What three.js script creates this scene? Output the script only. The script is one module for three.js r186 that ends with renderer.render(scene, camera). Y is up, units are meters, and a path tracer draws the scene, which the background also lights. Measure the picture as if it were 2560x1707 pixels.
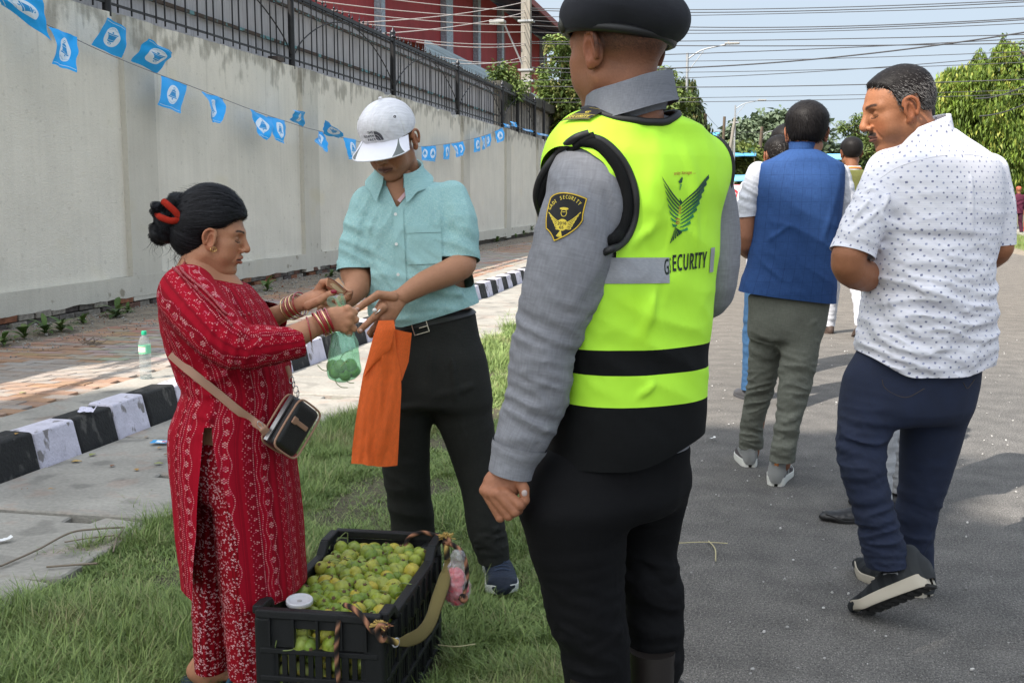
import * as THREE from 'three';
import { mergeGeometries } from 'three/addons/utils/BufferGeometryUtils.js';
import { RoundedBoxGeometry } from 'three/addons/geometries/RoundedBoxGeometry.js';

// ---------------------------------------------------------------- camera, sky, sun, exposure
const scene = new THREE.Scene();
const camera = new THREE.PerspectiveCamera(34.485, 1024 / 682, 0.05, 2500);
camera.position.set(0, 1.32, 0);
camera.rotation.set(-0.129633, 0.205131, 0, 'YXZ');
const renderer = new THREE.WebGLRenderer({ antialias: true });
renderer.toneMapping = THREE.LinearToneMapping;
renderer.toneMappingExposure = 2.4;
renderer.shadowMap.enabled = true;
const SUN = new THREE.Vector3(-0.55, 1, 0.72).normalize();
const sun = new THREE.DirectionalLight(new THREE.Color(1, 0.93, 0.84), 3.6);
sun.name = 'sun';
sun.position.copy(SUN).multiplyScalar(60);
sun.castShadow = true;
sun.shadow.mapSize.set(4096, 4096);
Object.assign(sun.shadow.camera, { left: -40, right: 40, top: 40, bottom: -40, near: 1, far: 160 });
scene.add(sun);

// ---------------------------------------------------------------- noise and helpers
let seed = 12345;
const rnd = () => { seed = (seed + 0x6D2B79F5) | 0; let t = Math.imul(seed ^ (seed >>> 15), 1 | seed); t = (t + Math.imul(t ^ (t >>> 7), 61 | t)) ^ t; return ((t ^ (t >>> 14)) >>> 0) / 4294967296; };
const rr = (a, b) => a + (b - a) * rnd();
const clamp = (x, a, b) => x < a ? a : x > b ? b : x;
const sst = (a, b, x) => { const t = clamp((x - a) / (b - a), 0, 1); return t * t * (3 - 2 * t); };
const mix = (a, b, t) => a + (b - a) * t;
const mix3 = (a, b, t) => [mix(a[0], b[0], t), mix(a[1], b[1], t), mix(a[2], b[2], t)];
const PERM = new Uint8Array(512);
{ const p = [...Array(256).keys()]; for (let i = 255; i > 0; i--) { const j = Math.floor(rnd() * (i + 1)); [p[i], p[j]] = [p[j], p[i]]; } for (let i = 0; i < 512; i++) PERM[i] = p[i & 255]; }
function gr(h, x, y, z) { h &= 15; const u = h < 8 ? x : y, v = h < 4 ? y : h === 12 || h === 14 ? x : z; return ((h & 1) ? -u : u) + ((h & 2) ? -v : v); }
function pn(x, y, z = 0, per = 256) {                       // Perlin noise in -1..1; per is its period
const X0 = Math.floor(x), Y0 = Math.floor(y), Z0 = Math.floor(z);
x -= X0; y -= Y0; z -= Z0;
const m = (a) => ((a % per) + per) % per & 255;
const X = m(X0), Y = m(Y0), Z = Z0 & 255, X1 = m(X0 + 1), Y1 = m(Y0 + 1), Z1 = (Z + 1) & 255;
const u = x * x * x * (x * (x * 6 - 15) + 10), v = y * y * y * (y * (y * 6 - 15) + 10), w = z * z * z * (z * (z * 6 - 15) + 10);
const A = PERM[X] , B = PERM[X1];
const h = (a, yy, zz) => PERM[(PERM[(a + yy) & 255] + zz) & 255];
return mix(
mix(mix(gr(h(A, Y, Z), x, y, z), gr(h(B, Y, Z), x - 1, y, z), u), mix(gr(h(A, Y1, Z), x, y - 1, z), gr(h(B, Y1, Z), x - 1, y - 1, z), u), v),
mix(mix(gr(h(A, Y, Z1), x, y, z - 1), gr(h(B, Y, Z1), x - 1, y, z - 1), u), mix(gr(h(A, Y1, Z1), x, y - 1, z - 1), gr(h(B, Y1, Z1), x - 1, y - 1, z - 1), u), v), w);
}
const fbm = (x, y, z = 0, o = 4, per = 256) => { let s = 0, a = 0.5, f = 1; for (let i = 0; i < o; i++) { s += a * pn(x * f, y * f, z * f + i * 7.3, Math.min(256, per * f)); a *= 0.5; f *= 2; } return s; };

// names, tags and parents
const used = {};
function numbered(n) { const k = used[n] = (used[n] ?? -1) + 1; return k ? `${n}_${String(k).padStart(3, '0')}` : n; }
function tag(o, label, category, group) { o.userData.label = label; if (category) o.userData.category = category; if (group) o.userData.group = group; return o; }
function shade(o) { o.traverse((m) => { if (m.isMesh) { m.castShadow = true; m.receiveShadow = true; } }); return o; }
function thing(name, label, category, pos = [0, 0, 0], turn = 0, group) {
const o = new THREE.Group(); o.name = numbered(name); o.position.set(...pos); o.rotation.y = turn; scene.add(o);
return tag(o, label, category, group);
}
function part(name, geo, mat, parent, label) {
const m = new THREE.Mesh(geo, mat); m.name = name; m.castShadow = m.receiveShadow = true; parent.add(m);
if (label) m.userData.label = label;
return m;
}
function solo(name, geo, mat, label, category, group) {
const m = new THREE.Mesh(geo, mat); m.name = numbered(name); m.castShadow = m.receiveShadow = true; scene.add(m);
return tag(m, label, category, group);
}
function struct(name, geo, mat) { const m = new THREE.Mesh(geo, mat); m.name = numbered(name); m.receiveShadow = m.castShadow = true; scene.add(m); m.userData.kind = 'structure'; return m; }
function structGroup(name) { const g = new THREE.Group(); g.name = numbered(name); g.userData.kind = 'structure'; scene.add(g); return g; }

// materials and textures
const C3 = (r, g, b) => new THREE.Color().setRGB(r, g, b);
const lin = (c) => c <= 0.04045 ? c / 12.92 : ((c + 0.055) / 1.055) ** 2.4;
const hexc = (h) => [lin((h >> 16 & 255) / 255), lin((h >> 8 & 255) / 255), lin((h & 255) / 255)];
function M(c, rough = 0.8, o = {}) { return new THREE.MeshStandardMaterial({ color: C3(...c), roughness: rough, side: THREE.DoubleSide, ...o }); }
function P(c, rough = 0.8, o = {}) { return new THREE.MeshPhysicalMaterial({ color: C3(...c), roughness: rough, side: THREE.DoubleSide, ...o }); }
function dataTex(n, m, fn, srgb = true) {
const d = new Uint8Array(n * m * 4);
for (let j = 0; j < m; j++) for (let i = 0; i < n; i++) { const c = fn(i / n, j / m, i, j), k = (j * n + i) * 4; d[k] = clamp(c[0], 0, 1) * 255; d[k + 1] = clamp(c[1], 0, 1) * 255; d[k + 2] = clamp(c[2], 0, 1) * 255; d[k + 3] = c[3] === undefined ? 255 : c[3] * 255; }
const t = new THREE.DataTexture(d, n, m, THREE.RGBAFormat);
t.wrapS = t.wrapT = THREE.RepeatWrapping; t.magFilter = THREE.LinearFilter; t.minFilter = THREE.LinearMipmapLinearFilter; t.generateMipmaps = true;
if (srgb) t.colorSpace = THREE.SRGBColorSpace;
t.needsUpdate = true;
return t;
}
function canvasTex(w, h, draw, srgb = true) {
const c = document.createElement('canvas'); c.width = w; c.height = h;
draw(c.getContext('2d'), w, h);
const t = new THREE.CanvasTexture(c);
t.wrapS = t.wrapT = THREE.RepeatWrapping; t.anisotropy = 8;
if (srgb) t.colorSpace = THREE.SRGBColorSpace;
return t;
}
function rep(t, x, y) { const c = t.clone(); c.repeat.set(x, y); c.needsUpdate = true; return c; }

// geometry helpers
const V = (x, y, z) => new THREE.Vector3(x, y, z);
function faceUV(g0, s = 1, off = 0) {                       // uv in metres from the face's main direction
const g = g0.index ? g0.toNonIndexed() : g0, p = g.attributes.position, uv = new Float32Array(p.count * 2);
const a = V(), b = V(), c = V();
for (let i = 0; i < p.count; i += 3) {
a.fromBufferAttribute(p, i); b.fromBufferAttribute(p, i + 1); c.fromBufferAttribute(p, i + 2);
const n = b.clone().sub(a).cross(c.clone().sub(a)), ax = Math.abs(n.x), ay = Math.abs(n.y), az = Math.abs(n.z);
[a, b, c].forEach((q, k) => { const [u, v] = ax > ay && ax > az ? [q.z, q.y] : ay > az ? [q.x, q.z] : [q.x, q.y]; uv[(i + k) * 2] = u * s + off; uv[(i + k) * 2 + 1] = v * s + off * 0.7; });
}
g.setAttribute('uv', new THREE.BufferAttribute(uv, 2));
return g;
}
function bx(w, h, d, x = 0, y = 0, z = 0) { return new THREE.BoxGeometry(w, h, d).translate(x, y, z); }
function rbx(w, h, d, r, x = 0, y = 0, z = 0, seg = 1) { const g = new RoundedBoxGeometry(w, h, d, seg, r); g.translate(x, y, z); return g; }
function tube(pts, r, seg = 24, rad = 6) { return new THREE.TubeGeometry(new THREE.CatmullRomCurve3(pts.map((p) => V(...p)), false, 'centripetal'), seg, r, rad, false); }
function bar(a, b, r, rad = 6, r2 = r) { const A = V(...a), B = V(...b), d = B.clone().sub(A), g = new THREE.CylinderGeometry(r2, r, d.length(), rad); g.applyQuaternion(new THREE.Quaternion().setFromUnitVectors(V(0, 1, 0), d.clone().normalize())); const m = A.add(B).multiplyScalar(0.5); return g.translate(m.x, m.y, m.z); }
function merge(list) { return mergeGeometries(list.map((g) => { const q = g.index ? g.toNonIndexed() : g; for (const k of Object.keys(q.attributes)) if (!['position', 'normal', 'uv', 'color'].includes(k)) q.deleteAttribute(k); return q; })); }
function rough(g, amp, f, s = 0) { const p = g.attributes.position; for (let i = 0; i < p.count; i++) { const x = p.getX(i), y = p.getY(i), z = p.getZ(i); p.setXYZ(i, x + amp * pn(x * f + s, y * f, z * f), y + amp * pn(x * f, y * f + 31 + s, z * f), z + amp * pn(x * f, y * f + s, z * f + 57)); } g.computeVertexNormals(); return g; }
function vcol(g, fn) { const p = g.attributes.position, c = new Float32Array(p.count * 3); for (let i = 0; i < p.count; i++) { const k = fn(p.getX(i), p.getY(i), p.getZ(i)); c[i * 3] = k[0]; c[i * 3 + 1] = k[1]; c[i * 3 + 2] = k[2]; } g.setAttribute('color', new THREE.BufferAttribute(c, 3)); return g; }
function grid(nu, nv, fn) {                                 // parametric sheet, fn(u, v) -> [x, y, z], uv kept
const p = [], uv = [], ix = [];
for (let j = 0; j <= nv; j++) for (let i = 0; i <= nu; i++) { p.push(...fn(i / nu, j / nv)); uv.push(i / nu, j / nv); }
for (let j = 0; j < nv; j++) for (let i = 0; i < nu; i++) { const a = j * (nu + 1) + i; ix.push(a, a + 1, a + nu + 2, a, a + nu + 2, a + nu + 1); }
const g = new THREE.BufferGeometry(); g.setAttribute('position', new THREE.Float32BufferAttribute(p, 3)); g.setAttribute('uv', new THREE.Float32BufferAttribute(uv, 2)); g.setIndex(ix); g.computeVertexNormals();
return g;
}

// ---------------------------------------------------------------- sky
{
const W = 1024, H = 512, d = new Float32Array(W * H * 4);
for (let j = 0; j < H; j++) for (let i = 0; i < W; i++) {
const th = ((j + 0.5) / H - 0.5) * Math.PI, y = Math.sin(th), ph = ((i + 0.5) / W - 0.5) * 2 * Math.PI, cx = Math.cos(th) * Math.cos(ph), cz = Math.cos(th) * Math.sin(ph);
const e = Math.max(y, 0), t = 1 - Math.exp(-e * 2.4);
let c = mix3([0.285, 0.335, 0.375], [0.24, 0.30, 0.395], t);
const q = e + 0.22, n = fbm(cx / q * 1.1 + 3.7, cz / q * 1.1, 0.4, 5), cl = sst(-0.05, 0.45, n) * 0.65;
c = mix3(c, [0.315, 0.335, 0.38], cl);
const mu = cx * SUN.x + y * SUN.y + cz * SUN.z, halo = 0.72 * Math.max(0, mu) ** 2 + 0.3 * Math.max(0, mu) ** 8; c = [c[0] + halo, c[1] + halo * 0.98, c[2] + halo * 0.93];   // haze round the sun
if (y < 0) c = [0.12, 0.115, 0.10];
const k = (j * W + i) * 4; d[k] = c[0]; d[k + 1] = c[1]; d[k + 2] = c[2]; d[k + 3] = 1;
}
const t = new THREE.DataTexture(d, W, H, THREE.RGBAFormat, THREE.FloatType);
t.mapping = THREE.EquirectangularReflectionMapping; t.magFilter = THREE.LinearFilter; t.wrapS = THREE.RepeatWrapping; t.needsUpdate = true;
scene.background = t; scene.environment = t;
}

// ---------------------------------------------------------------- surface textures
const tAsphalt = dataTex(1024, 1024, (u, v) => {
const n = 0.5 + 0.5 * pn(u * 150, v * 150, 1, 150), m = 0.5 + 0.5 * pn(u * 75, v * 75, 5, 75), l = fbm(u * 6, v * 6, 2, 4, 6), s = pn(u * 230, v * 230, 8, 230);
let g = 0.465 + 0.26 * (n - 0.5) + 0.16 * (m - 0.5) + 0.12 * l;
if (s > 0.38) g += 0.22; if (s < -0.40) g -= 0.2;
return [g * 1.02, g, g * 0.965];
});
const tAsphaltB = dataTex(512, 512, (u, v) => { const g = 0.5 + 0.35 * pn(u * 90, v * 90, 1, 90) + 0.25 * pn(u * 45, v * 45, 3, 45); return [g, g, g]; }, false);
const tConc = dataTex(1024, 1024, (u, v) => {
const a = fbm(u * 5, v * 5, 1, 6, 5), b = pn(u * 120, v * 120, 2, 120), c = pn(u * 14, v * 14, 9, 14), d = fbm(u * 9, v * 9, 22, 4, 9);
let g = 0.76 + 0.20 * a + 0.06 * b; const st = sst(0.2, 0.5, c) * 0.10; const pink = sst(0.12, 0.3, d) * 0.5;
g -= st; return [g + 0.03 * pink, g * 0.985 - 0.04 * pink, g * 0.955 - 0.06 * pink];
});
const tConcB = dataTex(512, 512, (u, v) => { const g = 0.5 + 0.4 * fbm(u * 20, v * 20, 4, 5, 20) + 0.15 * pn(u * 120, v * 120, 3, 120); return [g, g, g]; }, false);
const tWall = dataTex(2048, 1024, (u, v) => {
const y = v * 3.3, x = u * 9.2;
const st = pn(u * 170, v * 3, 3, 170), st2 = pn(u * 60, v * 4, 6, 60), f = fbm(u * 18, v * 7, 2, 6, 18), b = pn(u * 420, v * 160, 11, 420);
let c = [0.845, 0.83, 0.785];
const tone = 1 + 0.055 * f + 0.022 * st + 0.025 * b * 0.7;
c = c.map((k) => k * tone);
const top = sst(2.35, 3.2, y + 0.25 * st2 + 0.2 * f), mold = sst(0.05, 0.5, fbm(u * 46, v * 12, 7, 5, 46) * 0.9 + st * 0.25 + (top - 0.55) * 0.75) * sst(1.9, 3.1, y);
c = mix3(c, [0.50, 0.49, 0.45], mold * 0.62);
const drip = sst(0.30, 0.55, pn(u * 90, v * 1.2, 21, 90)) * sst(1.0, 3.1, y); c = mix3(c, [0.60, 0.59, 0.54], drip * 0.2);
const pit = sst(0.52, 0.62, pn(u * 150, v * 55, 31, 150)); c = mix3(c, [0.44, 0.42, 0.38], pit * 0.1);
const low = sst(0.85, 0.45, y + 0.2 * f), spot = sst(0.25, 0.45, fbm(u * 60, v * 22, 41, 4, 60)); c = mix3(c, [0.47, 0.44, 0.37], low * spot * 0.55);
c = mix3(c, [0.83, 0.80, 0.70], sst(0.2, 0.5, fbm(u * 10, v * 6, 51, 3, 10)) * 0.5);
return c;
});
const tWallB = dataTex(512, 512, (u, v) => { const g = 0.5 + 0.35 * fbm(u * 14, v * 14, 4, 5, 14) + 0.2 * pn(u * 90, v * 90, 3, 90); return [g, g, g]; }, false);
const tPave = dataTex(512, 512, (u, v) => { const a = fbm(u * 4, v * 4, 3, 5, 4), b = pn(u * 80, v * 80, 2, 80), d = sst(-0.1, 0.35, fbm(u * 3, v * 3, 13, 4, 3)); const g = 0.86 + 0.22 * a + 0.09 * b; return mix3([g, g * 0.98, g * 0.96], [0.80, 0.86, 0.92], d * 0.35); });
const tGrime = dataTex(512, 512, (u, v) => { const a = fbm(u * 6, v * 6, 3, 5, 6), b = pn(u * 60, v * 60, 2, 60); const g = 0.82 + 0.35 * a + 0.1 * b; return [g, g, g]; });
const tKerbW = dataTex(512, 512, (u, v) => { const a = fbm(u * 7, v * 7, 3, 5, 7), b = pn(u * 60, v * 60, 2, 60), s = sst(0.14, 0.3, fbm(u * 11, v * 5, 8, 5, 11)); const g = 0.86 + 0.12 * a + 0.04 * b; return mix3([g, g * 0.985, g * 1.03], [0.42, 0.40, 0.37], s * 0.7); });
const tKerbB = dataTex(512, 512, (u, v) => { const a = fbm(u * 7, v * 7, 5, 5, 7), s = sst(0.08, 0.34, fbm(u * 9, v * 4, 18, 5, 9)); const g = 0.17 + 0.10 * a; return mix3([g, g, g], [0.60, 0.58, 0.55], s * 0.6); });


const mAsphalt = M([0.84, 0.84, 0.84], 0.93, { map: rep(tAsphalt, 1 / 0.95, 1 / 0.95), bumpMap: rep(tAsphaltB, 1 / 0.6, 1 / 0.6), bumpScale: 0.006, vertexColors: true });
const mSlab = M([0.54, 0.525, 0.495], 0.92, { map: rep(tConc, 1 / 2.3, 1 / 2.3), bumpMap: rep(tConcB, 1 / 0.9, 1 / 0.9), bumpScale: 0.006 });
const mPanel = M([1, 0.985, 0.96], 0.9, { map: rep(tWall, 1 / 9.2, 1 / 3.3), bumpMap: rep(tWallB, 1 / 1.3, 1 / 1.3), bumpScale: 0.008 });
const mPilaster = M([0.80, 0.79, 0.765], 0.9, { map: rep(tWall, 1 / 9.2, 1 / 3.3), bumpMap: rep(tWallB, 1 / 1.3, 1 / 1.3), bumpScale: 0.006 });
const mPlinth = M([0.74, 0.72, 0.67], 0.9, { map: rep(tConc, 1 / 1.7, 1 / 1.7), bumpMap: rep(tWallB, 1 / 1.3, 1 / 1.3), bumpScale: 0.006 });
const mEarth = M([0.20, 0.155, 0.105], 0.95, { map: rep(tGrime, 1 / 1.9, 1 / 1.9), bumpMap: rep(tConcB, 1, 1), bumpScale: 0.02 });
const mSoil = M([0.115, 0.10, 0.055], 0.95, { map: rep(tGrime, 1 / 1.1, 1 / 1.1), bumpMap: rep(tConcB, 2, 2), bumpScale: 0.02 });
const mDust = M([0.42, 0.36, 0.29], 0.95, { map: rep(tConc, 1 / 1.1, 1 / 1.1), bumpMap: rep(tConcB, 1 / 0.5, 1 / 0.5), bumpScale: 0.012 });
const mIron = M([0.022, 0.021, 0.022], 0.5, { metalness: 0.3, map: rep(tGrime, 2, 2) });

// ---------------------------------------------------------------- ground, road, verge
{
const g = new THREE.PlaneGeometry(420, 440, 1, 1).rotateX(-Math.PI / 2).translate(0, -0.08, -160);
struct('ground', faceUV(g), M([0.17, 0.16, 0.085], 0.95, { map: rep(tGrime, 1 / 7, 1 / 7) }));
}
{ // road: asphalt, dusty far off, its near colour darkened as shade, its left edge wavering under the grass
const zs = []; for (let z = 8; z > -14; z -= 0.25) zs.push(z); for (let z = -14; z > -60; z -= 1) zs.push(z); for (let z = -60; z >= -370; z -= 10) zs.push(z);
const nx = 40, p = [], uv = [], col = [], ix = [];
zs.forEach((z, j) => { for (let i = 0; i <= nx; i++) {
const l = -0.80 + 0.40 * sst(-4.3, -2.6, z) + 0.10 * pn(z * 0.9, 3.1) + 0.05 * pn(z * 3.7, 8.8), x = mix(l, 6.4, i / nx);
p.push(x, 0.03 * Math.sin(clamp(i / nx, 0, 1) * Math.PI) * 0.4, z); uv.push(x, z);
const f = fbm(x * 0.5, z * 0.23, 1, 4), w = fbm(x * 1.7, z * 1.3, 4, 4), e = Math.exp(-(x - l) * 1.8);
let c = mix3([0.60, 0.60, 0.615], [0.82, 0.745, 0.67], sst(-6, -14, z) * 0.75 + 0.12); c = c.map((k) => k * (1 + 0.20 * f + 0.10 * w)); c = mix3(c, [0.9, 0.8, 0.68], e * 0.5);  // near tone lowered to deepen the shade there; far and edge tones are dust
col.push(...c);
} });
for (let j = 0; j < zs.length - 1; j++) for (let i = 0; i < nx; i++) { const a = j * (nx + 1) + i; ix.push(a, a + 1, a + nx + 2, a, a + nx + 2, a + nx + 1); }
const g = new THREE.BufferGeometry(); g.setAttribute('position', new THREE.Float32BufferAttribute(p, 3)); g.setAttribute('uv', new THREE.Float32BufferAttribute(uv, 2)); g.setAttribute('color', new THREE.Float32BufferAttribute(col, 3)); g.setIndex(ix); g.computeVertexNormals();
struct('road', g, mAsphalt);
const mYel = M([0.62, 0.42, 0.09], 0.85, { map: rep(tGrime, 1 / 0.6, 1 / 0.6) });
const yl = grid(1, 90, (u, v) => [mix(-0.44, -0.31, u), 0.0065 + 0.004, mix(-6.2, -95, v)]);
const up = yl.attributes.position, uu = []; for (let i = 0; i < up.count; i++) uu.push(up.getX(i), up.getZ(i)); yl.setAttribute('uv', new THREE.Float32BufferAttribute(uu, 2));
struct('road_marking', yl, mYel);
// dirt shoulder, low kerb and footpath on the right
struct('road_shoulder', faceUV(grid(6, 120, (u, v) => [mix(6.15, 9.5, u), -0.02 + 0.034 * u + 0.02 * pn(u * 5, v * 90), mix(8, -220, v)])), mDust);
struct('footpath', faceUV(bx(2.6, 0.14, 200, 10.6, 0.03, -110)), mSlab);
struct('verge', faceUV(grid(24, 160, (u, v) => { const z = mix(6, -60, v), x = mix(-2.42, -0.45, u); return [x, -0.022 + 0.012 * pn(x * 4, z * 4) + 0.03 * Math.sin(u * Math.PI), z]; })), mSoil);
}
{ // concrete drain covers along the kerb
const G = structGroup('drain_cover'), vars = [];
for (let k = 0; k < 6; k++) {
const s = new THREE.Shape(), w = 0.99, l = 0.685, j = () => rr(-0.012, 0.012), n0 = rr(0.52, 0.62), n1 = n0 + rr(0.16, 0.26), dp = k % 3 === 2 ? 0.015 : rr(0.05, 0.085);
const pts = [[0.005, 0.0], [0.25, j()], [n0, j()], [n0 + 0.01, dp], [n1 - 0.02, dp + j()], [n1, j()], [0.85, j()], [w + j(), 0.02 + j()], [w + j(), 0.3], [w + 0.02 + j(), l - 0.03], [w - 0.04, l + j() * 0.4], [0.6, l + j() * 0.5], [0.3, l + j() * 0.5], [0.0, l - 0.004]];
pts.forEach(([a, b], i) => i ? s.lineTo(a, -b) : s.moveTo(a, -b));
const g = new THREE.ExtrudeGeometry(s, { depth: 0.09, bevelEnabled: true, bevelSize: 0.007, bevelThickness: 0.007, bevelSegments: 1 });
g.rotateX(-Math.PI / 2).translate(0, -0.09, 0); vars.push(faceUV(g, 1, k * 0.37));
}
for (let k = 0; k < 46; k++) { const m = part('concrete_slab', vars[(k * 5 + 1) % 6], mSlab, G); m.position.set(-3.29 + rr(-0.006, 0.006), 0.012 + rr(-0.006, 0.008), -1.12 - 0.71 * k); m.rotation.set(rr(-0.008, 0.008), rr(-0.012, 0.012), rr(-0.008, 0.008)); m.rotation.y += 0; m.scale.z = -1; m.position.z -= 0.69; m.scale.z = 1; }
struct('drain_bed', faceUV(new THREE.PlaneGeometry(1.2, 70).rotateX(-Math.PI / 2).translate(-2.8, -0.072, -29)), M([0.09, 0.085, 0.08], 0.95));
}
{ // black and white kerb blocks
const G = structGroup('kerb'), mw = M([0.80, 0.79, 0.82], 0.85, { map: rep(tKerbW, 1.7, 1.7), bumpMap: rep(tConcB, 3, 3), bumpScale: 0.006 }), mb = M([0.5, 0.5, 0.5], 0.85, { map: rep(tKerbB, 1.7, 1.7), bumpMap: rep(tConcB, 3, 3), bumpScale: 0.007 });
const vars = []; for (let k = 0; k < 5; k++) { const g = new RoundedBoxGeometry(0.20, 0.26, 0.338, 3, 0.018); const p = g.attributes.position; for (let i = 0; i < p.count; i++) if (p.getX(i) > 0 && p.getY(i) > 0) p.setX(i, p.getX(i) - 0.05); rough(g, 0.007, 9, k * 13); vars.push(faceUV(g, 1, k * 0.41)); }
for (let k = 0; k < 86; k++) { const m = part('kerb_block', vars[(k * 3) % 5], k % 2 ? mb : mw, G); m.position.set(-3.40 + rr(-0.006, 0.006), 0.065 + rr(-0.006, 0.006), -4.66 - 0.1725 + 0.345 * 6 - 0.345 * k); m.rotation.y = rr(-0.015, 0.015); }
const b = faceUV(rough(new THREE.BoxGeometry(0.30, 0.2, 60, 4, 1, 200).translate(-3.63, 0.078, -28), 0.006, 6)); part('kerb_backing', b, mSlab, G);
}
{ // brick sidewalk
const G = structGroup('sidewalk'), cols = [[0.44, 0.28, 0.20], [0.47, 0.33, 0.25], [0.43, 0.36, 0.31], [0.46, 0.41, 0.365], [0.48, 0.30, 0.19]];
const mats = cols.map((c) => M(c, 0.93, { map: rep(tPave, 2.3, 2.3), bumpMap: rep(tConcB, 4, 4), bumpScale: 0.004 }));
const farMat = M([1, 1, 1], 0.93, { map: rep(tPave, 2.3, 2.3), vertexColors: true });
const gs = [0, 1, 2].map((k) => faceUV(rough(rbx(0.214, 0.06, 0.104, 0.005), 0.0016, 30, k * 9), 1, k * 0.31));
const rest = []; let n = 0;
for (let j = 0; j < 300; j++) { const z = -3.9 - 0.11 * j; for (let i = 0; i < 10; i++) {
const x = -3.86 - 0.22 * i - (j % 2) * 0.11, dusty = fbm(x * 0.9 + 3, z * 0.5, 3, 3) + 0.25 - 0.25 * Math.abs(x + 4.5), ci = dusty > 0.12 ? (rnd() < 0.75 ? 3 : 2) : rnd() < 0.2 ? 2 : [0, 1, 4][Math.floor(rnd() * 3)];
const y = 0.14 + rr(-0.003, 0.003);
if (n < 290 && z > -7.2) { const m = part('paving_brick', gs[n % 3], mats[ci], G); m.position.set(x, y, z); m.rotation.set(rr(-0.012, 0.012), rr(-0.02, 0.02), rr(-0.012, 0.012)); n++; }
else { const g = bx(0.214, 0.06, 0.104).toNonIndexed(); g.rotateY(rr(-0.02, 0.02)); g.translate(x, y, z); const c = cols[ci].map((k) => k * rr(0.88, 1.1)); rest.push(vcol(g, () => c)); }
} }
const far = part('far_paving_bricks', faceUV(merge(rest)), farMat, G); far.userData.kind = 'stuff';
part('sand_bed', faceUV(bx(2.9, 0.3, 64, -4.95, 0.005, -28)), mDust, G);
}
{ // rubble and dust along the wall
const g = faceUV(grid(20, 320, (u, v) => { const z = mix(-2, -42, v), x = mix(-6.12, -5.42, u); return [x, 0.168 + 0.035 * (1 - u) ** 1.3 + 0.02 * fbm(x * 5, z * 5, 1, 4) * (1 - u * 0.6) + 0.006 - 0.03 * sst(0.7, 1, u), z]; }));
struct('rubble_strip', g, mDust);
const st = new THREE.InstancedMesh(rough(new THREE.IcosahedronGeometry(1, 1), 0.35, 1.3), M([1, 1, 1], 0.95, { map: rep(tGrime, 1, 1) }), 5200), d = new THREE.Object3D();
for (let i = 0; i < 5200; i++) { const z = -2.5 - 26 * rnd() ** 1.3, t = rnd() ** 1.7, x = -6.08 + t * 0.95, s = rr(0.0025, 0.0085) * (rnd() < 0.06 ? 1.9 : 1); d.position.set(x, 0.176 + 0.035 * (1 - t) ** 1.3 + s * 0.2, z); d.rotation.set(rr(0, 6), rr(0, 6), rr(0, 6)); d.scale.set(s, s * 0.7, s * rr(0.7, 1.4)); d.updateMatrix(); st.setMatrixAt(i, d.matrix); const g2 = rr(0.26, 0.58); st.setColorAt(i, rnd() < 0.12 ? C3(0.34, 0.16, 0.09) : C3(g2, g2 * 0.95, g2 * 0.86)); }
st.name = 'gravel'; tag(st, 'grey gravel and crumbs of brick along the foot of the wall', 'gravel'); st.userData.kind = 'stuff'; scene.add(st); shade(st);
}

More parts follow.
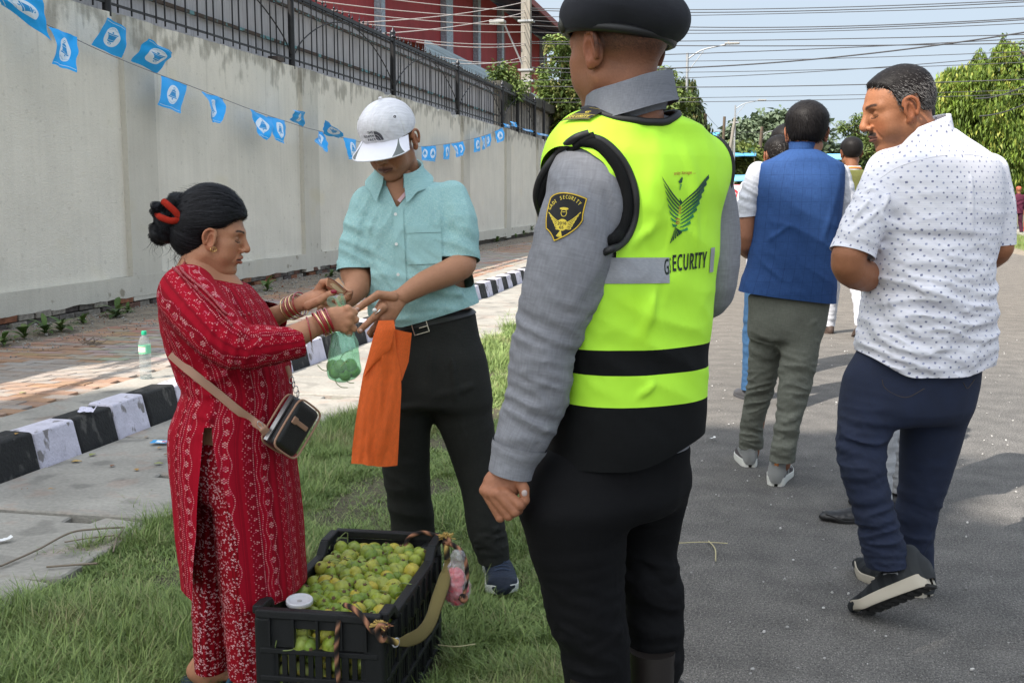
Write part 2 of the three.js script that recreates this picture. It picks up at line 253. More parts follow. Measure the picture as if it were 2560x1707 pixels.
// ---------------------------------------------------------------- boundary wall
{
const W = thing('boundary_wall', 'long cream plastered wall with grey pilasters along the sidewalk', 'wall', [-6.1, 0, 0]);
const p0 = -10.24, sp = 4.6, pw = 0.58, x0 = 0;
for (let k = -2; k < 7; k++) {
const zn = p0 - sp * k, zf = zn - pw;
part('pilaster', faceUV(rough(new THREE.BoxGeometry(0.36, 2.86, pw, 2, 24, 4).translate(x0 - 0.18, 1.70, (zn + zf) / 2), 0.003, 3)), mPilaster, W);
// panel with a crumbled, uneven top
const L = sp - pw, g = new THREE.BoxGeometry(0.24, 2.62, L, 2, 20, 60).translate(x0 - 0.06 - 0.12, 0.52 + 1.31, zf - L / 2), q = g.attributes.position;
for (let i = 0; i < q.count; i++) { const z = q.getZ(i), y = q.getY(i); if (y > 3.0) q.setY(i, y + 0.02 * fbm(z * 2.1, 5, 1, 4) - 0.09 * sst(0.35, 0.55, pn(z * 1.3, 17.7))); q.setX(i, q.getX(i) + 0.004 * pn(z * 2, y * 2)); }
g.computeVertexNormals();
part('wall_panel', faceUV(g), mPanel, W);
}
{ const g = new THREE.BoxGeometry(0.34, 0.21, 46, 2, 3, 400).translate(x0 - 0.17, 0.42, -24), q = g.attributes.position; for (let i = 0; i < q.count; i++) { const z = q.getZ(i); if (q.getY(i) < 0.33) { q.setY(i, q.getY(i) + 0.035 * fbm(z * 3.3, 2, 1, 4)); } q.setX(i, q.getX(i) + 0.003 + 0.006 * pn(z * 2.2, q.getY(i) * 5)); } g.computeVertexNormals(); part('plinth_beam', faceUV(g), mPilaster, W); }
part('footing', faceUV(bx(0.3, 0.3, 46, x0 - 0.22, 0.18, -24)), M([0.16, 0.14, 0.12], 0.95, { map: rep(tConc, 1, 1) }), W);
const mb = [[0.20, 0.10, 0.07], [0.13, 0.105, 0.095], [0.36, 0.14, 0.07], [0.20, 0.18, 0.155], [0.40, 0.36, 0.30]].map((c) => M(c, 0.95, { map: rep(tGrime, 3, 3), bumpMap: rep(tConcB, 5, 5), bumpScale: 0.01 }));
const bg = [0, 1, 2].map((k) => faceUV(rough(rbx(0.14, 0.058, 0.215, 0.008, 0, 0, 0, 2), 0.009, 14, k * 7), 1, k * 0.3));
for (let r = 0; r < 2; r++) for (let k = 0; k < 84; k++) { if (rnd() < 0.06) continue; const m = part('brick', bg[Math.floor(rnd() * 3)], mb[rnd() < 0.13 ? 2 : rnd() < 0.15 ? 4 : Math.floor(rnd() * 4)], W); m.position.set(x0 - 0.075 + rr(-0.02, 0.015), 0.225 + r * 0.068, -5.6 - 0.232 * k - r * 0.11); m.rotation.set(0, rr(-0.06, 0.06), 0); }
part('loose_brick', bg[0], mb[1], W).position.set(-0.1, 3.175, -14.2);
}
// ---------------------------------------------------------------- iron fence on the wall
{
const Fn = thing('iron_fence', 'black iron railing with arches standing on the wall', 'fence', [-6.2, 0, 0]);
const sp = 4.6, pz = (k) => -10.2 - sp * k + 0.06;
const postG = bar([0, 3.1, 0], [0, 4.16, 0], 0.045, 10), fin = new THREE.LatheGeometry([[0, 4.16], [0.06, 4.16], [0.06, 4.19], [0.03, 4.2], [0.048, 4.24], [0.045, 4.275], [0.02, 4.30], [0.006, 4.36], [0, 4.37]].map((a) => new THREE.Vector2(...a)), 10);
const barG = bar([0, 3.17, 0], [0, 4.15, 0], 0.0095, 6), spk = bar([0, 4.15, 0], [0, 4.27, 0], 0.012, 6, 0.002), ball = new THREE.SphereGeometry(0.021, 8, 6).translate(0, 4.185, 0);
const spikeG = merge([spk, ball]), mShine = M([0.03, 0.03, 0.034], 0.22, { metalness: 0.5 });
for (let k = -2; k < 6; k++) {
const z = pz(k), post = part('post', postG, mIron, Fn); post.position.z = z; part('finial', fin, mShine, post);
if (k < 5) {
const z2 = pz(k + 1);
for (let i = 1; i < 20; i++) { const b = part('railing_bar', barG, mIron, Fn); b.position.z = z - sp * i / 20; b.rotation.z = rr(-0.006, 0.006); part('spike', spikeG, mShine, b); }
part('rail', bx(0.03, 0.02, sp, 0, 3.235, (z + z2) / 2), mIron, Fn); part('rail', bx(0.05, 0.05, sp, 0, 4.12, (z + z2) / 2), mIron, Fn);
const arc = []; for (let a = 0; a <= 20; a++) { const t = a / 20; arc.push([0.012, 3.3 + 0.74 * Math.sin(t * Math.PI) ** 0.75, z - 0.05 - (sp - 0.1) * t]); }
part('arch', tube(arc, 0.010, 40, 5), mIron, Fn);
}
}
// corrugated sheets behind the railing
const Sf = thing('sheet_fence', 'grey corrugated metal sheets with rusty rails behind the iron railing', 'fence', [-6.42, 0, 0]);
const tSheet = dataTex(512, 512, (u, v) => { const a = fbm(u * 5, v * 3, 3, 5, 5), s = pn(u * 50, v * 2, 5, 50); const g = 0.72 + 0.1 * a + 0.06 * s; return [g, g * 0.995, g * 1.0]; });
const mSheet = M([0.80, 0.785, 0.80], 0.6, { map: rep(tSheet, 1, 1) });
const sg = (() => { const n = 96, g = grid(n, 1, (u, v) => { const t = (u * 12) % 1, w = t < 0.3 ? 0 : t < 0.4 ? (t - 0.3) * 10 : t < 0.6 ? 1 : t < 0.7 ? (0.7 - t) * 10 : 0; return [w * 0.007, 3.02 + v * 1.12, -u * 0.92]; }); return g; })();
for (let k = 0; k < 27; k++) { const m = part('sheet_panel', sg, mSheet, Sf); m.position.set(rr(-0.004, 0.004), rr(-0.01, 0.01), -4.2 - 0.9 * k); }
const tRust = dataTex(512, 64, (u, v) => { const a = fbm(u * 26, v * 3, 3, 5, 26), b = sst(0.02, 0.16, a); return mix3([0.30, 0.24, 0.20], [0.42, 0.60, 0.62], b); });
const mRail = M([0.8, 0.8, 0.8], 0.8, { map: rep(tRust, 1 / 4, 1) });
for (const y of [3.47, 4.0]) part('rusty_rail', faceUV(bx(0.035, 0.04, 25, 0.05, y, -16.4)), mRail, Sf);
part('ridge_cap', tube([[0, 4.16, -4], [0, 4.17, -12], [0, 4.16, -20], [0, 4.17, -29]], 0.035, 60, 8), mShine, Sf);
}
{ // older shed behind the farther wall
const B = thing('old_shed', 'low weathered shed with mossy roof beam behind the far end of the wall', 'shed', [-6.6, 0, -29.3]);
const mS = M([0.42, 0.39, 0.35], 0.8, { map: rep(tGrime, 1, 1) });
const rg = grid(60, 1, (u, v) => { const t = (u * 18) % 1; return [(t < 0.5 ? 0.03 : 0), 3.0 + v * 1.2, -u * 1.8]; });
for (let k = 0; k < 9; k++) part('sheet_panel', rg, mS, B).position.z = -1.8 * k;
const g = rough(new THREE.BoxGeometry(0.5, 0.26, 16.4, 3, 3, 90).translate(0.02, 4.28, -8.1), 0.06, 2.2); part('roof_beam', faceUV(g), M([0.10, 0.095, 0.075], 0.95, { map: rep(tGrime, 2, 2) }), B);
for (let k = 0; k < 4; k++) part('post', bar([0.42, 3.1, -1.2 - 4.1 * k], [0.42, 4.35, -1.2 - 4.1 * k], 0.045, 8), mIron, B);
}
// ---------------------------------------------------------------- red warehouse
{
const B = thing('warehouse', 'large dark red warehouse with pale blue columns behind the wall', 'building', [-22, 0, -55]);
const tRed = dataTex(512, 512, (u, v) => { const a = fbm(u * 4, v * 4, 3, 5, 4), s = pn(u * 40, v * 2, 5, 40); const g = 0.9 + 0.16 * a + 0.07 * s; return [g, g * 0.97, g * 0.96]; });
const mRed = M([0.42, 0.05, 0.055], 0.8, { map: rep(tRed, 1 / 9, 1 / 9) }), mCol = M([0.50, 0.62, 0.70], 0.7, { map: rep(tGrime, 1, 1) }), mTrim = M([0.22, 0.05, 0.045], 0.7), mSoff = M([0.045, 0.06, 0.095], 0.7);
const top = (z) => 17.8;
for (const [a, b] of [[8, -10.5], [-10.5, -26], [-26, -35.4], [-35.4, -44.7], [-44.7, -56]]) part('wall', faceUV(bx(0.3, 18.4, a - b - 0.02, -0.15, 9.2, (a + b) / 2)), mRed, B);
for (const [z, w] of [[-10.4, 0.75], [-26, 1.9], [-35.5, 0.9], [-44.6, 1.0], [-55.6, 1.1], [-66, 1.1]]) part('column', faceUV(bx(0.5, 18.4, w, 0.2, 9.2, z)), mCol, B);
part('wall', faceUV(bx(0.3, 18.4, 14, -0.15, 9.2, -63.1)), mRed, B);
for (const z of [-46.0, -57.4]) part('downpipe', bx(0.3, 17, 0.5, 0.18, 8.5, z), mTrim, B);
const rf = part('roof', faceUV(grid(1, 30, (u, v) => [mix(-6, 4.4, u), mix(20.2, 17.6, u), mix(-6, -80, v)])), mSoff, B);
part('fascia', bx(0.12, 0.5, 74, 4.4, 17.55, -43), mTrim, rf);
for (let k = 0; k < 12; k++) part('rafter', bx(9.6, 0.2, 0.16, 0, 0, 0).rotateZ(-0.245).translate(-0.8, 18.72, -8 - 6 * k), mSoff, rf);
const lt = thing('lean_to_roof', 'red lean-to roof against the warehouse front above the railing', 'roof', [-18.6, 0, -62]);
part('roof_sheet', faceUV(grid(1, 20, (u, v) => [mix(-3.3, 0.6, u), mix(10.9, 10.0, u), mix(0, -48, v)])), M([0.50, 0.12, 0.09], 0.7, { map: rep(tRed, 1 / 9, 1 / 9) }), lt);
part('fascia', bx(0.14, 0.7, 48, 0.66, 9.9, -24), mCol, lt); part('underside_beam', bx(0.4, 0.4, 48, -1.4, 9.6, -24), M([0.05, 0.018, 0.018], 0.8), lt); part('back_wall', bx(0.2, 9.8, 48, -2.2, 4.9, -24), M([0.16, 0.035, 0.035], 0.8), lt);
}

// ---------------------------------------------------------------- trees and plants
function leafCluster(n, len, wid, droop, spread) {          // n separate bent leaves round a twig
const g = [];
for (let i = 0; i < n; i++) {
const L = len * rr(0.7, 1.2), w = wid * rr(0.8, 1.2), q = new THREE.BufferGeometry();
q.setAttribute('position', new THREE.Float32BufferAttribute([0, 0, 0, L * 0.45, 0.03 * L, w / 2, L * 0.45, 0.03 * L, -w / 2, L, -0.16 * L, 0], 3)); q.setIndex([0, 1, 2, 1, 3, 2]); q.computeVertexNormals();
q.rotateX(rr(-0.7, 0.7)); q.rotateZ(rr(-0.6, 0.7) - droop); q.rotateY(rr(0, 6.28)); q.translate(rr(-1, 1) * spread, rr(-1, 1) * spread, rr(-1, 1) * spread); g.push(q);
}
return merge(g.map((a) => a.toNonIndexed()));
}
function leafMat(c) { return P(c, 0.55, { transmission: 0.32, thickness: 0, specularIntensity: 0.4 }); }
const leafWhite = leafMat([1, 1, 1]), leafShade = M([1, 1, 1], 0.7);
function crown(parent, blobs, n, leaf, cols, o = {}) {      // leaf clusters spread through the outer shells of many blobs
const vols = blobs.map((b) => b[3] * b[4] * b[5]), tot = vols.reduce((a, b) => a + b), d = new THREE.Object3D(), im = new THREE.InstancedMesh(leaf, o.mat ?? leafWhite, n);
let k = 0, guard = 0;
while (k < n && guard++ < n * 30) {
let t = rnd() * tot, bi = 0; while (t > vols[bi] && bi < blobs.length - 1) t -= vols[bi++];
const b = blobs[bi], a = rnd() * 6.283, c = rr(-1, 1), r = (o.fill ? rnd() ** 0.34 : 1 - 0.42 * rnd() ** 1.6), s = Math.sqrt(1 - c * c);
const x = b[0] + b[3] * r * s * Math.cos(a), y = b[1] + b[4] * r * c, z = b[2] + b[5] * r * s * Math.sin(a), f = o.f ?? 1.1;
const q = fbm(x * f, y * f, z * f, 3);
if (q < (o.gap ?? -0.12) || (o.reject && o.reject(x, y, z))) continue;
d.position.set(x, y, z); d.rotation.set(o.hang ? rr(-0.25, 0.25) : rr(-0.5, 0.5), rr(0, 6.283), o.hang ? rr(-0.25, 0.25) : rr(-0.5, 0.5)); d.scale.setScalar(rr(0.7, 1.3)); d.updateMatrix(); im.setMatrixAt(k, d.matrix);
const cc = mix3(mix3(cols[0], cols[1], clamp(0.5 + q * 1.5 + rr(-0.3, 0.3), 0, 1)), cols[2] ?? cols[1], rnd() < 0.16 ? rr(0.3, 1) : 0), v = rr(0.8, 1.2);
im.setColorAt(k++, C3(cc[0] * v, cc[1] * v, cc[2] * v));
}
im.count = k; im.name = 'crown'; im.castShadow = im.receiveShadow = true; im.userData.kind = 'stuff'; parent.add(im); return im;
}
const mBark = M([0.16, 0.12, 0.085], 0.95, { map: rep(tGrime, 2, 2) });
function trunk(parent, h, r, limbs) {
const g = [tube([[0, -0.1, 0], [0.04 * h, h * 0.35, 0.02 * h], [-0.02 * h, h * 0.7, 0], [0, h, 0.02]], r, 10, 8)];
const p = g[0].attributes.position; for (let i = 0; i < p.count; i++) { const t = clamp(p.getY(i) / h, 0, 1), s = 1.15 - 0.6 * t; p.setX(i, p.getX(i) * s); p.setZ(i, p.getZ(i) * s); }
for (const [a, b, c, y0] of limbs) g.push(bar([0, y0, 0], [a * 0.5, mix(y0, b, 0.6), c * 0.5], r * 0.5, 6, r * 0.35), bar([a * 0.5, mix(y0, b, 0.6), c * 0.5], [a, b, c], r * 0.35, 6, r * 0.12));
g.forEach((q) => q.computeVertexNormals());
return part('trunk', merge(g), mBark, parent);
}
function tree(name, label, base, h, r, blobs, n, leaf, cols, o = {}) {
const T = thing(name, label, 'tree', base, 0, o.group), loc = blobs.map((b) => [b[0] - base[0], b[1] - base[1], b[2] - base[2], b[3], b[4], b[5]]);
trunk(T, h, r, loc.map((b) => [b[0] * 0.9, b[1], b[2] * 0.9, Math.min(h * 0.95, Math.max(h * 0.35, b[1] - 1.2))]));
const rej = o.reject; crown(T, loc, n, leaf, cols, { ...o, reject: rej && ((x, y, z) => rej(x + base[0], y + base[1], z + base[2])) });
return T;
}
const B4 = (p, a, b, c) => [p[0], p[1], p[2], a, b, c];
{
const lMango = leafCluster(9, 0.20, 0.07, 0.35, 0.13), lFine = leafCluster(9, 0.13, 0.06, 0.1, 0.14), lLong = leafCluster(8, 0.30, 0.065, 1.15, 0.14), lSpire = leafCluster(8, 0.17, 0.045, 1.15, 0.07), lBig = leafCluster(8, 0.42, 0.2, 0.3, 0.4);
// behind the guard's head, over the end of the wall
const z = -38;
tree('leafy_tree', 'bushy green tree with yellowish tips rising over the wall left of the guard', [-6.2, 0, -38.5], 4.6, 0.16,
[B4([-6.166,6.388,-38], 0.55, 0.5, 0.6), B4([-6.298,5.324,-38], 0.7, 0.8, 0.9), B4([-6.163,4.148,-38.5], 0.75, 0.8, 0.9), B4([-5.534,4.774,-38], 0.8, 1.1, 0.9), B4([-5.407,5.97,-38], 0.8, 0.8, 0.8), B4([-5.8,3.364,-38], 0.8, 0.7, 0.7), B4([-6.573,4.793,-38], 0.38, 0.4, 0.5)], 1500, lMango, [[0.07, 0.12, 0.03], [0.19, 0.26, 0.06], [0.33, 0.30, 0.10]], { f: 1.6, gap: -0.1 });
tree('leafy_tree', 'green tree right of the guard\'s head with a street lamp in front', [-2.6, 0, -47], 5.2, 0.15,
[B4([-3.328,5.934,-47], 0.75, 0.8, 0.9), B4([-2.823,5.355,-47], 0.7, 0.9, 0.9), B4([-3.052,4.379,-47], 0.9, 0.9, 0.9), B4([-3.646,5.206,-47], 0.9, 1.0, 0.9)], 1100, lMango, [[0.07, 0.12, 0.03], [0.18, 0.24, 0.06], [0.28, 0.27, 0.09]], { f: 1.6, gap: -0.1 });
tree('drooping_tree', 'dark drooping tree behind the nearest street lamp', [-1.7, 0, -50], 5.0, 0.14,
[B4([-2.519,5.863,-50], 0.35, 0.8, 0.5), B4([-2.29,4.908,-50], 0.5, 0.9, 0.6), B4([-1.963,4.296,-50], 0.45, 0.5, 0.5), B4([-2.538,4.216,-50], 0.8, 0.8, 0.6)], 900, lLong, [[0.03, 0.055, 0.018], [0.085, 0.12, 0.035], [0.17, 0.15, 0.05]], { hang: true, f: 1.8, gap: -0.1 });
// sprigs showing over the sheet fence
for (const [p, s, l] of [[[-6.749,4.819,-31], 0.24, 'small green sprig above the red lean-to behind the railing'], [[-6.335,4.48,-31], 0.26, 'green sprig at the foot of the concrete pole, larger of two'], [[-6.391,4.171,-30.5], 0.16, 'low green sprig over the end of the sheet fence']]) {
const T = thing('shrub', l, 'shrub', [p[0], 2.4, p[2]]); part('stem', bar([0, 0, 0], [0.05, p[1] - 2.4, 0], 0.015, 5, 0.006), mBark, T); crown(T, [[0, p[1] - 2.4, 0, s * 1.5, s * 1.1, s]], 70, lFine, [[0.07, 0.12, 0.03], [0.17, 0.23, 0.06]], { fill: true, gap: -1 });
}
// right side: ashoka trees with pointed tops
const ash = [[0.03, 0.06, 0.012], [0.21, 0.30, 0.045], [0.42, 0.43, 0.09]];
tree('ashoka_tree', 'dense drooping tree with a broad crown on the right roadside, nearest the white shirt', [10.828,0,-55.186], 5.5, 0.2,
[B4([7.824,5.71,-47], 0.55, 0.6, 1), B4([8.299,5.159,-47], 1.1, 1.2, 1.2), B4([8.557,5.926,-47], 0.9, 0.6, 1.2), B4([7.656,4.548,-47], 0.7, 0.9, 1), B4([8.925,4.529,-47], 1.3, 1.3, 1.3), B4([8.219,3.76,-47], 1.0, 1.0, 1), B4([9.583,3.278,-47], 1.5, 1.4, 1.2), B4([7.535,3.924,-47], 0.5, 0.9, 0.8), B4([9.937,2.183,-47], 1.0, 0.8, 1)], 5200, lLong, ash, { hang: true, f: 1.5, gap: -0.08, group: 'drooping trees on the right roadside' });
tree('ashoka_tree', 'slender pointed drooping tree, shorter of the two spires above the white shirt', [10.2, 0, -49], 6.5, 0.14,
[B4([9.366,7.072,-49], 0.24, 0.4, 0.3), B4([9.386,6.673,-49], 0.45, 0.5, 0.5), B4([9.466,6.031,-49], 0.75, 0.8, 0.8), B4([9.597,4.984,-49], 1.0, 1.2, 1)], 2600, lSpire, ash, { hang: true, f: 2.2, gap: -0.16, group: 'drooping trees on the right roadside' });
tree('ashoka_tree', 'tall pointed drooping tree at the right edge of the photo', [11.3, 0, -48], 7, 0.15,
[B4([10.072,7.522,-48], 0.22, 0.45, 0.3), B4([10.099,7.009,-48], 0.5, 0.6, 0.6), B4([10.167,6.306,-48], 0.75, 0.8, 0.8), B4([10.436,5.206,-48], 1.1, 1.2, 1.1), B4([10.73,3.943,-48], 1.2, 1.5, 1.1), B4([10.827,2.199,-48], 0.8, 1.0, 1)], 5000, lSpire, ash, { hang: true, f: 2.0, gap: -0.14, group: 'drooping trees on the right roadside' });
tree('leafy_tree', 'paler green leafy tree at the far right edge behind the spires', [14, 0, -56], 7, 0.2,
[B4([12.683,7.663,-56], 1.0, 1.0, 1), B4([13.197,6.2,-56], 1.6, 1.8, 1.4), B4([13.529,3.45,-56], 1.8, 2.2, 1.5)], 1600, lMango, [[0.06, 0.1, 0.03], [0.17, 0.23, 0.07]], { f: 1.2, gap: -0.15 });
// mid distance, behind the man in olive
tree('leafy_tree', 'loose branching tree behind the man in the olive waistcoat', [7.025,-.062,-62], 6, 0.2,
[B4([5.563,4.807,-62], 0.6, 0.35, 0.6), B4([6.192,5.427,-62], 0.7, 0.4, 0.6), B4([5.079,5.128,-62], 0.35, 0.25, 0.4), B4([6.564,3.748,-62], 1.2, 1.0, 1), B4([6.083,3.015,-62], 0.8, 0.8, 0.9), B4([7.435,4.785,-62], 1.3, 1.2, 1.2), B4([7.125,2.482,-62], 1.2, 0.8, 1)], 1700, lMango, [[0.06, 0.10, 0.03], [0.16, 0.22, 0.06], [0.2, 0.2, 0.08]], { f: 1.0, gap: -0.04 });
tree('leafy_tree', 'yellow-green tree over the blue stalls left of the blue waistcoat', [1.28,.578,-85], 6, 0.2,
[B4([-.287,4.431,-85], 1.0, 1.0, 1), B4([.751,3.835,-85], 1.5, 1.2, 1.4), B4([1.931,3.239,-85], 1.3, 1.3, 1.3), B4([.333,3.099,-85], 1.6, 0.9, 1.2)], 1100, lBig, [[0.075, 0.115, 0.03], [0.19, 0.23, 0.06]], { f: 0.9, gap: -0.15 });
// far trees, haze mixed into their pale grey-green leaf colours
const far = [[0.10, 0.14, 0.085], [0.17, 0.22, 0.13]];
for (const [bl, l] of [[[[1815, 400, 4], [1838, 378, 4], [1822, 430, 5]], 'hazy grey-green far tree at the left of the distant row'], [[[1865, 362, 4.5], [1890, 350, 5], [1905, 385, 6]], 'hazy rounded far tree in the middle of the distant row'], [[[1935, 345, 5], [1955, 335, 4], [1950, 375, 6], [1985, 360, 5]], 'tall hazy far tree behind the second street lamp'], [[[2075, 412, 3], [2105, 410, 3], [2130, 406, 3.5]], 'low hazy far trees between the two waistcoats']]) {
const bs = bl.map(([u, v, r]) => { const d = (v - 495) / 2750 * 170, x = 0.2126 * 0 + (u - 1857) / 2750 * 172; return [x, 1.32 - d, -172, r, r * 0.8, r]; });
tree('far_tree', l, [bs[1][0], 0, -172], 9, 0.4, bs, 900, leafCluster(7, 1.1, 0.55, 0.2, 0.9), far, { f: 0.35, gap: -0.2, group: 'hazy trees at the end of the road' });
}
// a line of far shrubs along the horizon, both sides, in the same haze-tinted colours
const H = structGroup('far_greenery'), hb = []; for (let i = 0; i < 46; i++) { const x = -90 + i * 4.6 + rr(-1, 1); if (Math.abs(x) < 7) continue; hb.push([x, rr(1, 2.4), -230 + rr(-14, 14), rr(3, 6), rr(2, 4), 4]); }
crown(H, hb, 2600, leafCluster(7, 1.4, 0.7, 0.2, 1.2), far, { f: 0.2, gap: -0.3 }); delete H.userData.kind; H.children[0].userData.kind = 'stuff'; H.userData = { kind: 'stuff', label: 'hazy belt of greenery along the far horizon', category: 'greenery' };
// unseen big shade tree beside the photographer, leaves culled to carve sun gaps: its shade ends across the road about six metres ahead
const lit = (gx, gz) => { const q = (cx, cz, a, b) => ((gx - cx) / a) ** 2 + ((gz - cz) / b) ** 2 < 1; return q(1.4, -4.8, 0.75, 0.55) || q(0.55, -3.4, 0.55, 0.38) || q(1.25, -3.5, 0.36, 0.14); };
const edge = (x) => -6.12 + 0.85 * sst(0.62, 0.9, x) + 0.05 * pn(x * 2.3, 4.4) + 0.5 * sst(-2.9, -3.9, x) * 0;
const reject = (x, y, z) => { const gx = x + 0.55 * y, gz = z - 0.72 * y; return gx < -3.7 || gx > 4.4 || gz > 0.7 || gz < edge(gx) || lit(gx, gz) || (gx < -2.2 && gz < -5.75) || (gx < -3.2 && y > 0 && gz < -6.4); };
const bl = []; for (let i = 0; i < 5; i++) for (let j = 0; j < 4; j++) bl.push([-10.8 + i * 1.95 + rr(-0.3, 0.3), 14 + rr(-0.4, 0.4), 3.9 + j * 2.2 + rr(-0.3, 0.3), 1.7, 1.1, 1.7]);
tree('shade_tree', 'large spreading tree beside the photographer, out of view, crown trimmed to shape its shade', [-7.4, 0, 8], 12.4, 0.34, bl, 15000, leafCluster(9, 0.26, 0.12, 0.2, 0.17), [[0.05, 0.085, 0.025], [0.12, 0.16, 0.045]], { fill: true, gap: -1, reject, mat: leafShade });
}
{ // weeds at the foot of the wall
const lg = (() => { const g = grid(4, 8, (u, v) => { const w = Math.sin(Math.PI * Math.min(1, v * 0.92 + 0.06)) ** 0.8 * 0.17, x = (u - 0.5) * 2 * w; return [x, 0.55 * v - 0.62 * v * v + 0.10 * Math.abs(x), v * 0.95]; }); return g; })();
const ms = [[0.075, 0.135, 0.03], [0.11, 0.18, 0.045], [0.055, 0.10, 0.028], [0.15, 0.2, 0.06]].map((c) => leafMat(c));
const spots = [[8, 858, 0.10], [60, 843, 0.13], [112, 832, 0.12], [152, 824, 0.14], [207, 806, 0.09], [292, 790, 0.15], [318, 780, 0.08], [668, 724, 0.14], [828, 690, 0.13], [1243, 600, 0.16], [1310, 580, 0.14], [1330, 572, 0.12], [1290, 588, 0.10], [1345, 566, 0.12]];
const W = [[-5.603,.2,-7.499], [-5.68,.2,-7.863], [-5.696,.2,-8.16], [-5.701,.2,-8.389], [-5.837,.2,-8.924], [-5.837,.2,-9.482], [-5.942,.2,-9.841], [-5.712,.2,-12.634], [-5.805,.2,-15.05], [-6.199,.2,-27.914], [-6.767,.2,-34.392], [-7.347,.2,-38.821], [-6.434,.2,-31.496], [-7.519,.2,-40.945]];
const words = ['grey-green weed at the left edge of the photo by the wall', 'second weed from the left photo edge, with ragged leaves', 'leafy weed clump, bushiest of the left group by the wall', 'broad-leaved weed leaning right, rightmost of the left clump', 'single small weed in a gap of the brick footing', 'wide weed with splayed leaves left of the woman', 'small weed tucked beside the splayed one left of the woman', 'weed by the wall just right of the woman\'s face', 'weed behind the folded banknote at the wall foot', 'bushy weed at the wall between the two men', 'weed clump at the wall nearest the guard\'s sleeve', 'upright weed at the wall beside the guard\'s sleeve', 'low weed between two clumps near the guard', 'farthest weed at the wall before the guard hides it'];
W.forEach((w, i) => {
const x = Math.max(-6.06, w[0]), k = (x === -6.06 ? 6.06 / -w[0] : 1), y = 1.32 + (w[1] - 1.32) * k, T = thing('weed', words[i], 'plant', [x, Math.max(y - 0.02, 0.19), w[2] * k]), s = spots[i][2] * 1.0;
part('stem', bar([0, -0.05, 0], [0.01, s * 0.5, 0.01], 0.006, 5, 0.003), ms[3], T);
for (let j = 0; j < 13; j++) { const m = part('leaf', lg, ms[Math.floor(rnd() * 4)], T), q = s * rr(0.7, 1.45); m.scale.set(q * rr(0.8, 1.4), q, q); m.position.y = s * 0.5 * (j / 13) ** 1.3; m.rotation.set(-rr(0.1, 0.9) * (0.3 + j / 13), j * 2.4 + rr(-0.3, 0.3), 0, 'YXZ'); }
});
}
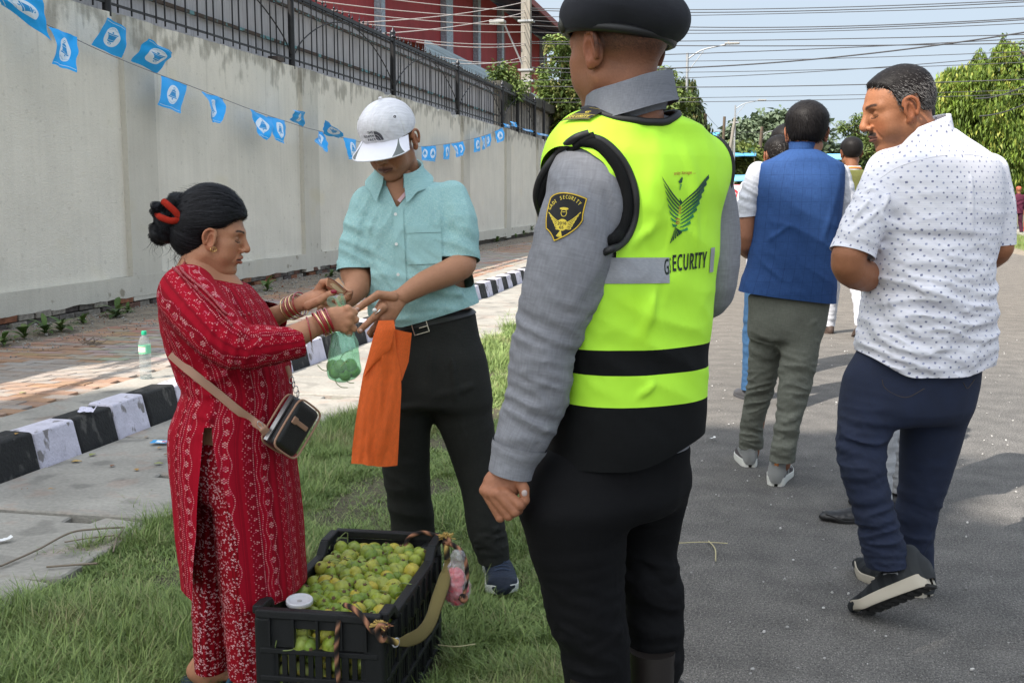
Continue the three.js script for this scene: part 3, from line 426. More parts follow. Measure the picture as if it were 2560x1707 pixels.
{ // grass on the verge
const blade = (L, w, bend) => { const g = new THREE.BufferGeometry(); g.setAttribute('position', new THREE.Float32BufferAttribute([-w, 0, 0, w, 0, 0, -w * 0.8, L * 0.5, bend * 0.25, w * 0.8, L * 0.5, bend * 0.25, 0, L * 0.86, bend], 3)); g.setIndex([0, 1, 2, 1, 3, 2, 2, 3, 4]); g.computeVertexNormals(); return g; };
const tuft = (n, L, sp) => merge(Array.from({ length: n }, () => { const l = L * rr(0.55, 1.25), b = blade(l, rr(0.0011, 0.0021), l * rr(0.25, 1.1)); b.rotateX(rr(-0.1, 0.5)); b.rotateY(rr(0, 6.28)); b.translate(rr(-sp, sp), 0, rr(-sp, sp)); return b.toNonIndexed(); }));
const tufts = [tuft(11, 0.040, 0.028), tuft(10, 0.075, 0.026)], N = [60000, 15000], d = new THREE.Object3D();
const mg = M([1, 1, 1], 0.65);
const cut = (x, z) => { const l = -2.33 + 0.17 * fbm(z * 1.3, 3, 1, 3) * 2 + 0.07 * pn(z * 6, 3) - (z > -3.3 ? 0.03 : 0), r = -0.72 + 0.40 * sst(-4.3, -2.6, z) + 0.12 * pn(z * 1.1, 9.9) + 0.06 * pn(z * 4, 2) + (z < -5 ? 0 : 0.02); return x > l && x < r; };
tufts.forEach((g, k) => {
const im = new THREE.InstancedMesh(g, mg, N[k]); let i = 0, t = 0;
while (i < N[k] && t++ < N[k] * 6) {
const z = -1.7 - (rnd() < 0.72 ? rnd() * 5.2 : 5.2 + 14 * rnd() ** 1.5), x = rr(-2.75, -0.2), f = fbm(x * 1.6, z * 1.6, 3, 4);
if (!cut(x, z)) { if (rnd() > 0.03 || x > -0.7 || x < -2.6) continue; }
if (k === 0 && f < -0.16 && rnd() < 0.75) continue; if (k === 1 && f < -0.02) continue;
if (x > -1.16 && x < -0.8 && z < -2.4 && z > -2.98) continue;
d.position.set(x, -0.012 + 0.012 * pn(x * 4, z * 4), z); d.rotation.set(rr(-0.2, 0.2), rr(0, 6.28), rr(-0.2, 0.2)); d.scale.set(1, rr(0.7, 1.25) * (1 + f * 0.8) * (z < -7 ? 1.35 : 1), 1); d.scale.x = d.scale.z = 1 + 0.06 * Math.max(0, -z - 5); d.updateMatrix(); im.setMatrixAt(i, d.matrix);
const dry = sst(0.16, 0.5, fbm(x * 2.3 + 9, z * 2.3, 7, 3) + rr(-0.15, 0.15) + (x > -1 ? 0.12 : 0)), c = mix3(mix3([0.10, 0.165, 0.04], [0.24, 0.32, 0.09], rnd()), [0.33, 0.29, 0.15], dry * 0.85 + (rnd() < 0.07 ? 0.6 : 0)); im.setColorAt(i++, C3(...c));
}
im.count = i; im.name = numbered('grass'); im.castShadow = im.receiveShadow = true; scene.add(im); im.userData.kind = 'stuff'; tag(im, k ? 'longer green grass tufts scattered over the verge' : 'short green grass carpet between the slabs and the road', 'grass');
});
// right-hand verge grass
const im = new THREE.InstancedMesh(tuft(14, 0.16, 0.12), mg, 5200); let i = 0; while (i < 5200) { const x = rr(7.0, 9.6), z = -18 - 46 * rnd(); if (fbm(x, z * 0.6, 3, 3) < -0.12) continue; d.position.set(x, 0, z); d.rotation.set(0, rr(0, 6), 0); d.scale.setScalar(rr(0.7, 1.3)); d.updateMatrix(); im.setMatrixAt(i, d.matrix); im.setColorAt(i++, C3(rr(0.12, 0.2), rr(0.19, 0.25), 0.05)); }
im.name = numbered('grass'); im.userData.kind = 'stuff'; tag(im, 'sunlit grass strip beyond the right edge of the road', 'grass'); scene.add(im); shade(im);
}

// ---------------------------------------------------------------- lamps, poles, wires
const mGalv = M([0.34, 0.35, 0.36], 0.55, { metalness: 0.5 }), mPole = M([0.46, 0.44, 0.40], 0.9, { map: rep(tConc, 1, 1) }), mLampHead = M([0.30, 0.30, 0.29], 0.6), mWire = M([0.045, 0.045, 0.05], 0.7);
function streetLamp(label, x, z, h, arm) {
const T = thing('street_lamp', label, 'street lamp', [x, 0, z], 0, 'street lamps along the road');
part('pole', bar([0, 0, 0], [0, h, 0], 0.085, 10, 0.055), mGalv, T); part('base_plate', bx(0.35, 0.03, 0.35, 0, 0.015, 0), mGalv, T);
part('arm', tube([[0, h - 0.25, 0], [0.35 * arm, h + 0.08, 0], [arm, h + 0.3, 0]], 0.03, 14, 6), mGalv, T); part('stay', bar([0, h - 0.8, 0], [0.42 * arm, h + 0.06, 0], 0.018, 5), mGalv, T);
const H = part('lamp_head', rbx(0.6, 0.07, 0.22, 0.02, arm + 0.25, h + 0.34, 0), mLampHead, T); part('lens', bx(0.4, 0.01, 0.16, arm + 0.28, h + 0.30, 0), M([0.7, 0.7, 0.66], 0.3), H); part('sensor', bx(0.06, 0.06, 0.06, arm + 0.1, h + 0.4, 0), mLampHead, H);
}
streetLamp('nearest street lamp, right of the guard\'s beret', -2.38, -47, 7.25, 1.55);
streetLamp('second street lamp, left of the blue waistcoat', -0.66, -80, 7.75, 1.55);
streetLamp('third street lamp, small and far away above the blue stalls', 1.6, -112, 7.6, 1.5);
streetLamp('fourth and farthest street lamp beside the third', 2.4, -140, 6.2, 1.5);
{
const T = thing('utility_pole', 'pale concrete utility pole with a floodlight in front of the red warehouse', 'pole', [-7.016,.729,-36]);
T.position.y = 0; part('pole', bx(0.3, 8.6, 0.26, 0, 4.3, 0), mPole, T);
for (const y of [6.0, 6.35, 7.9]) part('bracket', bx(0.5, 0.06, 0.34, 0, y - 0.9, 0), mGalv, T);
part('insulator', bar([0, 8.6, 0], [0, 8.85, 0], 0.04, 8, 0.03), mIron, T);
part('floodlight_arm', bar([-0.1, 5.6, 0.1], [-0.62, 6.85, 0.5], 0.03, 6), mGalv, T);
const f = part('floodlight', rbx(0.5, 0.1, 0.34, 0.03, -0.82, 6.92, 0.6), mLampHead, T); part('lens', bx(0.3, 0.02, 0.28, -0.9, 6.86, 0.6), M([0.8, 0.8, 0.78], 0.3), f);
const L = thing('utility_pole', 'leaning pale pole beside the second street lamp', 'pole', [[-.914,3.53,-62][0] - 0.35, 0, -62]); part('pole', bar([0, 0, 0], [0.75, 5.65, 0], 0.11, 8, 0.08), mPole, L); part('crossarm', bx(0.5, 0.08, 0.1, 0.72, 5.4, 0), mGalv, L);
const D = thing('utility_pole', 'dark wooden pole between the guard and the second street lamp', 'pole', [[-1.306,4.18,-66][0], 0, -66]); part('pole', bar([0, 0, 0], [0.16, 6.0, 0], 0.1, 8, 0.08), mBark, D);
const E2 = thing('utility_pole', 'short grey pole standing right behind the leaning one', 'pole', [[-.762,3.643,-70][0], 0, -70]); part('pole', bar([0, 0, 0], [0.05, 5.6, 0], 0.09, 8, 0.07), mPole, E2);
}
{ // wires: each one a sagging strand
const wire = (a, b, sag, r, label, g) => { const p = []; for (let i = 0; i <= 14; i++) { const t = i / 14; p.push([mix(a[0], b[0], t), mix(a[1], b[1], t) - sag * 4 * t * (1 - t), mix(a[2], b[2], t)]); } return solo('overhead_wire', tube(p, r, 28, 4), mWire, label, 'wire', g); };
const R = [[[-7.028,7.84,-36], [7.39,6.312,-30], 0.06, 0.010], [[-7.028,7.414,-36], [7.398,6.179,-30], 0.10, 0.012], [[-7.027,7.351,-36], [7.4,6.14,-30], 0.12, 0.013], [[-7.027,7.138,-36], [7.407,6.026,-30], 0.05, 0.010], [[-7.027,7.037,-36], [7.423,5.758,-30], 0.18, 0.013], [[-7.027,6.873,-36], [7.425,5.72,-30], 0.16, 0.013], [[-7.026,6.659,-36], [7.431,5.624,-30], 0.10, 0.010], [[-7.026,6.356,-36], [7.448,5.336,-30], 0.04, 0.012], [[-7.026,6.305,-36], [7.46,5.125,-30], 0.06, 0.014], [[-7.025,5.836,-36], [7.453,5.26,-30], 0.05, 0.012], [[-7.025,5.747,-36], [7.471,4.942,-30], 0.08, 0.009], [[-7.024,5.544,-36], [7.439,5.49,-30], 0.28, 0.019], [[-7.024,5.391,-36], [7.487,4.681,-30], 0.08, 0.009], [[-7.024,5.136,-36], [7.474,4.894,-30], 0.14, 0.010], [[-7.023,4.945,-36], [7.511,4.265,-30], 0.08, 0.013], [[-7.023,4.548,-36], [7.527,4.003,-30], 0.05, 0.008], [[-7.023,4.432,-36], [7.533,3.906,-30], 0.06, 0.009]];
R.forEach(([a, b, s, r], i) => wire(a, b, s * 1.4, r, i === 11 ? 'thick twisted overhead cable rising to the right across the sky' : 'thin dark overhead wire spanning the sky across the road', i === 11 ? undefined : 'overhead wires crossing the road'));
const L = [[[-9.472,5.979,-24], [-7.027,7.339,-36]], [[-9.479,5.702,-24], [-7.027,7.138,-36]], [[-9.483,5.545,-24], [-7.027,6.886,-36]], [[-9.489,5.319,-24], [-7.026,6.659,-36]], [[-8.452,5.199,-24], [-7.028,7.615,-36]], [[-7.99,4.943,-24], [-7.027,7.289,-36]], [[-7.99,4.908,-24], [-7.026,6.305,-36]], [[-7.16,4.738,-24], [-7.026,6.255,-36]], [[-6.614,4.405,-24], [-7.025,5.747,-36]], [[-6.342,4.261,-24], [-7.025,5.9,-36]]];
const mPale = M([0.45, 0.40, 0.38], 0.6); L.forEach(([a, b]) => { wire(a, b, 0.10, 0.011, 'pale wire strung in front of the red warehouse to the concrete pole', 'wires in front of the warehouse').material = mPale; });
wire([-2.38, 6.0, -47], [-0.66, 5.6, -80], 0.5, 0.012, 'slanting wire between the first two street lamps'); wire([-0.66, 5.5, -80], [1.6, 6.0, -112], 0.5, 0.014, 'slanting wire from the second street lamp to the third');
wire([7.566,4.631,-40], [8.993,5.203,-36], 0.25, 0.02, 'grey cable sagging in front of the drooping trees, upper of two'); wire([7.722,4.049,-40], [9.028,4.621,-36], 0.2, 0.02, 'grey cable sagging in front of the drooping trees, lower of two');
wire([-1.854,5.125,-66], [7.472,5.28,-66], 0.1, 0.011, 'far wire just above the distant trees');
}
// ---------------------------------------------------------------- stalls, banner and far clutter
{
const mBlue = M([0.10, 0.36, 0.62], 0.6), mBlue2 = M([0.16, 0.46, 0.70], 0.6), mRed = M([0.5, 0.06, 0.05], 0.7), mGrey = M([0.35, 0.36, 0.38], 0.8), mDarkS = M([0.06, 0.055, 0.05], 0.9), mTeal = M([0.10, 0.32, 0.38], 0.7);
const stall = (label, p, w, h, d, m, roofH, wall) => {
const T = thing('market_stall', label, 'stall', [p[0], 0, p[2]]);
part('roof', rough(new THREE.BoxGeometry(w, 0.08, d, 10, 1, 6).rotateX(0.16).translate(0, h, 0), 0.05, 1.1), m, T);
for (const sx of [-1, 1]) for (const sz of [-1, 1]) part('post', bar([sx * w * 0.47, 0, sz * d * 0.45], [sx * w * 0.47, h, sz * d * 0.45], 0.04, 6), mBark, T);
part('back_cloth', bx(w * 0.94, h * 0.8, 0.04, 0, h * 0.42, -d * 0.42), wall, T); part('counter', bx(w * 0.9, 0.8, 0.5, 0, 0.4, d * 0.3), mTeal, T);
};
stall('far stall with a bright blue tarpaulin roof left of the blue waistcoat', [-.326,2.666,-70], 1.7, 2.55, 2.2, mBlue2, 0, mGrey);
stall('far stall with a higher blue roof under the yellow-green tree', [-.624,4.105,-84], 3.0, 4.6, 3, mBlue, 0, mRed);
stall('far stall with a pale blue roof between the two waistcoats', [6.202,3.641,-90], 4.6, 4.5, 3, mBlue2, 0, mDarkS);
stall('far stall with a small blue roof just beside the guard\'s shoulder', [-1.957,4.897,-62], 1.2, 4.75, 2, mBlue, 0, mGrey);
const sh = thing('roadside_shop', 'low far shop with a red upper sign behind the blue stalls', 'building', [-1.185,2.161,-96]); sh.position.y = 0;
part('wall', bx(5, 3.4, 4, 0, 1.7, 0), mGrey, sh); part('roof', bx(5.4, 0.2, 4.6, 0, 3.55, 0), M([0.18, 0.2, 0.24], 0.8), sh); part('sign_board', bx(2.2, 0.9, 0.1, -1.4, 4.4, 1.9), mRed, sh); part('door', bx(1.2, 2.1, 0.05, 0.8, 1.05, 2.03), mDarkS, sh);
const bk = thing('motorcycle', 'far parked motorcycle, a small dark and blue shape above the banner', 'motorcycle', [-.385,1.222,-56]); bk.position.y = 0;
for (const s of [-0.55, 0.55]) { part('wheel', new THREE.TorusGeometry(0.28, 0.06, 6, 16).translate(s, 0.33, 0), mDarkS, bk); } part('body', rough(rbx(0.9, 0.3, 0.25, 0.1, 0, 0.75, 0, 3), 0.05, 3), mTeal, bk); part('seat', rbx(0.6, 0.1, 0.26, 0.04, -0.2, 0.95, 0, 2), mDarkS, bk); part('handlebar', bar([0.45, 1.1, -0.35], [0.45, 1.1, 0.35], 0.02, 6), mGrey, bk);
// banner across the road
const red = '#d3222f', tB = canvasTex(1024, 512, (c, w, h) => {
c.fillStyle = '#eef0f6'; c.fillRect(0, 0, w, h); c.fillStyle = '#e07a86'; c.fillRect(0, 0, w, 12); c.fillRect(0, h - 12, w, 12);
const X = 512; c.fillStyle = red; c.strokeStyle = red; c.lineCap = 'round';
const dev = (x, y) => { c.lineWidth = 30; c.beginPath(); c.arc(x, y, 62, -2.6, 2.2); c.stroke(); c.beginPath(); c.arc(x, y, 40, 0, 7); c.fill(); };
for (const x of [70, 210, 350]) dev(x, 150);
dev(X, 150); c.beginPath(); c.arc(X + 168, 150, 78, 0, 7); c.fill(); c.fillStyle = '#eef0f6'; c.fillRect(X + 140, 138, 110, 30); c.fillStyle = red; dev(X + 330, 150); dev(X + 460, 150);
c.lineWidth = 22; for (const x of [60, 260, X - 62, X + 190, X + 380]) { c.beginPath(); c.moveTo(x - 60, 318); c.lineTo(x + 95, 318); c.stroke(); c.beginPath(); c.moveTo(x + 62, 318); c.lineTo(x + 62, 455); c.stroke(); c.beginPath(); c.arc(x, 385, 42, -1.7, 2.4); c.stroke(); c.beginPath(); c.arc(x + 35, 318, 48, -2.9, 0.1); c.stroke(); }
});
const b = thing('banner', 'white banner with large red lettering held across the road', 'banner', [0.1, 0, -45]);
part('cloth', grid(24, 6, (u, v) => [mix(-1.55, 1.55, u), mix(0.6, 1.86, v) + 0.02 * Math.sin(u * 9), 0.05 * Math.sin(u * 14 + v * 2)]), M([0.9, 0.9, 0.9], 0.7, { map: tB }), b);
for (const x of [-1.6, 1.6]) part('pole', bar([x, 0.3, -0.03], [x, 2.0, -0.03], 0.018, 6), mBark, b);
part('orange_marigold_pile', rough(new THREE.IcosahedronGeometry(0.2, 2).scale(1.6, 0.7, 1).translate(1.6, 0.1, 0.4), 0.05, 6), M([0.6, 0.18, 0.02], 0.9), b).visible = true; b.children.pop();
}
// ---------------------------------------------------------------- bunting on the wall
{
const X = -5.93, S = [[-5.93,3.011,-7.604], [-5.93,2.91,-8.151], [-5.93,2.829,-8.611], [-5.93,2.697,-9.495], [-5.93,2.637,-10.039], [-5.93,2.58,-10.659], [-5.93,2.535,-11.231], [-5.93,2.458,-12.079], [-5.93,2.397,-12.769], [-5.93,2.326,-13.791], [-5.93,2.285,-14.467], [-5.93,2.265,-15.056], [-5.93,2.22,-16.026], [-5.93,2.191,-17.319], [-5.93,2.278,-20.116], [-5.93,2.385,-21.615], [-5.93,2.542,-23.34], [-5.93,2.644,-24.323], [-5.93,2.871,-26.147], [-5.93,3.122,-27.609]];
S.push([-6.0, 3.25, -28.8]); for (let z = -30; z > -44; z -= 1.4) S.push([-5.95, 3.24 + rr(-0.05, 0.03), z]);
solo('bunting_string', tube(S, 0.004, 260, 4), M([0.2, 0.2, 0.22], 0.8), 'thin string of blue bunting sagging along the cream wall', 'string');
const tFlag = canvasTex(256, 320, (c, w, h) => {
c.fillStyle = '#0ea4f0'; c.fillRect(0, 0, w, h); c.fillStyle = '#d9e6f2'; c.beginPath(); c.ellipse(128, 160, 68, 104, 0, 0, 7); c.fill(); c.fillRect(12, 296, 232, 4);
c.fillStyle = '#1a8fd0'; c.beginPath(); c.moveTo(104, 116); c.quadraticCurveTo(128, 98, 152, 116); c.quadraticCurveTo(154, 168, 182, 196); c.lineTo(74, 196); c.quadraticCurveTo(102, 168, 104, 116); c.fill(); c.beginPath(); c.arc(128, 208, 9, 0, 7); c.fill(); c.strokeStyle = '#d9e6f2'; c.lineWidth = 4; c.beginPath(); c.moveTo(104, 128); c.lineTo(152, 128); c.moveTo(86, 182); c.lineTo(170, 182); c.stroke();
c.strokeStyle = '#1a8fd0'; c.lineWidth = 5; c.beginPath(); c.arc(128, 92, 10, 0, 7); c.stroke(); c.lineWidth = 2; for (let i = -4; i < 5; i++) { c.beginPath(); c.arc(128 + i * 11, 232 + (4 - Math.abs(i)) * 4, 5, i, i + 4); c.stroke(); }
});
const mF = P([1, 1, 1], 0.75, { map: tFlag, transmission: 0.18, thickness: 0 });
// each flag: its four corners as they hang (top left, top right, bottom right, bottom left), how far it billows, and which way up the print is
const F = [
[[-5.9,2.955,-7.97], [-5.75,2.995,-8.412], [-5.72,2.626,-8.498], [-5.9,2.87,-8.107], 0.05, 1, 'large near flag at the top left corner of the photo'],
[[-5.9,2.786,-8.73], [-5.8,2.734,-9.007], [-5.72,2.408,-8.821], [-5.8,2.452,-8.599], 0.06, 0, 'flag hanging half folded below the corner flag'],
[[-5.8,2.978,-9.495], [-5.8,2.927,-9.81], [-5.9,2.653,-9.862], [-5.92,2.719,-9.391], 0.03, 2, 'square flag blown up flat beside the first pilaster'],
[[-5.75,2.871,-10.118], [-5.65,2.766,-10.395], [-5.9,2.596,-10.512], [-5.92,2.648,-10.066], 0.07, 2, 'flag blown upwards with a corner curled over the first pilaster'],
[[-5.93,2.576,-10.659], [-5.93,2.532,-11.204], [-5.8,2.202,-10.798], [-5.8,2.25,-10.323], 0.03, 0, 'flag hanging flat with its bell upright'],
[[-5.93,2.497,-11.518], [-5.93,2.461,-12.059], [-5.75,2.148,-11.555], [-5.72,2.148,-11.306], 0.08, 0, 'flag folded across itself, first of the middle stretch'],
[[-5.93,2.399,-12.735], [-5.93,2.327,-13.363], [-5.75,2.026,-12.797], [-5.75,2.064,-12.616], 0.07, 0, 'left flag of the overlapping pair before the second pilaster'],
[[-5.93,2.351,-13.267], [-5.93,2.332,-13.805], [-5.75,2.003,-13.353], [-5.75,2.049,-13.06], 0.05, 0, 'right flag of the overlapping pair before the second pilaster'],
[[-5.7,2.444,-13.495], [-5.7,2.452,-14.001], [-5.93,2.283,-14.439], [-5.8,2.335,-13.645], 0.08, 2, 'crumpled flag blown up at the second pilaster'],
[[-5.93,2.26,-14.979], [-5.93,2.259,-15.147], [-5.7,1.956,-14.694], [-5.7,2.087,-14.231], 0.06, 0, 'narrow twisted flag right of the second pilaster'],
[[-5.75,2.401,-14.788], [-5.75,2.282,-15.379], [-5.9,2.197,-15.707], [-5.93,2.227,-15.176], 0.07, 2, 'flag blown up and knotted left of the white cap'],
[[-5.93,2.23,-15.992], [-5.93,2.223,-16.558], [-5.8,1.908,-16.179], [-5.8,1.896,-15.827], 0.04, 0, 'flag partly behind the brim of the white cap'],
[[-5.93,2.188,-16.853], [-5.93,2.191,-17.319], [-5.8,1.91,-17.004], [-5.8,1.882,-16.506], 0.04, 0, 'flag mostly hidden under the brim of the white cap'],
[[-5.93,2.278,-20.116], [-5.93,2.311,-20.685], [-5.85,2.018,-20.315], [-5.85,2.019,-19.887], 0.03, 0, 'first flag right of the man\'s ear'],
[[-5.93,2.309,-20.63], [-5.93,2.34,-21.14], [-5.85,2.019,-20.816], [-5.85,2.018,-20.315], 0.03, 0, 'second flag right of the man\'s ear'],
[[-5.93,2.38,-21.675], [-5.93,2.432,-22.269], [-5.85,2.1,-21.865], [-5.85,2.084,-21.374], 0.03, 0, 'first flag of the three before the third pilaster'],
[[-5.93,2.433,-22.301], [-5.93,2.486,-22.893], [-5.8,2.191,-22.618], [-5.8,2.144,-22.22], 0.04, 0, 'tilted middle flag of the three before the third pilaster'],
[[-5.93,2.475,-22.826], [-5.93,2.532,-23.305], [-5.8,2.214,-22.787], [-5.8,2.176,-22.417], 0.04, 0, 'last flag of the three before the third pilaster'],
[[-5.93,2.644,-24.323], [-5.93,2.71,-24.903], [-5.85,2.369,-24.523], [-5.85,2.321,-23.989], 0.03, 0, 'first flag of the three past the third pilaster'],
[[-5.93,2.725,-25.023], [-5.93,2.775,-25.428], [-5.85,2.448,-25.122], [-5.85,2.405,-24.759], 0.03, 0, 'middle flag of the three past the third pilaster'],
[[-5.93,2.777,-25.469], [-5.93,2.851,-25.974], [-5.85,2.553,-25.621], [-5.85,2.468,-25.163], 0.03, 0, 'last flag of the three past the third pilaster'],
[[-5.93,2.926,-26.454], [-5.93,3.065,-27.324], [-5.8,2.711,-26.769], [-5.8,2.635,-26.179], 0.05, 0, 'lone flag close below the wall top, left of the guard'],
[[-5.9,3.17,-27.28], [-5.9,3.177,-28.006], [-5.85,3.087,-27.867], [-5.85,3.069,-27.237], 0.05, 0, 'crumpled flag caught on the wall top by the last fence post'],
[[-5.9,3.271,-28.056], [-5.9,3.294,-28.875], [-5.85,3.167,-28.841], [-5.85,3.151,-27.917], 0.05, 0, 'second crumpled flag on the wall top by the last fence post'],
[[-5.95,3.211,-29.882], [-5.95,3.24,-31.282], [-5.9,3.171,-31.263], [-5.9,3.155,-29.854], 0.04, 0, 'flattened flag lying along the wall top left of the guard'],
[[-5.95,3.223,-32.159], [-5.95,3.255,-33.779], [-5.9,3.189,-33.922], [-5.9,3.152,-32.147], 0.04, 0, 'flattened flag along the wall top nearer the guard'],
[[-5.95,3.242,-34.209], [-5.95,3.285,-36.201], [-5.9,3.192,-35.899], [-5.9,3.168,-34.213], 0.04, 0, 'last flattened flag on the wall top before the guard\'s shoulder']];
F.forEach(([a, b, c, d, bl, up, label], i) => {
const s = i * 1.7, g = grid(14, 16, (u, v) => { const q = (k) => mix(mix(a[k], b[k], u), mix(d[k], c[k], u), v), w = Math.sin(v * 3.1) * (0.4 + 0.6 * Math.sin(u * 4 + s)) * bl + 0.5 * bl * pn(u * 3 + s, v * 3, 1); return [q(0) + w, q(1) + 0.25 * bl * pn(u * 2.5, v * 2.5 + s, 4) * Math.min(1, v * 3), q(2) + 0.5 * bl * pn(u * 2.2 + s, v * 2.2, 9) * Math.min(1, v * 3)]; });
const uv = g.attributes.uv; for (let k = 0; k < uv.count; k++) { let U = uv.getX(k), W = 1 - uv.getY(k); if (up === 2) W = 1 - W; if (up === 1) { [U, W] = [W, U]; } uv.setXY(k, U, W); }
solo('bunting_flag', g, mF, `blue bunting flag, ${label}`, 'flag', 'bunting flags along the wall');
});
}
// ---------------------------------------------------------------- litter on the ground
{
const paper = (pos, w, l, turn, col, label, cr, tex) => { const g = grid(10, 10, (u, v) => [(u - 0.5) * w, 0.006 + cr * Math.abs(pn(u * 2.6 + w * 50, v * 2.6, 3)) + cr * 0.8 * sst(0.7, 1, u), (v - 0.5) * l]); const o = solo('litter', g, M(col, 0.8, tex ? { map: tex } : {}), label, 'litter'); o.position.set(...pos); o.rotation.y = turn; };
const bl = canvasTex(128, 64, (c, w, h) => { c.fillStyle = '#3f9fd8'; c.fillRect(0, 0, w, h); c.fillStyle = '#e9eef4'; c.fillRect(30, 10, 60, 40); c.fillStyle = '#d0494b'; c.fillRect(70, 18, 26, 22); });
paper([-3.356,.195,-5.148], 0.11, 0.07, 0.4, [0.62, 0.60, 0.72], 'crumpled white paper lying on a black kerb block', 0.05);
paper([-3.004,.024,-5.252], 0.11, 0.07, 0.2, [0.9, 0.9, 0.9], 'small blue printed packet on the slab by the woman', 0.012, bl);
paper([-2.723,.024,-3.576], 0.06, 0.03, 0.9, [0.75, 0.75, 0.74], 'scrap of white paper at the left photo edge on a slab', 0.01);
paper([-.423,.012,-17.616], 0.1, 0.05, 0.6, [0.75, 0.75, 0.75], 'scrap of white paper on the sunlit road beside the guard', 0.02);
paper([-.126,.012,-5.996], 0.03, 0.02, 0.6, [0.7, 0.7, 0.68], 'tiny pale scrap on the road at the edge of the shade', 0.01);
const mTwig = M([0.20, 0.16, 0.12], 0.9), tw = (pts, r, label) => solo('twig', tube(pts, r, 30, 5), mTwig, label, 'twig');
tw([[-2.537,.03,-3.306], [-2.513,.035,-3.477], [-2.485,.05,-3.659], [-2.427,.045,-3.729], [-2.36,.03,-3.815]], 0.004, 'long curved dry stem lying across the nearest slabs');
tw([[-2.372,.03,-3.331], [-2.306,.03,-3.363], [-2.219,.03,-3.403]], 0.004, 'straight dry twig on the slab below the curved stem');
tw([[-2.342,.04,-3.785], [-2.311,.03,-3.683], [-2.25,.02,-3.555]], 0.003, 'pale bent grass stalk at the end of the curved stem');
tw([[-2.479,.03,-3.597], [-2.409,.035,-3.646], [-2.341,.03,-3.713]], 0.0028, 'thin forked twig between the curved stem and the straight one');
const mStraw = M([0.50, 0.44, 0.25], 0.9), stw = (pts, r, l) => { const o = solo('straw', tube(pts, r, 20, 4), mStraw, l, 'straw'); };
stw([[-.093,.012,-4.166], [-.066,.02,-4.048], [-.061,.012,-3.933]], 0.0025, 'bent dry grass straw on the shaded road right of the guard');
stw([[-.223,.012,-4.109], [-.111,.015,-4.138], [-.021,.012,-4.151]], 0.0018, 'long thin straw on the shaded road right of the guard');
stw([[-.815,.06,-2.885], [-.759,.065,-2.873], [-.713,.06,-2.912]], 0.002, 'pale straw on the grass right of the crate');
const lf = grid(4, 6, (u, v) => { const w = Math.sin(Math.PI * v) * 0.3; return [(u - 0.5) * 2 * w, 0.05 + 0.16 * Math.abs(u - 0.5) + 0.12 * Math.sin(v * 3), v - 0.5]; }), lm = [[0.36, 0.20, 0.05], [0.20, 0.09, 0.045], [0.45, 0.29, 0.08], [0.24, 0.26, 0.08], [0.30, 0.24, 0.17]].map((c) => M(c, 0.85));
const spot = [[-2.962,.02,-5.152], [-2.838,.02,-5.021], [-2.543,.02,-4.296], [-2.538,.02,-4.493], [-3.232,.02,-4.807], [-3.005,.02,-4.289], [-3.125,.02,-4.264], [-3.207,.02,-4.786], [-3.213,.02,-4.934], [-3.168,.02,-5.378], [-3.376,.2,-4.571], [-3.636,.17,-5.324], [-3.766,.17,-5.297], [-4.162,.17,-5.713], [-4.558,.17,-6.95], [-4.935,.17,-7.651], [-5.044,.17,-7.605], [-5.445,.2,-7.365], [-2.787,.02,-4.831], [-2.833,.02,-4.169], [-2.829,.02,-4.7], [-2.987,.02,-4.748]];
for (let i = 0; i < 22; i++) { const p = spot[i], o = solo('fallen_leaf', lf, lm[i % 5], i < 3 || (i > 8 && i < 10) ? 'small dry yellow-brown leaf on the grey slabs near the woman' : 'small dry brown leaf lying on the slabs, kerb or sidewalk', 'leaf', 'dry leaves scattered by the kerb'); o.userData.label = 'small dry leaf lying on the slabs, kerb or sidewalk'; const s = rr(0.025, 0.055); o.scale.set(s, s * 0.6, s); o.position.set(...p); o.rotation.y = rr(0, 6); }
const db = thing('twig', 'dark heap of dry sprigs on the sidewalk left of the bottle', 'twig', [-5.009,.17,-7.756]); for (let i = 0; i < 14; i++) part('sprig', bar([rr(-0.1, 0.1), 0.005, rr(-0.05, 0.05)], [rr(-0.14, 0.14), rr(0.01, 0.07), rr(-0.06, 0.06)], 0.003, 4), mTwig, db);
}
{ // loose stones on the road
const im = new THREE.InstancedMesh(rough(new THREE.IcosahedronGeometry(1, 1), 0.3, 1.3), M([1, 1, 1], 0.9), 900), d = new THREE.Object3D(); for (let i = 0; i < 900; i++) { const z = -2.6 - 9 * rnd() ** 1.4, s = rr(0.0018, 0.0055); d.position.set(rr(-0.5, 3.2) * (1 + 0.05 * -z), 0.012 + s * 0.3, z); d.rotation.set(rr(0, 6), rr(0, 6), 0); d.scale.set(s, s * 0.6, s * rr(0.7, 1.5)); d.updateMatrix(); im.setMatrixAt(i, d.matrix); const g = rr(0.2, 0.6); im.setColorAt(i, C3(g, g * 0.97, g * 0.93)); }
im.name = numbered('gravel'); im.userData = { kind: 'stuff', label: 'loose pale stones scattered over the asphalt', category: 'gravel' }; scene.add(im); shade(im);
}
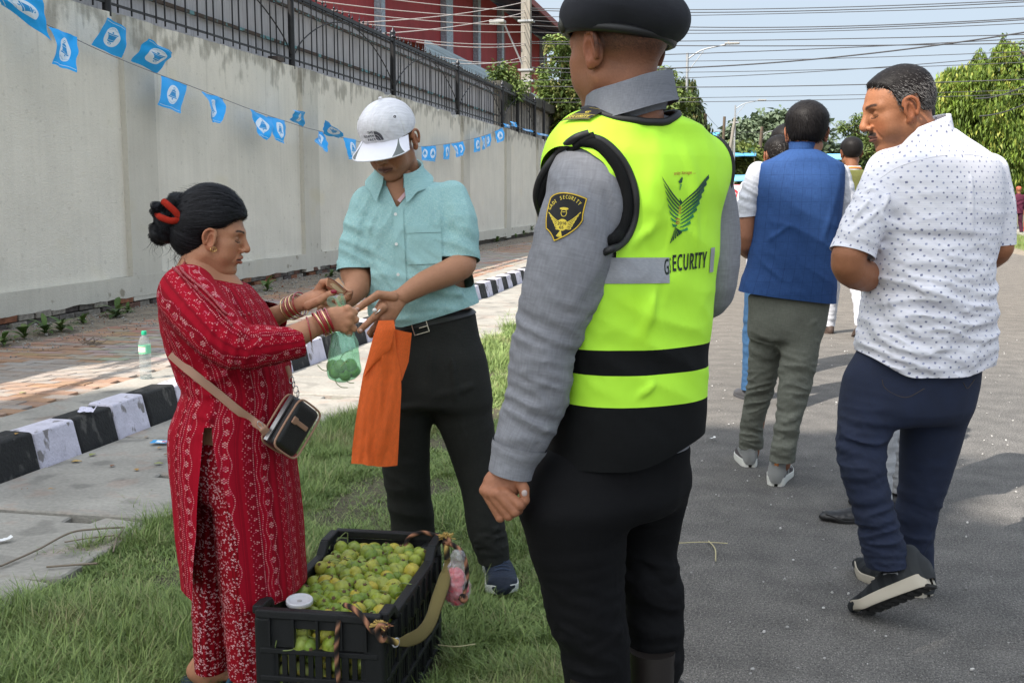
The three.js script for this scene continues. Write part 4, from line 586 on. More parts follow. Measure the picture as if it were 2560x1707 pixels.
{ // water bottle on the sidewalk
const T = thing('water_bottle', 'clear plastic bottle with green cap and label on the sidewalk', 'bottle', [-3.695,.17,-6.298]), L = (a) => new THREE.LatheGeometry(a.map((q) => new THREE.Vector2(...q)), 28);
const prof = [[0, 0.004], [0.028, 0], [0.036, 0.006], [0.037, 0.02]]; for (let i = 0; i < 7; i++) { const y = 0.03 + i * 0.019; prof.push([0.037, y], [0.0345, y + 0.009]); } prof.push([0.037, 0.17], [0.0375, 0.225], [0.036, 0.245], [0.026, 0.275], [0.014, 0.288], [0.013, 0.298]);
part('bottle_body', L(prof), P([0.86, 0.89, 0.89], 0.12, { transmission: 0.88, thickness: 0, ior: 1.33, specularIntensity: 0.7 }), T);
part('water', L([[0, 0.006], [0.033, 0.008], [0.034, 0.03], [0, 0.03]]), P([0.95, 0.98, 0.98], 0.02, { transmission: 1, thickness: 0.03, ior: 1.33 }), T);
const cap = part('cap', L([[0, 0.315], [0.015, 0.315], [0.0165, 0.312], [0.0165, 0.292], [0.0145, 0.29]]), M([0.02, 0.42, 0.22], 0.45), T);
const tl = canvasTex(256, 128, (c, w, h) => { c.fillStyle = '#7fd0a5'; c.fillRect(0, 0, w, h); c.fillStyle = '#eef4f0'; c.fillRect(80, 30, 96, 66); c.fillStyle = '#d65b5b'; c.fillRect(80, 24, 96, 7); c.fillRect(80, 98, 96, 6); c.fillStyle = '#9fb4b8'; for (let i = 0; i < 6; i++) c.fillRect(90, 40 + i * 9, 70 - (i % 3) * 12, 3); });
part('label', new THREE.CylinderGeometry(0.0382, 0.0382, 0.055, 28, 1, true).rotateY(2.6).translate(0, 0.2, 0), M([0.9, 0.9, 0.9], 0.5, { map: tl }), T);
}

// ---------------------------------------------------------------- soft solids: bodies and clothes as distance fields
const smin = (a, b, k) => { const h = k - Math.abs(a - b); return h > 0 ? Math.min(a, b) - h * h / (4 * k) : Math.min(a, b); };
const sub3 = (a, b) => [a[0] - b[0], a[1] - b[1], a[2] - b[2]], dot3 = (a, b) => a[0] * b[0] + a[1] * b[1] + a[2] * b[2], len3 = (a) => Math.hypot(a[0], a[1], a[2]);
const crs = (a, b) => [a[1] * b[2] - a[2] * b[1], a[2] * b[0] - a[0] * b[2], a[0] * b[1] - a[1] * b[0]], nrm = (a) => { const l = len3(a) || 1; return [a[0] / l, a[1] / l, a[2] / l]; };
const add3 = (a, b, s = 1) => [a[0] + b[0] * s, a[1] + b[1] * s, a[2] + b[2] * s];
const neg = (p) => ({ ...p, sub: true });
function ell(c, r, k = 0.01, rot) {
const m = rot ? new THREE.Matrix3().setFromMatrix4(new THREE.Matrix4().makeRotationFromEuler(new THREE.Euler(...rot, 'YXZ'))).transpose().elements : null;
return { c, R: Math.max(...r), k, f(x, y, z) {
x -= c[0]; y -= c[1]; z -= c[2];
if (m) { const a = m[0] * x + m[3] * y + m[6] * z, b = m[1] * x + m[4] * y + m[7] * z; z = m[2] * x + m[5] * y + m[8] * z; x = a; y = b; }
const X = x / r[0], Y = y / r[1], Z = z / r[2], k0 = Math.sqrt(X * X + Y * Y + Z * Z), k1 = Math.sqrt((X / r[0]) ** 2 + (Y / r[1]) ** 2 + (Z / r[2]) ** 2);
return k1 < 1e-9 ? -Math.min(...r) : k0 * (k0 - 1) / k1;
} };
}
function cap(a, b, ra, rb, k = 0.01) {
const d = sub3(b, a), L = dot3(d, d), c = [(a[0] + b[0]) / 2, (a[1] + b[1]) / 2, (a[2] + b[2]) / 2];
return { c, R: Math.sqrt(L) / 2 + Math.max(ra, rb), k, f(x, y, z) { x -= a[0]; y -= a[1]; z -= a[2]; const t = clamp((x * d[0] + y * d[1] + z * d[2]) / L, 0, 1); x -= d[0] * t; y -= d[1] * t; z -= d[2] * t; return Math.sqrt(x * x + y * y + z * z) - ra - (rb - ra) * t; } };
}
const cr4 = (a, b, c, d, t) => 0.5 * (2 * b + (c - a) * t + (2 * a - 5 * b + 4 * c - d) * t * t + (3 * b - a - 3 * c + d) * t * t * t);
function resample(P, n) { const o = []; for (let i = 0; i < P.length - 1; i++) for (let j = 0; j < n; j++) { const t = j / n, q = (k) => P[clamp(k, 0, P.length - 1)]; o.push(P[0].map((_, m) => cr4(q(i - 1)[m], q(i)[m], q(i + 1)[m], q(i + 2)[m], t))); } o.push(P[P.length - 1].slice()); return o; }
// a chain of tapered segments with elliptical sections; rads: number or [across, along up]
function limb(pts, rads, k = 0.02, up = [0, 0, 1], sub = 3) {
const P = resample(pts.map((p, i) => { const r = rads[i]; return Array.isArray(r) ? [...p, r[0], r[1]] : [...p, r, r]; }), sub), S = [], acc = [0];
let mr = 0; for (let i = 0; i < P.length - 1; i++) { const a = P[i], b = P[i + 1], d = sub3(b, a), L = len3(d), t = nrm(d), e1 = nrm(crs(up, t)), e2 = crs(t, e1); S.push({ a, d, L2: L * L, e1, e2, ra: a[3], rb: b[3], sa: a[4], sb: b[4] }); acc.push(acc[i] + L); mr += (a[3] + a[4]) / 2; }
mr /= S.length;
const lo = [0, 1, 2].map((q) => Math.min(...P.map((p) => p[q]))), hi = [0, 1, 2].map((q) => Math.max(...P.map((p) => p[q]))), c = lo.map((l, q) => (l + hi[q]) / 2), R = Math.max(...P.map((p) => len3(sub3(p, c)) + Math.max(p[3], p[4])));
const seg = (s, x, y, z) => { const a = s.a, d = s.d; x -= a[0]; y -= a[1]; z -= a[2]; const t = clamp((x * d[0] + y * d[1] + z * d[2]) / s.L2, 0, 1); x -= d[0] * t; y -= d[1] * t; z -= d[2] * t;
const q2 = x * x + y * y + z * z, q = Math.sqrt(q2), v = x * s.e2[0] + y * s.e2[1] + z * s.e2[2], r1 = s.ra + (s.rb - s.ra) * t, r2 = s.sa + (s.sb - s.sa) * t; if (q < 1e-6) return -Math.min(r1, r2);
return q - q / Math.sqrt(Math.max(0, q2 - v * v) / (r1 * r1) + v * v / (r2 * r2)); };
return { c, R, k, f(x, y, z) { let d = 1e3; for (let i = 0; i < S.length; i++) { const e = seg(S[i], x, y, z); if (e < d) d = e; } return d; },
chart(x, y, z) { let b = 0, bd = 1e3; for (let i = 0; i < S.length; i++) { const e = seg(S[i], x, y, z); if (e < bd) { bd = e; b = i; } } const s = S[b], q = [x - s.a[0], y - s.a[1], z - s.a[2]], t = dot3(q, s.d) / s.L2; return [Math.atan2(dot3(q, s.e1), dot3(q, s.e2)) * mr, acc[b] + t * Math.sqrt(s.L2), mr * 2 * Math.PI]; } };
}
// stacked elliptical sections [y, cx, cz, halfWidth, halfDepth, yaw]; n is the squareness
function torso(secs, k = 0.03, n = 2.2, round = 0.02) {
const s = secs.map((q) => [...q, 0].slice(0, 6)).sort((a, b) => a[0] - b[0]), y0 = s[0][0], y1 = s[s.length - 1][0], N = 72, T = [];
for (let i = 0; i <= N; i++) { const y = mix(y0, y1, i / N); let j = 0; while (j < s.length - 2 && s[j + 1][0] < y) j++; const t = (y - s[j][0]) / (s[j + 1][0] - s[j][0]), q = (m) => s[clamp(m, 0, s.length - 1)]; const mono = (m) => { const b = q(j)[m], c = q(j + 1)[m], db = (c - q(j - 1)[m]) / 2, dc = (q(j + 2)[m] - b) / 2, t2 = t * t, t3 = t2 * t; return (2 * t3 - 3 * t2 + 1) * b + (t3 - 2 * t2 + t) * db + (-2 * t3 + 3 * t2) * c + (t3 - t2) * dc; }; T.push([mono(1), mono(2), Math.max(0.01, mono(3)), Math.max(0.01, mono(4)), Math.cos(mono(5)), Math.sin(mono(5))]); }
const mr = T.reduce((a, b) => a + (b[2] + b[3]) / 2, 0) / T.length, mid = T[N >> 1], c = [mid[0], (y0 + y1) / 2, mid[1]], R = Math.max(...T.map((t, i) => Math.hypot(t[0] - c[0], t[1] - c[2], mix(y0, y1, i / N) - c[1]) + Math.max(t[2], t[3])));
const at = (y) => { const u = clamp((y - y0) / (y1 - y0), 0, 1) * N, i = Math.min(N - 1, u | 0), t = u - i, a = T[i], b = T[i + 1]; return [mix(a[0], b[0], t), mix(a[1], b[1], t), mix(a[2], b[2], t), mix(a[3], b[3], t), mix(a[4], b[4], t), mix(a[5], b[5], t)]; };
return { c, R, k, at, f(x, y, z) {
const u = clamp((y - y0) / (y1 - y0), 0, 1) * N, i = Math.min(N - 1, u | 0), t = u - i, a = T[i], b = T[i + 1];
x -= a[0] + (b[0] - a[0]) * t; z -= a[1] + (b[1] - a[1]) * t; const cs = a[4] + (b[4] - a[4]) * t, sn = a[5] + (b[5] - a[5]) * t, X = x * cs - z * sn, Z = x * sn + z * cs, w = a[2] + (b[2] - a[2]) * t, d = a[3] + (b[3] - a[3]) * t;
const q = Math.sqrt(X * X + Z * Z), k0 = (Math.abs(X / w) ** n + Math.abs(Z / d) ** n) ** (1 / n), dd = q < 1e-6 ? -Math.min(w, d) : q * (1 - 1 / k0), r = round, A = dd + r, Bv = Math.max(y - y1, y0 - y) + r;
return Math.min(Math.max(A, Bv), 0) + Math.hypot(Math.max(A, 0), Math.max(Bv, 0)) - r;
}, chart(x, y, z) { const a = at(y); x -= a[0]; z -= a[1]; return [Math.atan2(x * a[4] - z * a[5], x * a[5] + z * a[4]) * mr, y, mr * 2 * Math.PI]; } };
}
class Field {
constructor(list = []) { this.pr = list; this.disp = null; }
add(...p) { this.pr.push(...p); return this; }
d(x, y, z) {
let d = 1e3; const P = this.pr;
for (let i = 0; i < P.length; i++) { const p = P[i], dx = x - p.c[0], dy = y - p.c[1], dz = z - p.c[2], cd = Math.sqrt(dx * dx + dy * dy + dz * dz) - p.R;
if (p.sub) { if (cd > p.k + 0.01) continue; d = -smin(-d, p.f(x, y, z), p.k); } else { if (cd > d + p.k) continue; d = smin(d, p.f(x, y, z), p.k); } }
return d;
}
full(x, y, z) { const d = this.d(x, y, z); return this.disp && Math.abs(d) < 0.05 ? d - this.disp(x, y, z) : d; }
nearest(x, y, z) { let b = 0, bd = 1e3; this.pr.forEach((p, i) => { if (p.sub || !p.chart) return; const e = p.f(x, y, z); if (e < bd) { bd = e; b = i; } }); return b; }
bounds(pad) { const lo = [1e3, 1e3, 1e3], hi = [-1e3, -1e3, -1e3]; for (const p of this.pr) if (!p.sub) for (let q = 0; q < 3; q++) { lo[q] = Math.min(lo[q], p.c[q] - p.R - pad); hi[q] = Math.max(hi[q], p.c[q] + p.R + pad); } return [lo, hi]; }
}
function net(F, cell, box) {                                // naive surface nets, only where the surface is
const [lo, hi] = box ?? F.bounds(cell * 2), n = [0, 1, 2].map((q) => Math.max(4, Math.ceil((hi[q] - lo[q]) / cell) + 1)), [nx, ny, nz] = n, v = new Float32Array(nx * ny * nz), B = 6;
for (let k = 0; k < nz; k += B) for (let j = 0; j < ny; j += B) for (let i = 0; i < nx; i += B) {
const K = Math.min(k + B, nz), J = Math.min(j + B, ny), I = Math.min(i + B, nx), dc = F.d(lo[0] + (i + B / 2 - 0.5) * cell, lo[1] + (j + B / 2 - 0.5) * cell, lo[2] + (k + B / 2 - 0.5) * cell), skip = Math.abs(dc) > cell * B * 0.87 * 1.7 + cell;
for (let c = k; c < K; c++) for (let b = j; b < J; b++) for (let a = i; a < I; a++) v[(c * ny + b) * nx + a] = skip ? dc : F.full(lo[0] + a * cell, lo[1] + b * cell, lo[2] + c * cell);
}
const id = new Int32Array(nx * ny * nz).fill(-1), p = [], ix = [], sx = 1, sy = nx, sz = nx * ny, cs = [0, sx, sy, sx + sy, sz, sz + sx, sz + sy, sz + sx + sy], ed = [[0, 1], [2, 3], [4, 5], [6, 7], [0, 2], [1, 3], [4, 6], [5, 7], [0, 4], [1, 5], [2, 6], [3, 7]];
for (let c = 0; c < nz - 1; c++) for (let b = 0; b < ny - 1; b++) for (let a = 0; a < nx - 1; a++) {
const o = (c * ny + b) * nx + a, s0 = v[o] < 0; let same = true; for (let q = 1; q < 8; q++) if ((v[o + cs[q]] < 0) !== s0) { same = false; break; }
if (same) continue;
let X = 0, Y = 0, Z = 0, m = 0;
for (const [e, f] of ed) { const A = v[o + cs[e]], Bv = v[o + cs[f]]; if ((A < 0) === (Bv < 0)) continue; const t = A / (A - Bv); X += (e & 1) + t * ((f & 1) - (e & 1)); Y += (e >> 1 & 1) + t * ((f >> 1 & 1) - (e >> 1 & 1)); Z += (e >> 2) + t * ((f >> 2) - (e >> 2)); m++; }
id[o] = p.length / 3; p.push(lo[0] + (a + X / m) * cell, lo[1] + (b + Y / m) * cell, lo[2] + (c + Z / m) * cell);
}
const quad = (a, b, c, d, fl) => { if (a < 0 || b < 0 || c < 0 || d < 0) return; fl ? ix.push(a, b, c, a, c, d) : ix.push(a, c, b, a, d, c); };
for (let c = 1; c < nz - 1; c++) for (let b = 1; b < ny - 1; b++) for (let a = 1; a < nx - 1; a++) {
const o = (c * ny + b) * nx + a, s = v[o] < 0;
if (s !== (v[o + sx] < 0)) quad(id[o], id[o - sy], id[o - sy - sz], id[o - sz], !s);
if (s !== (v[o + sy] < 0)) quad(id[o], id[o - sz], id[o - sx - sz], id[o - sx], !s);
if (s !== (v[o + sz] < 0)) quad(id[o], id[o - sx], id[o - sx - sy], id[o - sy], !s);
}
const P = new Float32Array(p), G = { p: P, i: ix }, e = cell * 0.35;
for (let q = 0; q < P.length; q += 3) for (let it = 0; it < 2; it++) { const x = P[q], y = P[q + 1], z = P[q + 2], d = F.full(x, y, z), gx = (F.full(x + e, y, z) - d) / e, gy = (F.full(x, y + e, z) - d) / e, gz = (F.full(x, y, z + e) - d) / e, g2 = Math.max(0.25, gx * gx + gy * gy + gz * gz), s = clamp(d / g2, -cell, cell); P[q] -= gx * s; P[q + 1] -= gy * s; P[q + 2] -= gz * s; }
return normals(G);
}
function normals(G) { const p = G.p, n = new Float32Array(p.length), ix = G.i; for (let t = 0; t < ix.length; t += 3) { const a = ix[t] * 3, b = ix[t + 1] * 3, c = ix[t + 2] * 3, ux = p[b] - p[a], uy = p[b + 1] - p[a + 1], uz = p[b + 2] - p[a + 2], vx = p[c] - p[a], vy = p[c + 1] - p[a + 1], vz = p[c + 2] - p[a + 2], x = uy * vz - uz * vy, y = uz * vx - ux * vz, z = ux * vy - uy * vx; for (const q of [a, b, c]) { n[q] += x; n[q + 1] += y; n[q + 2] += z; } } for (let q = 0; q < n.length; q += 3) { const l = Math.hypot(n[q], n[q + 1], n[q + 2]) || 1; n[q] /= l; n[q + 1] /= l; n[q + 2] /= l; } G.n = n; return G; }
// keep the part of a mesh where fn < 0, with clean edges
function split(G, fn) {
const m = G.p.length / 3, s = new Float32Array(m); for (let i = 0; i < m; i++) s[i] = fn(G.p[i * 3], G.p[i * 3 + 1], G.p[i * 3 + 2]) || 1e-9;
const p = [...G.p], n = [...G.n], A = [], B = [], E = new Map();
const ev = (a, b) => { const k = a < b ? a * m + b : b * m + a; if (E.has(k)) return E.get(k); const t = s[a] / (s[a] - s[b]), i = p.length / 3; for (let q = 0; q < 3; q++) { p.push(mix(G.p[a * 3 + q], G.p[b * 3 + q], t)); n.push(mix(G.n[a * 3 + q], G.n[b * 3 + q], t)); } E.set(k, i); return i; };
for (let t = 0; t < G.i.length; t += 3) { const v = [G.i[t], G.i[t + 1], G.i[t + 2]], k = v.filter((q) => s[q] < 0).length; if (k === 3) A.push(...v); else if (k === 0) B.push(...v); else { let r = 0; while (!((s[v[r]] < 0) === (k === 1))) r++; const a = v[r], b = v[(r + 1) % 3], c = v[(r + 2) % 3], ab = ev(a, b), ca = ev(c, a); const [one, two] = k === 1 ? [A, B] : [B, A]; one.push(a, ab, ca); two.push(ab, b, c, ab, c, ca); } }
const comp = (ix) => { const mp = new Map(), P = [], N = [], I = ix.map((i) => { if (!mp.has(i)) { mp.set(i, P.length / 3); P.push(p[i * 3], p[i * 3 + 1], p[i * 3 + 2]); N.push(n[i * 3], n[i * 3 + 1], n[i * 3 + 2]); } return mp.get(i); }); return { p: new Float32Array(P), n: new Float32Array(N), i: I }; };
return [comp(A), comp(B)];
}
const cutG = (G, ...fns) => fns.reduce((g, f) => split(g, f)[0], G);
function xform(G, m4) { const a = V(), nm = new THREE.Matrix3().getNormalMatrix(m4); for (let i = 0; i < G.p.length; i += 3) { a.set(G.p[i], G.p[i + 1], G.p[i + 2]).applyMatrix4(m4); G.p[i] = a.x; G.p[i + 1] = a.y; G.p[i + 2] = a.z; a.set(G.n[i], G.n[i + 1], G.n[i + 2]).applyMatrix3(nm).normalize(); G.n[i] = a.x; G.n[i + 1] = a.y; G.n[i + 2] = a.z; } return G; }
const tint = (G, fn) => { const m = G.p.length / 3; G.c = new Float32Array(m * 3); for (let i = 0; i < m; i++) { const c = fn(G.p[i * 3], G.p[i * 3 + 1], G.p[i * 3 + 2], G.n[i * 3], G.n[i * 3 + 1], G.n[i * 3 + 2]); G.c.set(c, i * 3); } return G; };
function geo(G, F, us = 1) {                                // to a BufferGeometry; with F, cloth charts in metres along sleeves, legs and trunk
const g = new THREE.BufferGeometry();
if (!F) { g.setAttribute('position', new THREE.BufferAttribute(G.p, 3)); g.setAttribute('normal', new THREE.BufferAttribute(G.n, 3)); if (G.c) g.setAttribute('color', new THREE.BufferAttribute(G.c, 3)); const m = G.p.length / 3, uv = new Float32Array(m * 2); for (let i = 0; i < m; i++) { uv[i * 2] = G.p[i * 3] + G.p[i * 3 + 2]; uv[i * 2 + 1] = G.p[i * 3 + 1]; } g.setAttribute('uv', new THREE.BufferAttribute(uv, 2)); g.setIndex(G.i); return g; }
const P = [], N = [], Cc = [], U = [], I = [], mp = new Map();
for (let t = 0; t < G.i.length; t += 3) {
const v = [G.i[t] * 3, G.i[t + 1] * 3, G.i[t + 2] * 3], cx = (k) => (G.p[v[0] + k] + G.p[v[1] + k] + G.p[v[2] + k]) / 3, pi = F.nearest(cx(0), cx(1), cx(2)), ch = F.pr[pi].chart, c0 = ch(cx(0), cx(1), cx(2));
for (const q of v) { const c = ch(G.p[q], G.p[q + 1], G.p[q + 2]); let w = 0; if (c[0] - c0[0] > c[2] / 2) { c[0] -= c[2]; w = 1; } else if (c0[0] - c[0] > c[2] / 2) { c[0] += c[2]; w = 2; }
const key = (q / 3 * 64 + pi) * 3 + w; let id = mp.get(key); if (id === undefined) { id = P.length / 3; mp.set(key, id); P.push(G.p[q], G.p[q + 1], G.p[q + 2]); N.push(G.n[q], G.n[q + 1], G.n[q + 2]); if (G.c) Cc.push(G.c[q], G.c[q + 1], G.c[q + 2]); U.push(c[0] * us + pi * 0.137, c[1] * us); } I.push(id); }
}
g.setAttribute('position', new THREE.Float32BufferAttribute(P, 3)); g.setAttribute('normal', new THREE.Float32BufferAttribute(N, 3)); if (G.c) g.setAttribute('color', new THREE.Float32BufferAttribute(Cc, 3)); g.setAttribute('uv', new THREE.Float32BufferAttribute(U, 2)); g.setIndex(I); return g;
}
function joinG(list) { const P = [], N = [], Cc = [], I = []; for (const g of list) { const o = P.length / 3; for (const x of g.p) P.push(x); for (const x of g.n) N.push(x); if (g.c) for (const x of g.c) Cc.push(x); for (const i of g.i) I.push(i + o); } return { p: new Float32Array(P), n: new Float32Array(N), c: Cc.length ? new Float32Array(Cc) : undefined, i: I }; }
// fold helpers: a straight ridge or dent, and a patch of crumples running one way
const ridge = (a, b, w, amp) => { w *= 0.78; amp *= 1.2; const d = sub3(b, a), L = dot3(d, d), c = add3(a, d, 0.5), R = Math.sqrt(L) / 2 + 3 * w; return (x, y, z) => { if (Math.abs(x - c[0]) > R || Math.abs(y - c[1]) > R || Math.abs(z - c[2]) > R) return 0; x -= a[0]; y -= a[1]; z -= a[2]; const s = (x * d[0] + y * d[1] + z * d[2]) / L, t = clamp(s, 0, 1); x -= d[0] * t; y -= d[1] * t; z -= d[2] * t; const q = (x * x + y * y + z * z) / (w * w); return q > 8 ? 0 : amp * Math.exp(-q) * Math.sin(Math.PI * (0.12 + 0.76 * t)); }; };
const crumple = (c, R, dir, f, amp, sd = 0, st = 0.22) => { const D = nrm(dir); return (x, y, z) => { const dx = x - c[0], dy = y - c[1], dz = z - c[2], q = (dx * dx + dy * dy + dz * dz) / (R * R); if (q > 4) return 0; const s = dx * D[0] + dy * D[1] + dz * D[2], w = 1 + st, n = pn((dx * st + D[0] * s * (1 - st)) * f + sd, (dy * st + D[1] * s * (1 - st)) * f + sd * 1.7, (dz * st + D[2] * s * (1 - st)) * f + sd * 0.6); const m = pn(dx * f * 1.3 + s * f * 1.2 + sd * 3, dy * f * 1.3 + sd, dz * f * 1.3); return amp * 1.7 * Math.exp(-q) * (1 - 2.4 * Math.abs(n) - 0.55 * Math.abs(m)); }; };
const folds = (...f) => (x, y, z) => { let s = 0; for (let i = 0; i < f.length; i++) s += f[i](x, y, z); return s; };
const soft = (f, amp, sd = 0) => (x, y, z) => amp * fbm(x * f + sd, y * f * 0.6, z * f, 3);
// a patch of cloth or print lying on a field: centre line point, the two directions and the way to look
function patch(F, o, u, v, look, w, h, nu, nv, off, uvf) {
const U = nrm(u), W = nrm(v), D = nrm(look), g = grid(nu, nv, (a, b) => {
let q = [0, 1, 2].map((k) => o[k] + U[k] * (a - 0.5) * w + W[k] * (b - 0.5) * h - D[k] * 0.25);
for (let i = 0; i < 90; i++) { const d = F.full(...q) - off; if (d < 0.0002) break; q = add3(q, D, d > 0.09 ? d - 0.07 : Math.min(d * 0.7, 0.009)); }
return q;
});
return g;
}
// points of a seam dropped onto a field
const onto = (F, pts, look, off) => pts.map((p) => { const D = nrm(look); let q = add3(p, D, -0.25); for (let i = 0; i < 90; i++) { const d = F.full(...q) - off; if (d < 0.0002) break; q = add3(q, D, d > 0.09 ? d - 0.07 : Math.min(d * 0.7, 0.009)); } return q; });
// strands of hair: each a thin ribbon along its path
function ribbons(list, w, tipw = 0.2) {
const P = [], I = [], C = [], has = list.length && list[0].col;
for (const s of list) { const pts = s.pts, b = P.length / 3; for (let i = 0; i < pts.length; i++) { const a = pts[Math.max(0, i - 1)], c = pts[Math.min(pts.length - 1, i + 1)], t = nrm(sub3(c, a)), sd = nrm(crs(t, s.n)), ww = w * (s.w ?? 1) * mix(1, tipw, i / (pts.length - 1)); P.push(...add3(pts[i], sd, ww), ...add3(pts[i], sd, -ww)); if (has) C.push(...s.col, ...s.col); if (i) { const k = b + i * 2; I.push(k - 2, k - 1, k, k - 1, k + 1, k); } } }
const g = new THREE.BufferGeometry(); g.setAttribute('position', new THREE.Float32BufferAttribute(P, 3)); if (has) g.setAttribute('color', new THREE.Float32BufferAttribute(C, 3)); g.setIndex(I); g.computeVertexNormals(); return g;
}
// ---------------------------------------------------------------- heads
function headField(o = {}) {
const fat = o.fat ?? 1, nose = o.nose ?? 1, open = o.open ?? 0, F = new Field(), two = (fn) => [-1, 1].forEach((s) => F.add(fn(s)));
F.add(ell([0, 0.040, -0.018], [0.077, 0.085, 0.098], 0.02), ell([0, 0.014, 0.030], [0.066, 0.082, 0.066], 0.03), ell([0, -0.045, 0.026], [0.055 * fat, 0.062, 0.059], 0.03));
two((s) => cap([s * 0.047 * fat, -0.050, -0.004], [s * 0.019, -0.092, 0.053], 0.022, 0.019, 0.026)); F.add(ell([0, -0.096, 0.067], [0.021, 0.0155, 0.0175], 0.02));
if (o.jowl) F.add(ell([0, -0.098, 0.028], [0.045, 0.024, 0.045], 0.03));
two((s) => ell([s * 0.044, -0.012, 0.053], [0.023, 0.018, 0.024], 0.02)); two((s) => ell([s * 0.034 * fat, -0.045, 0.053], [0.026 * fat, 0.029, 0.026], 0.022));
two((s) => cap([s * 0.012, 0.031, 0.0895], [s * 0.047, 0.029, 0.068], 0.0095, 0.009, 0.016)); two((s) => neg(ell([s * 0.031, 0.013, 0.100], [0.019, 0.0125, 0.018], 0.012)));
two((s) => ell([s * 0.032, 0.009, 0.0725], [0.0165, 0.0125, 0.0162], 0.004)); two((s) => cap([s * 0.020, -0.004, 0.0835], [s * 0.044, -0.001, 0.074], 0.0055, 0.0045, 0.008));
F.add(cap([0, 0.026, 0.0905], [0, -0.016, 0.1075 + 0.004 * nose], 0.0078 * nose, 0.0105 * nose, 0.013), ell([0, -0.0235, 0.1085 + 0.004 * nose], [0.0118 * nose, 0.0098, 0.0115], 0.009));
two((s) => ell([s * 0.0135 * nose, -0.0275, 0.0985], [0.0078, 0.0078, 0.0115], 0.006)); two((s) => neg(ell([s * 0.0072 * nose, -0.0365, 0.105], [0.0045, 0.0045, 0.0065], 0.003)));
F.add(ell([0, -0.057, 0.0765], [0.028, 0.021, 0.0215], 0.018)); two((s) => cap([s * 0.003, -0.0515 + open * 0.3, 0.0985], [s * 0.0235, -0.0575, 0.0845], 0.0055, 0.003, 0.007)); two((s) => cap([s * 0.002, -0.0640 - open, 0.0965], [s * 0.0205, -0.0600 - open * 0.4, 0.0845], 0.0066, 0.003, 0.007));
two((s) => neg(cap([0, -0.0578 - open * 0.4, 0.1035], [s * 0.0255, -0.0588, 0.0895], 0.0014 + open * 0.45, 0.0009, 0.003))); F.add(neg(ell([0, -0.0785 - open, 0.0955], [0.021, 0.006, 0.0085], 0.012)));
two((s) => neg(cap([s * 0.021, -0.030, 0.0955], [s * 0.037, -0.060, 0.0835], 0.0016, 0.002, 0.008)));
const es = o.ear ?? 1, E = (s, y, z, out) => [s * (0.0775 + out), -0.001 + y * es, -0.014 + (o.earZ ?? 0) + z * es];
two((s) => ell(E(s, 0, 0, 0.004), [0.0085, 0.0295 * es, 0.0185 * es], 0.008, [0.14, s * 0.36, 0])); two((s) => cap(E(s, -0.026, 0.007, 0.0045), E(s, -0.020, 0.004, 0.005), 0.0068 * es, 0.007 * es, 0.008));
const rim = [[-0.014, -0.0135, 0.0105], [0.004, -0.0185, 0.0145], [0.020, -0.015, 0.0155], [0.0295, -0.003, 0.013], [0.026, 0.011, 0.008], [0.014, 0.0155, 0.004]];
for (const s of [-1, 1]) F.add(limb(rim.map((r) => E(s, ...r)), rim.map(() => 0.0042 * es), 0.005, [1, 0, 0.2], 4));
two((s) => neg(ell(E(s, 0.000, 0.003, 0.0155), [0.0085, 0.0155 * es, 0.0085 * es], 0.005))); two((s) => cap(E(s, 0.012, -0.004, 0.0105), E(s, -0.009, -0.009, 0.0095), 0.0028, 0.003, 0.004)); two((s) => ell(E(s, -0.003, 0.0145, 0.005), [0.004, 0.0065, 0.004], 0.004));
F.add(cap([0, -0.060, -0.030], [0, -0.19, -0.050], o.neck ?? 0.054, (o.neck ?? 0.054) * 1.05, 0.03));
return F;
}
const lum = (c, k) => [c[0] * k, c[1] * k, c[2] * k];
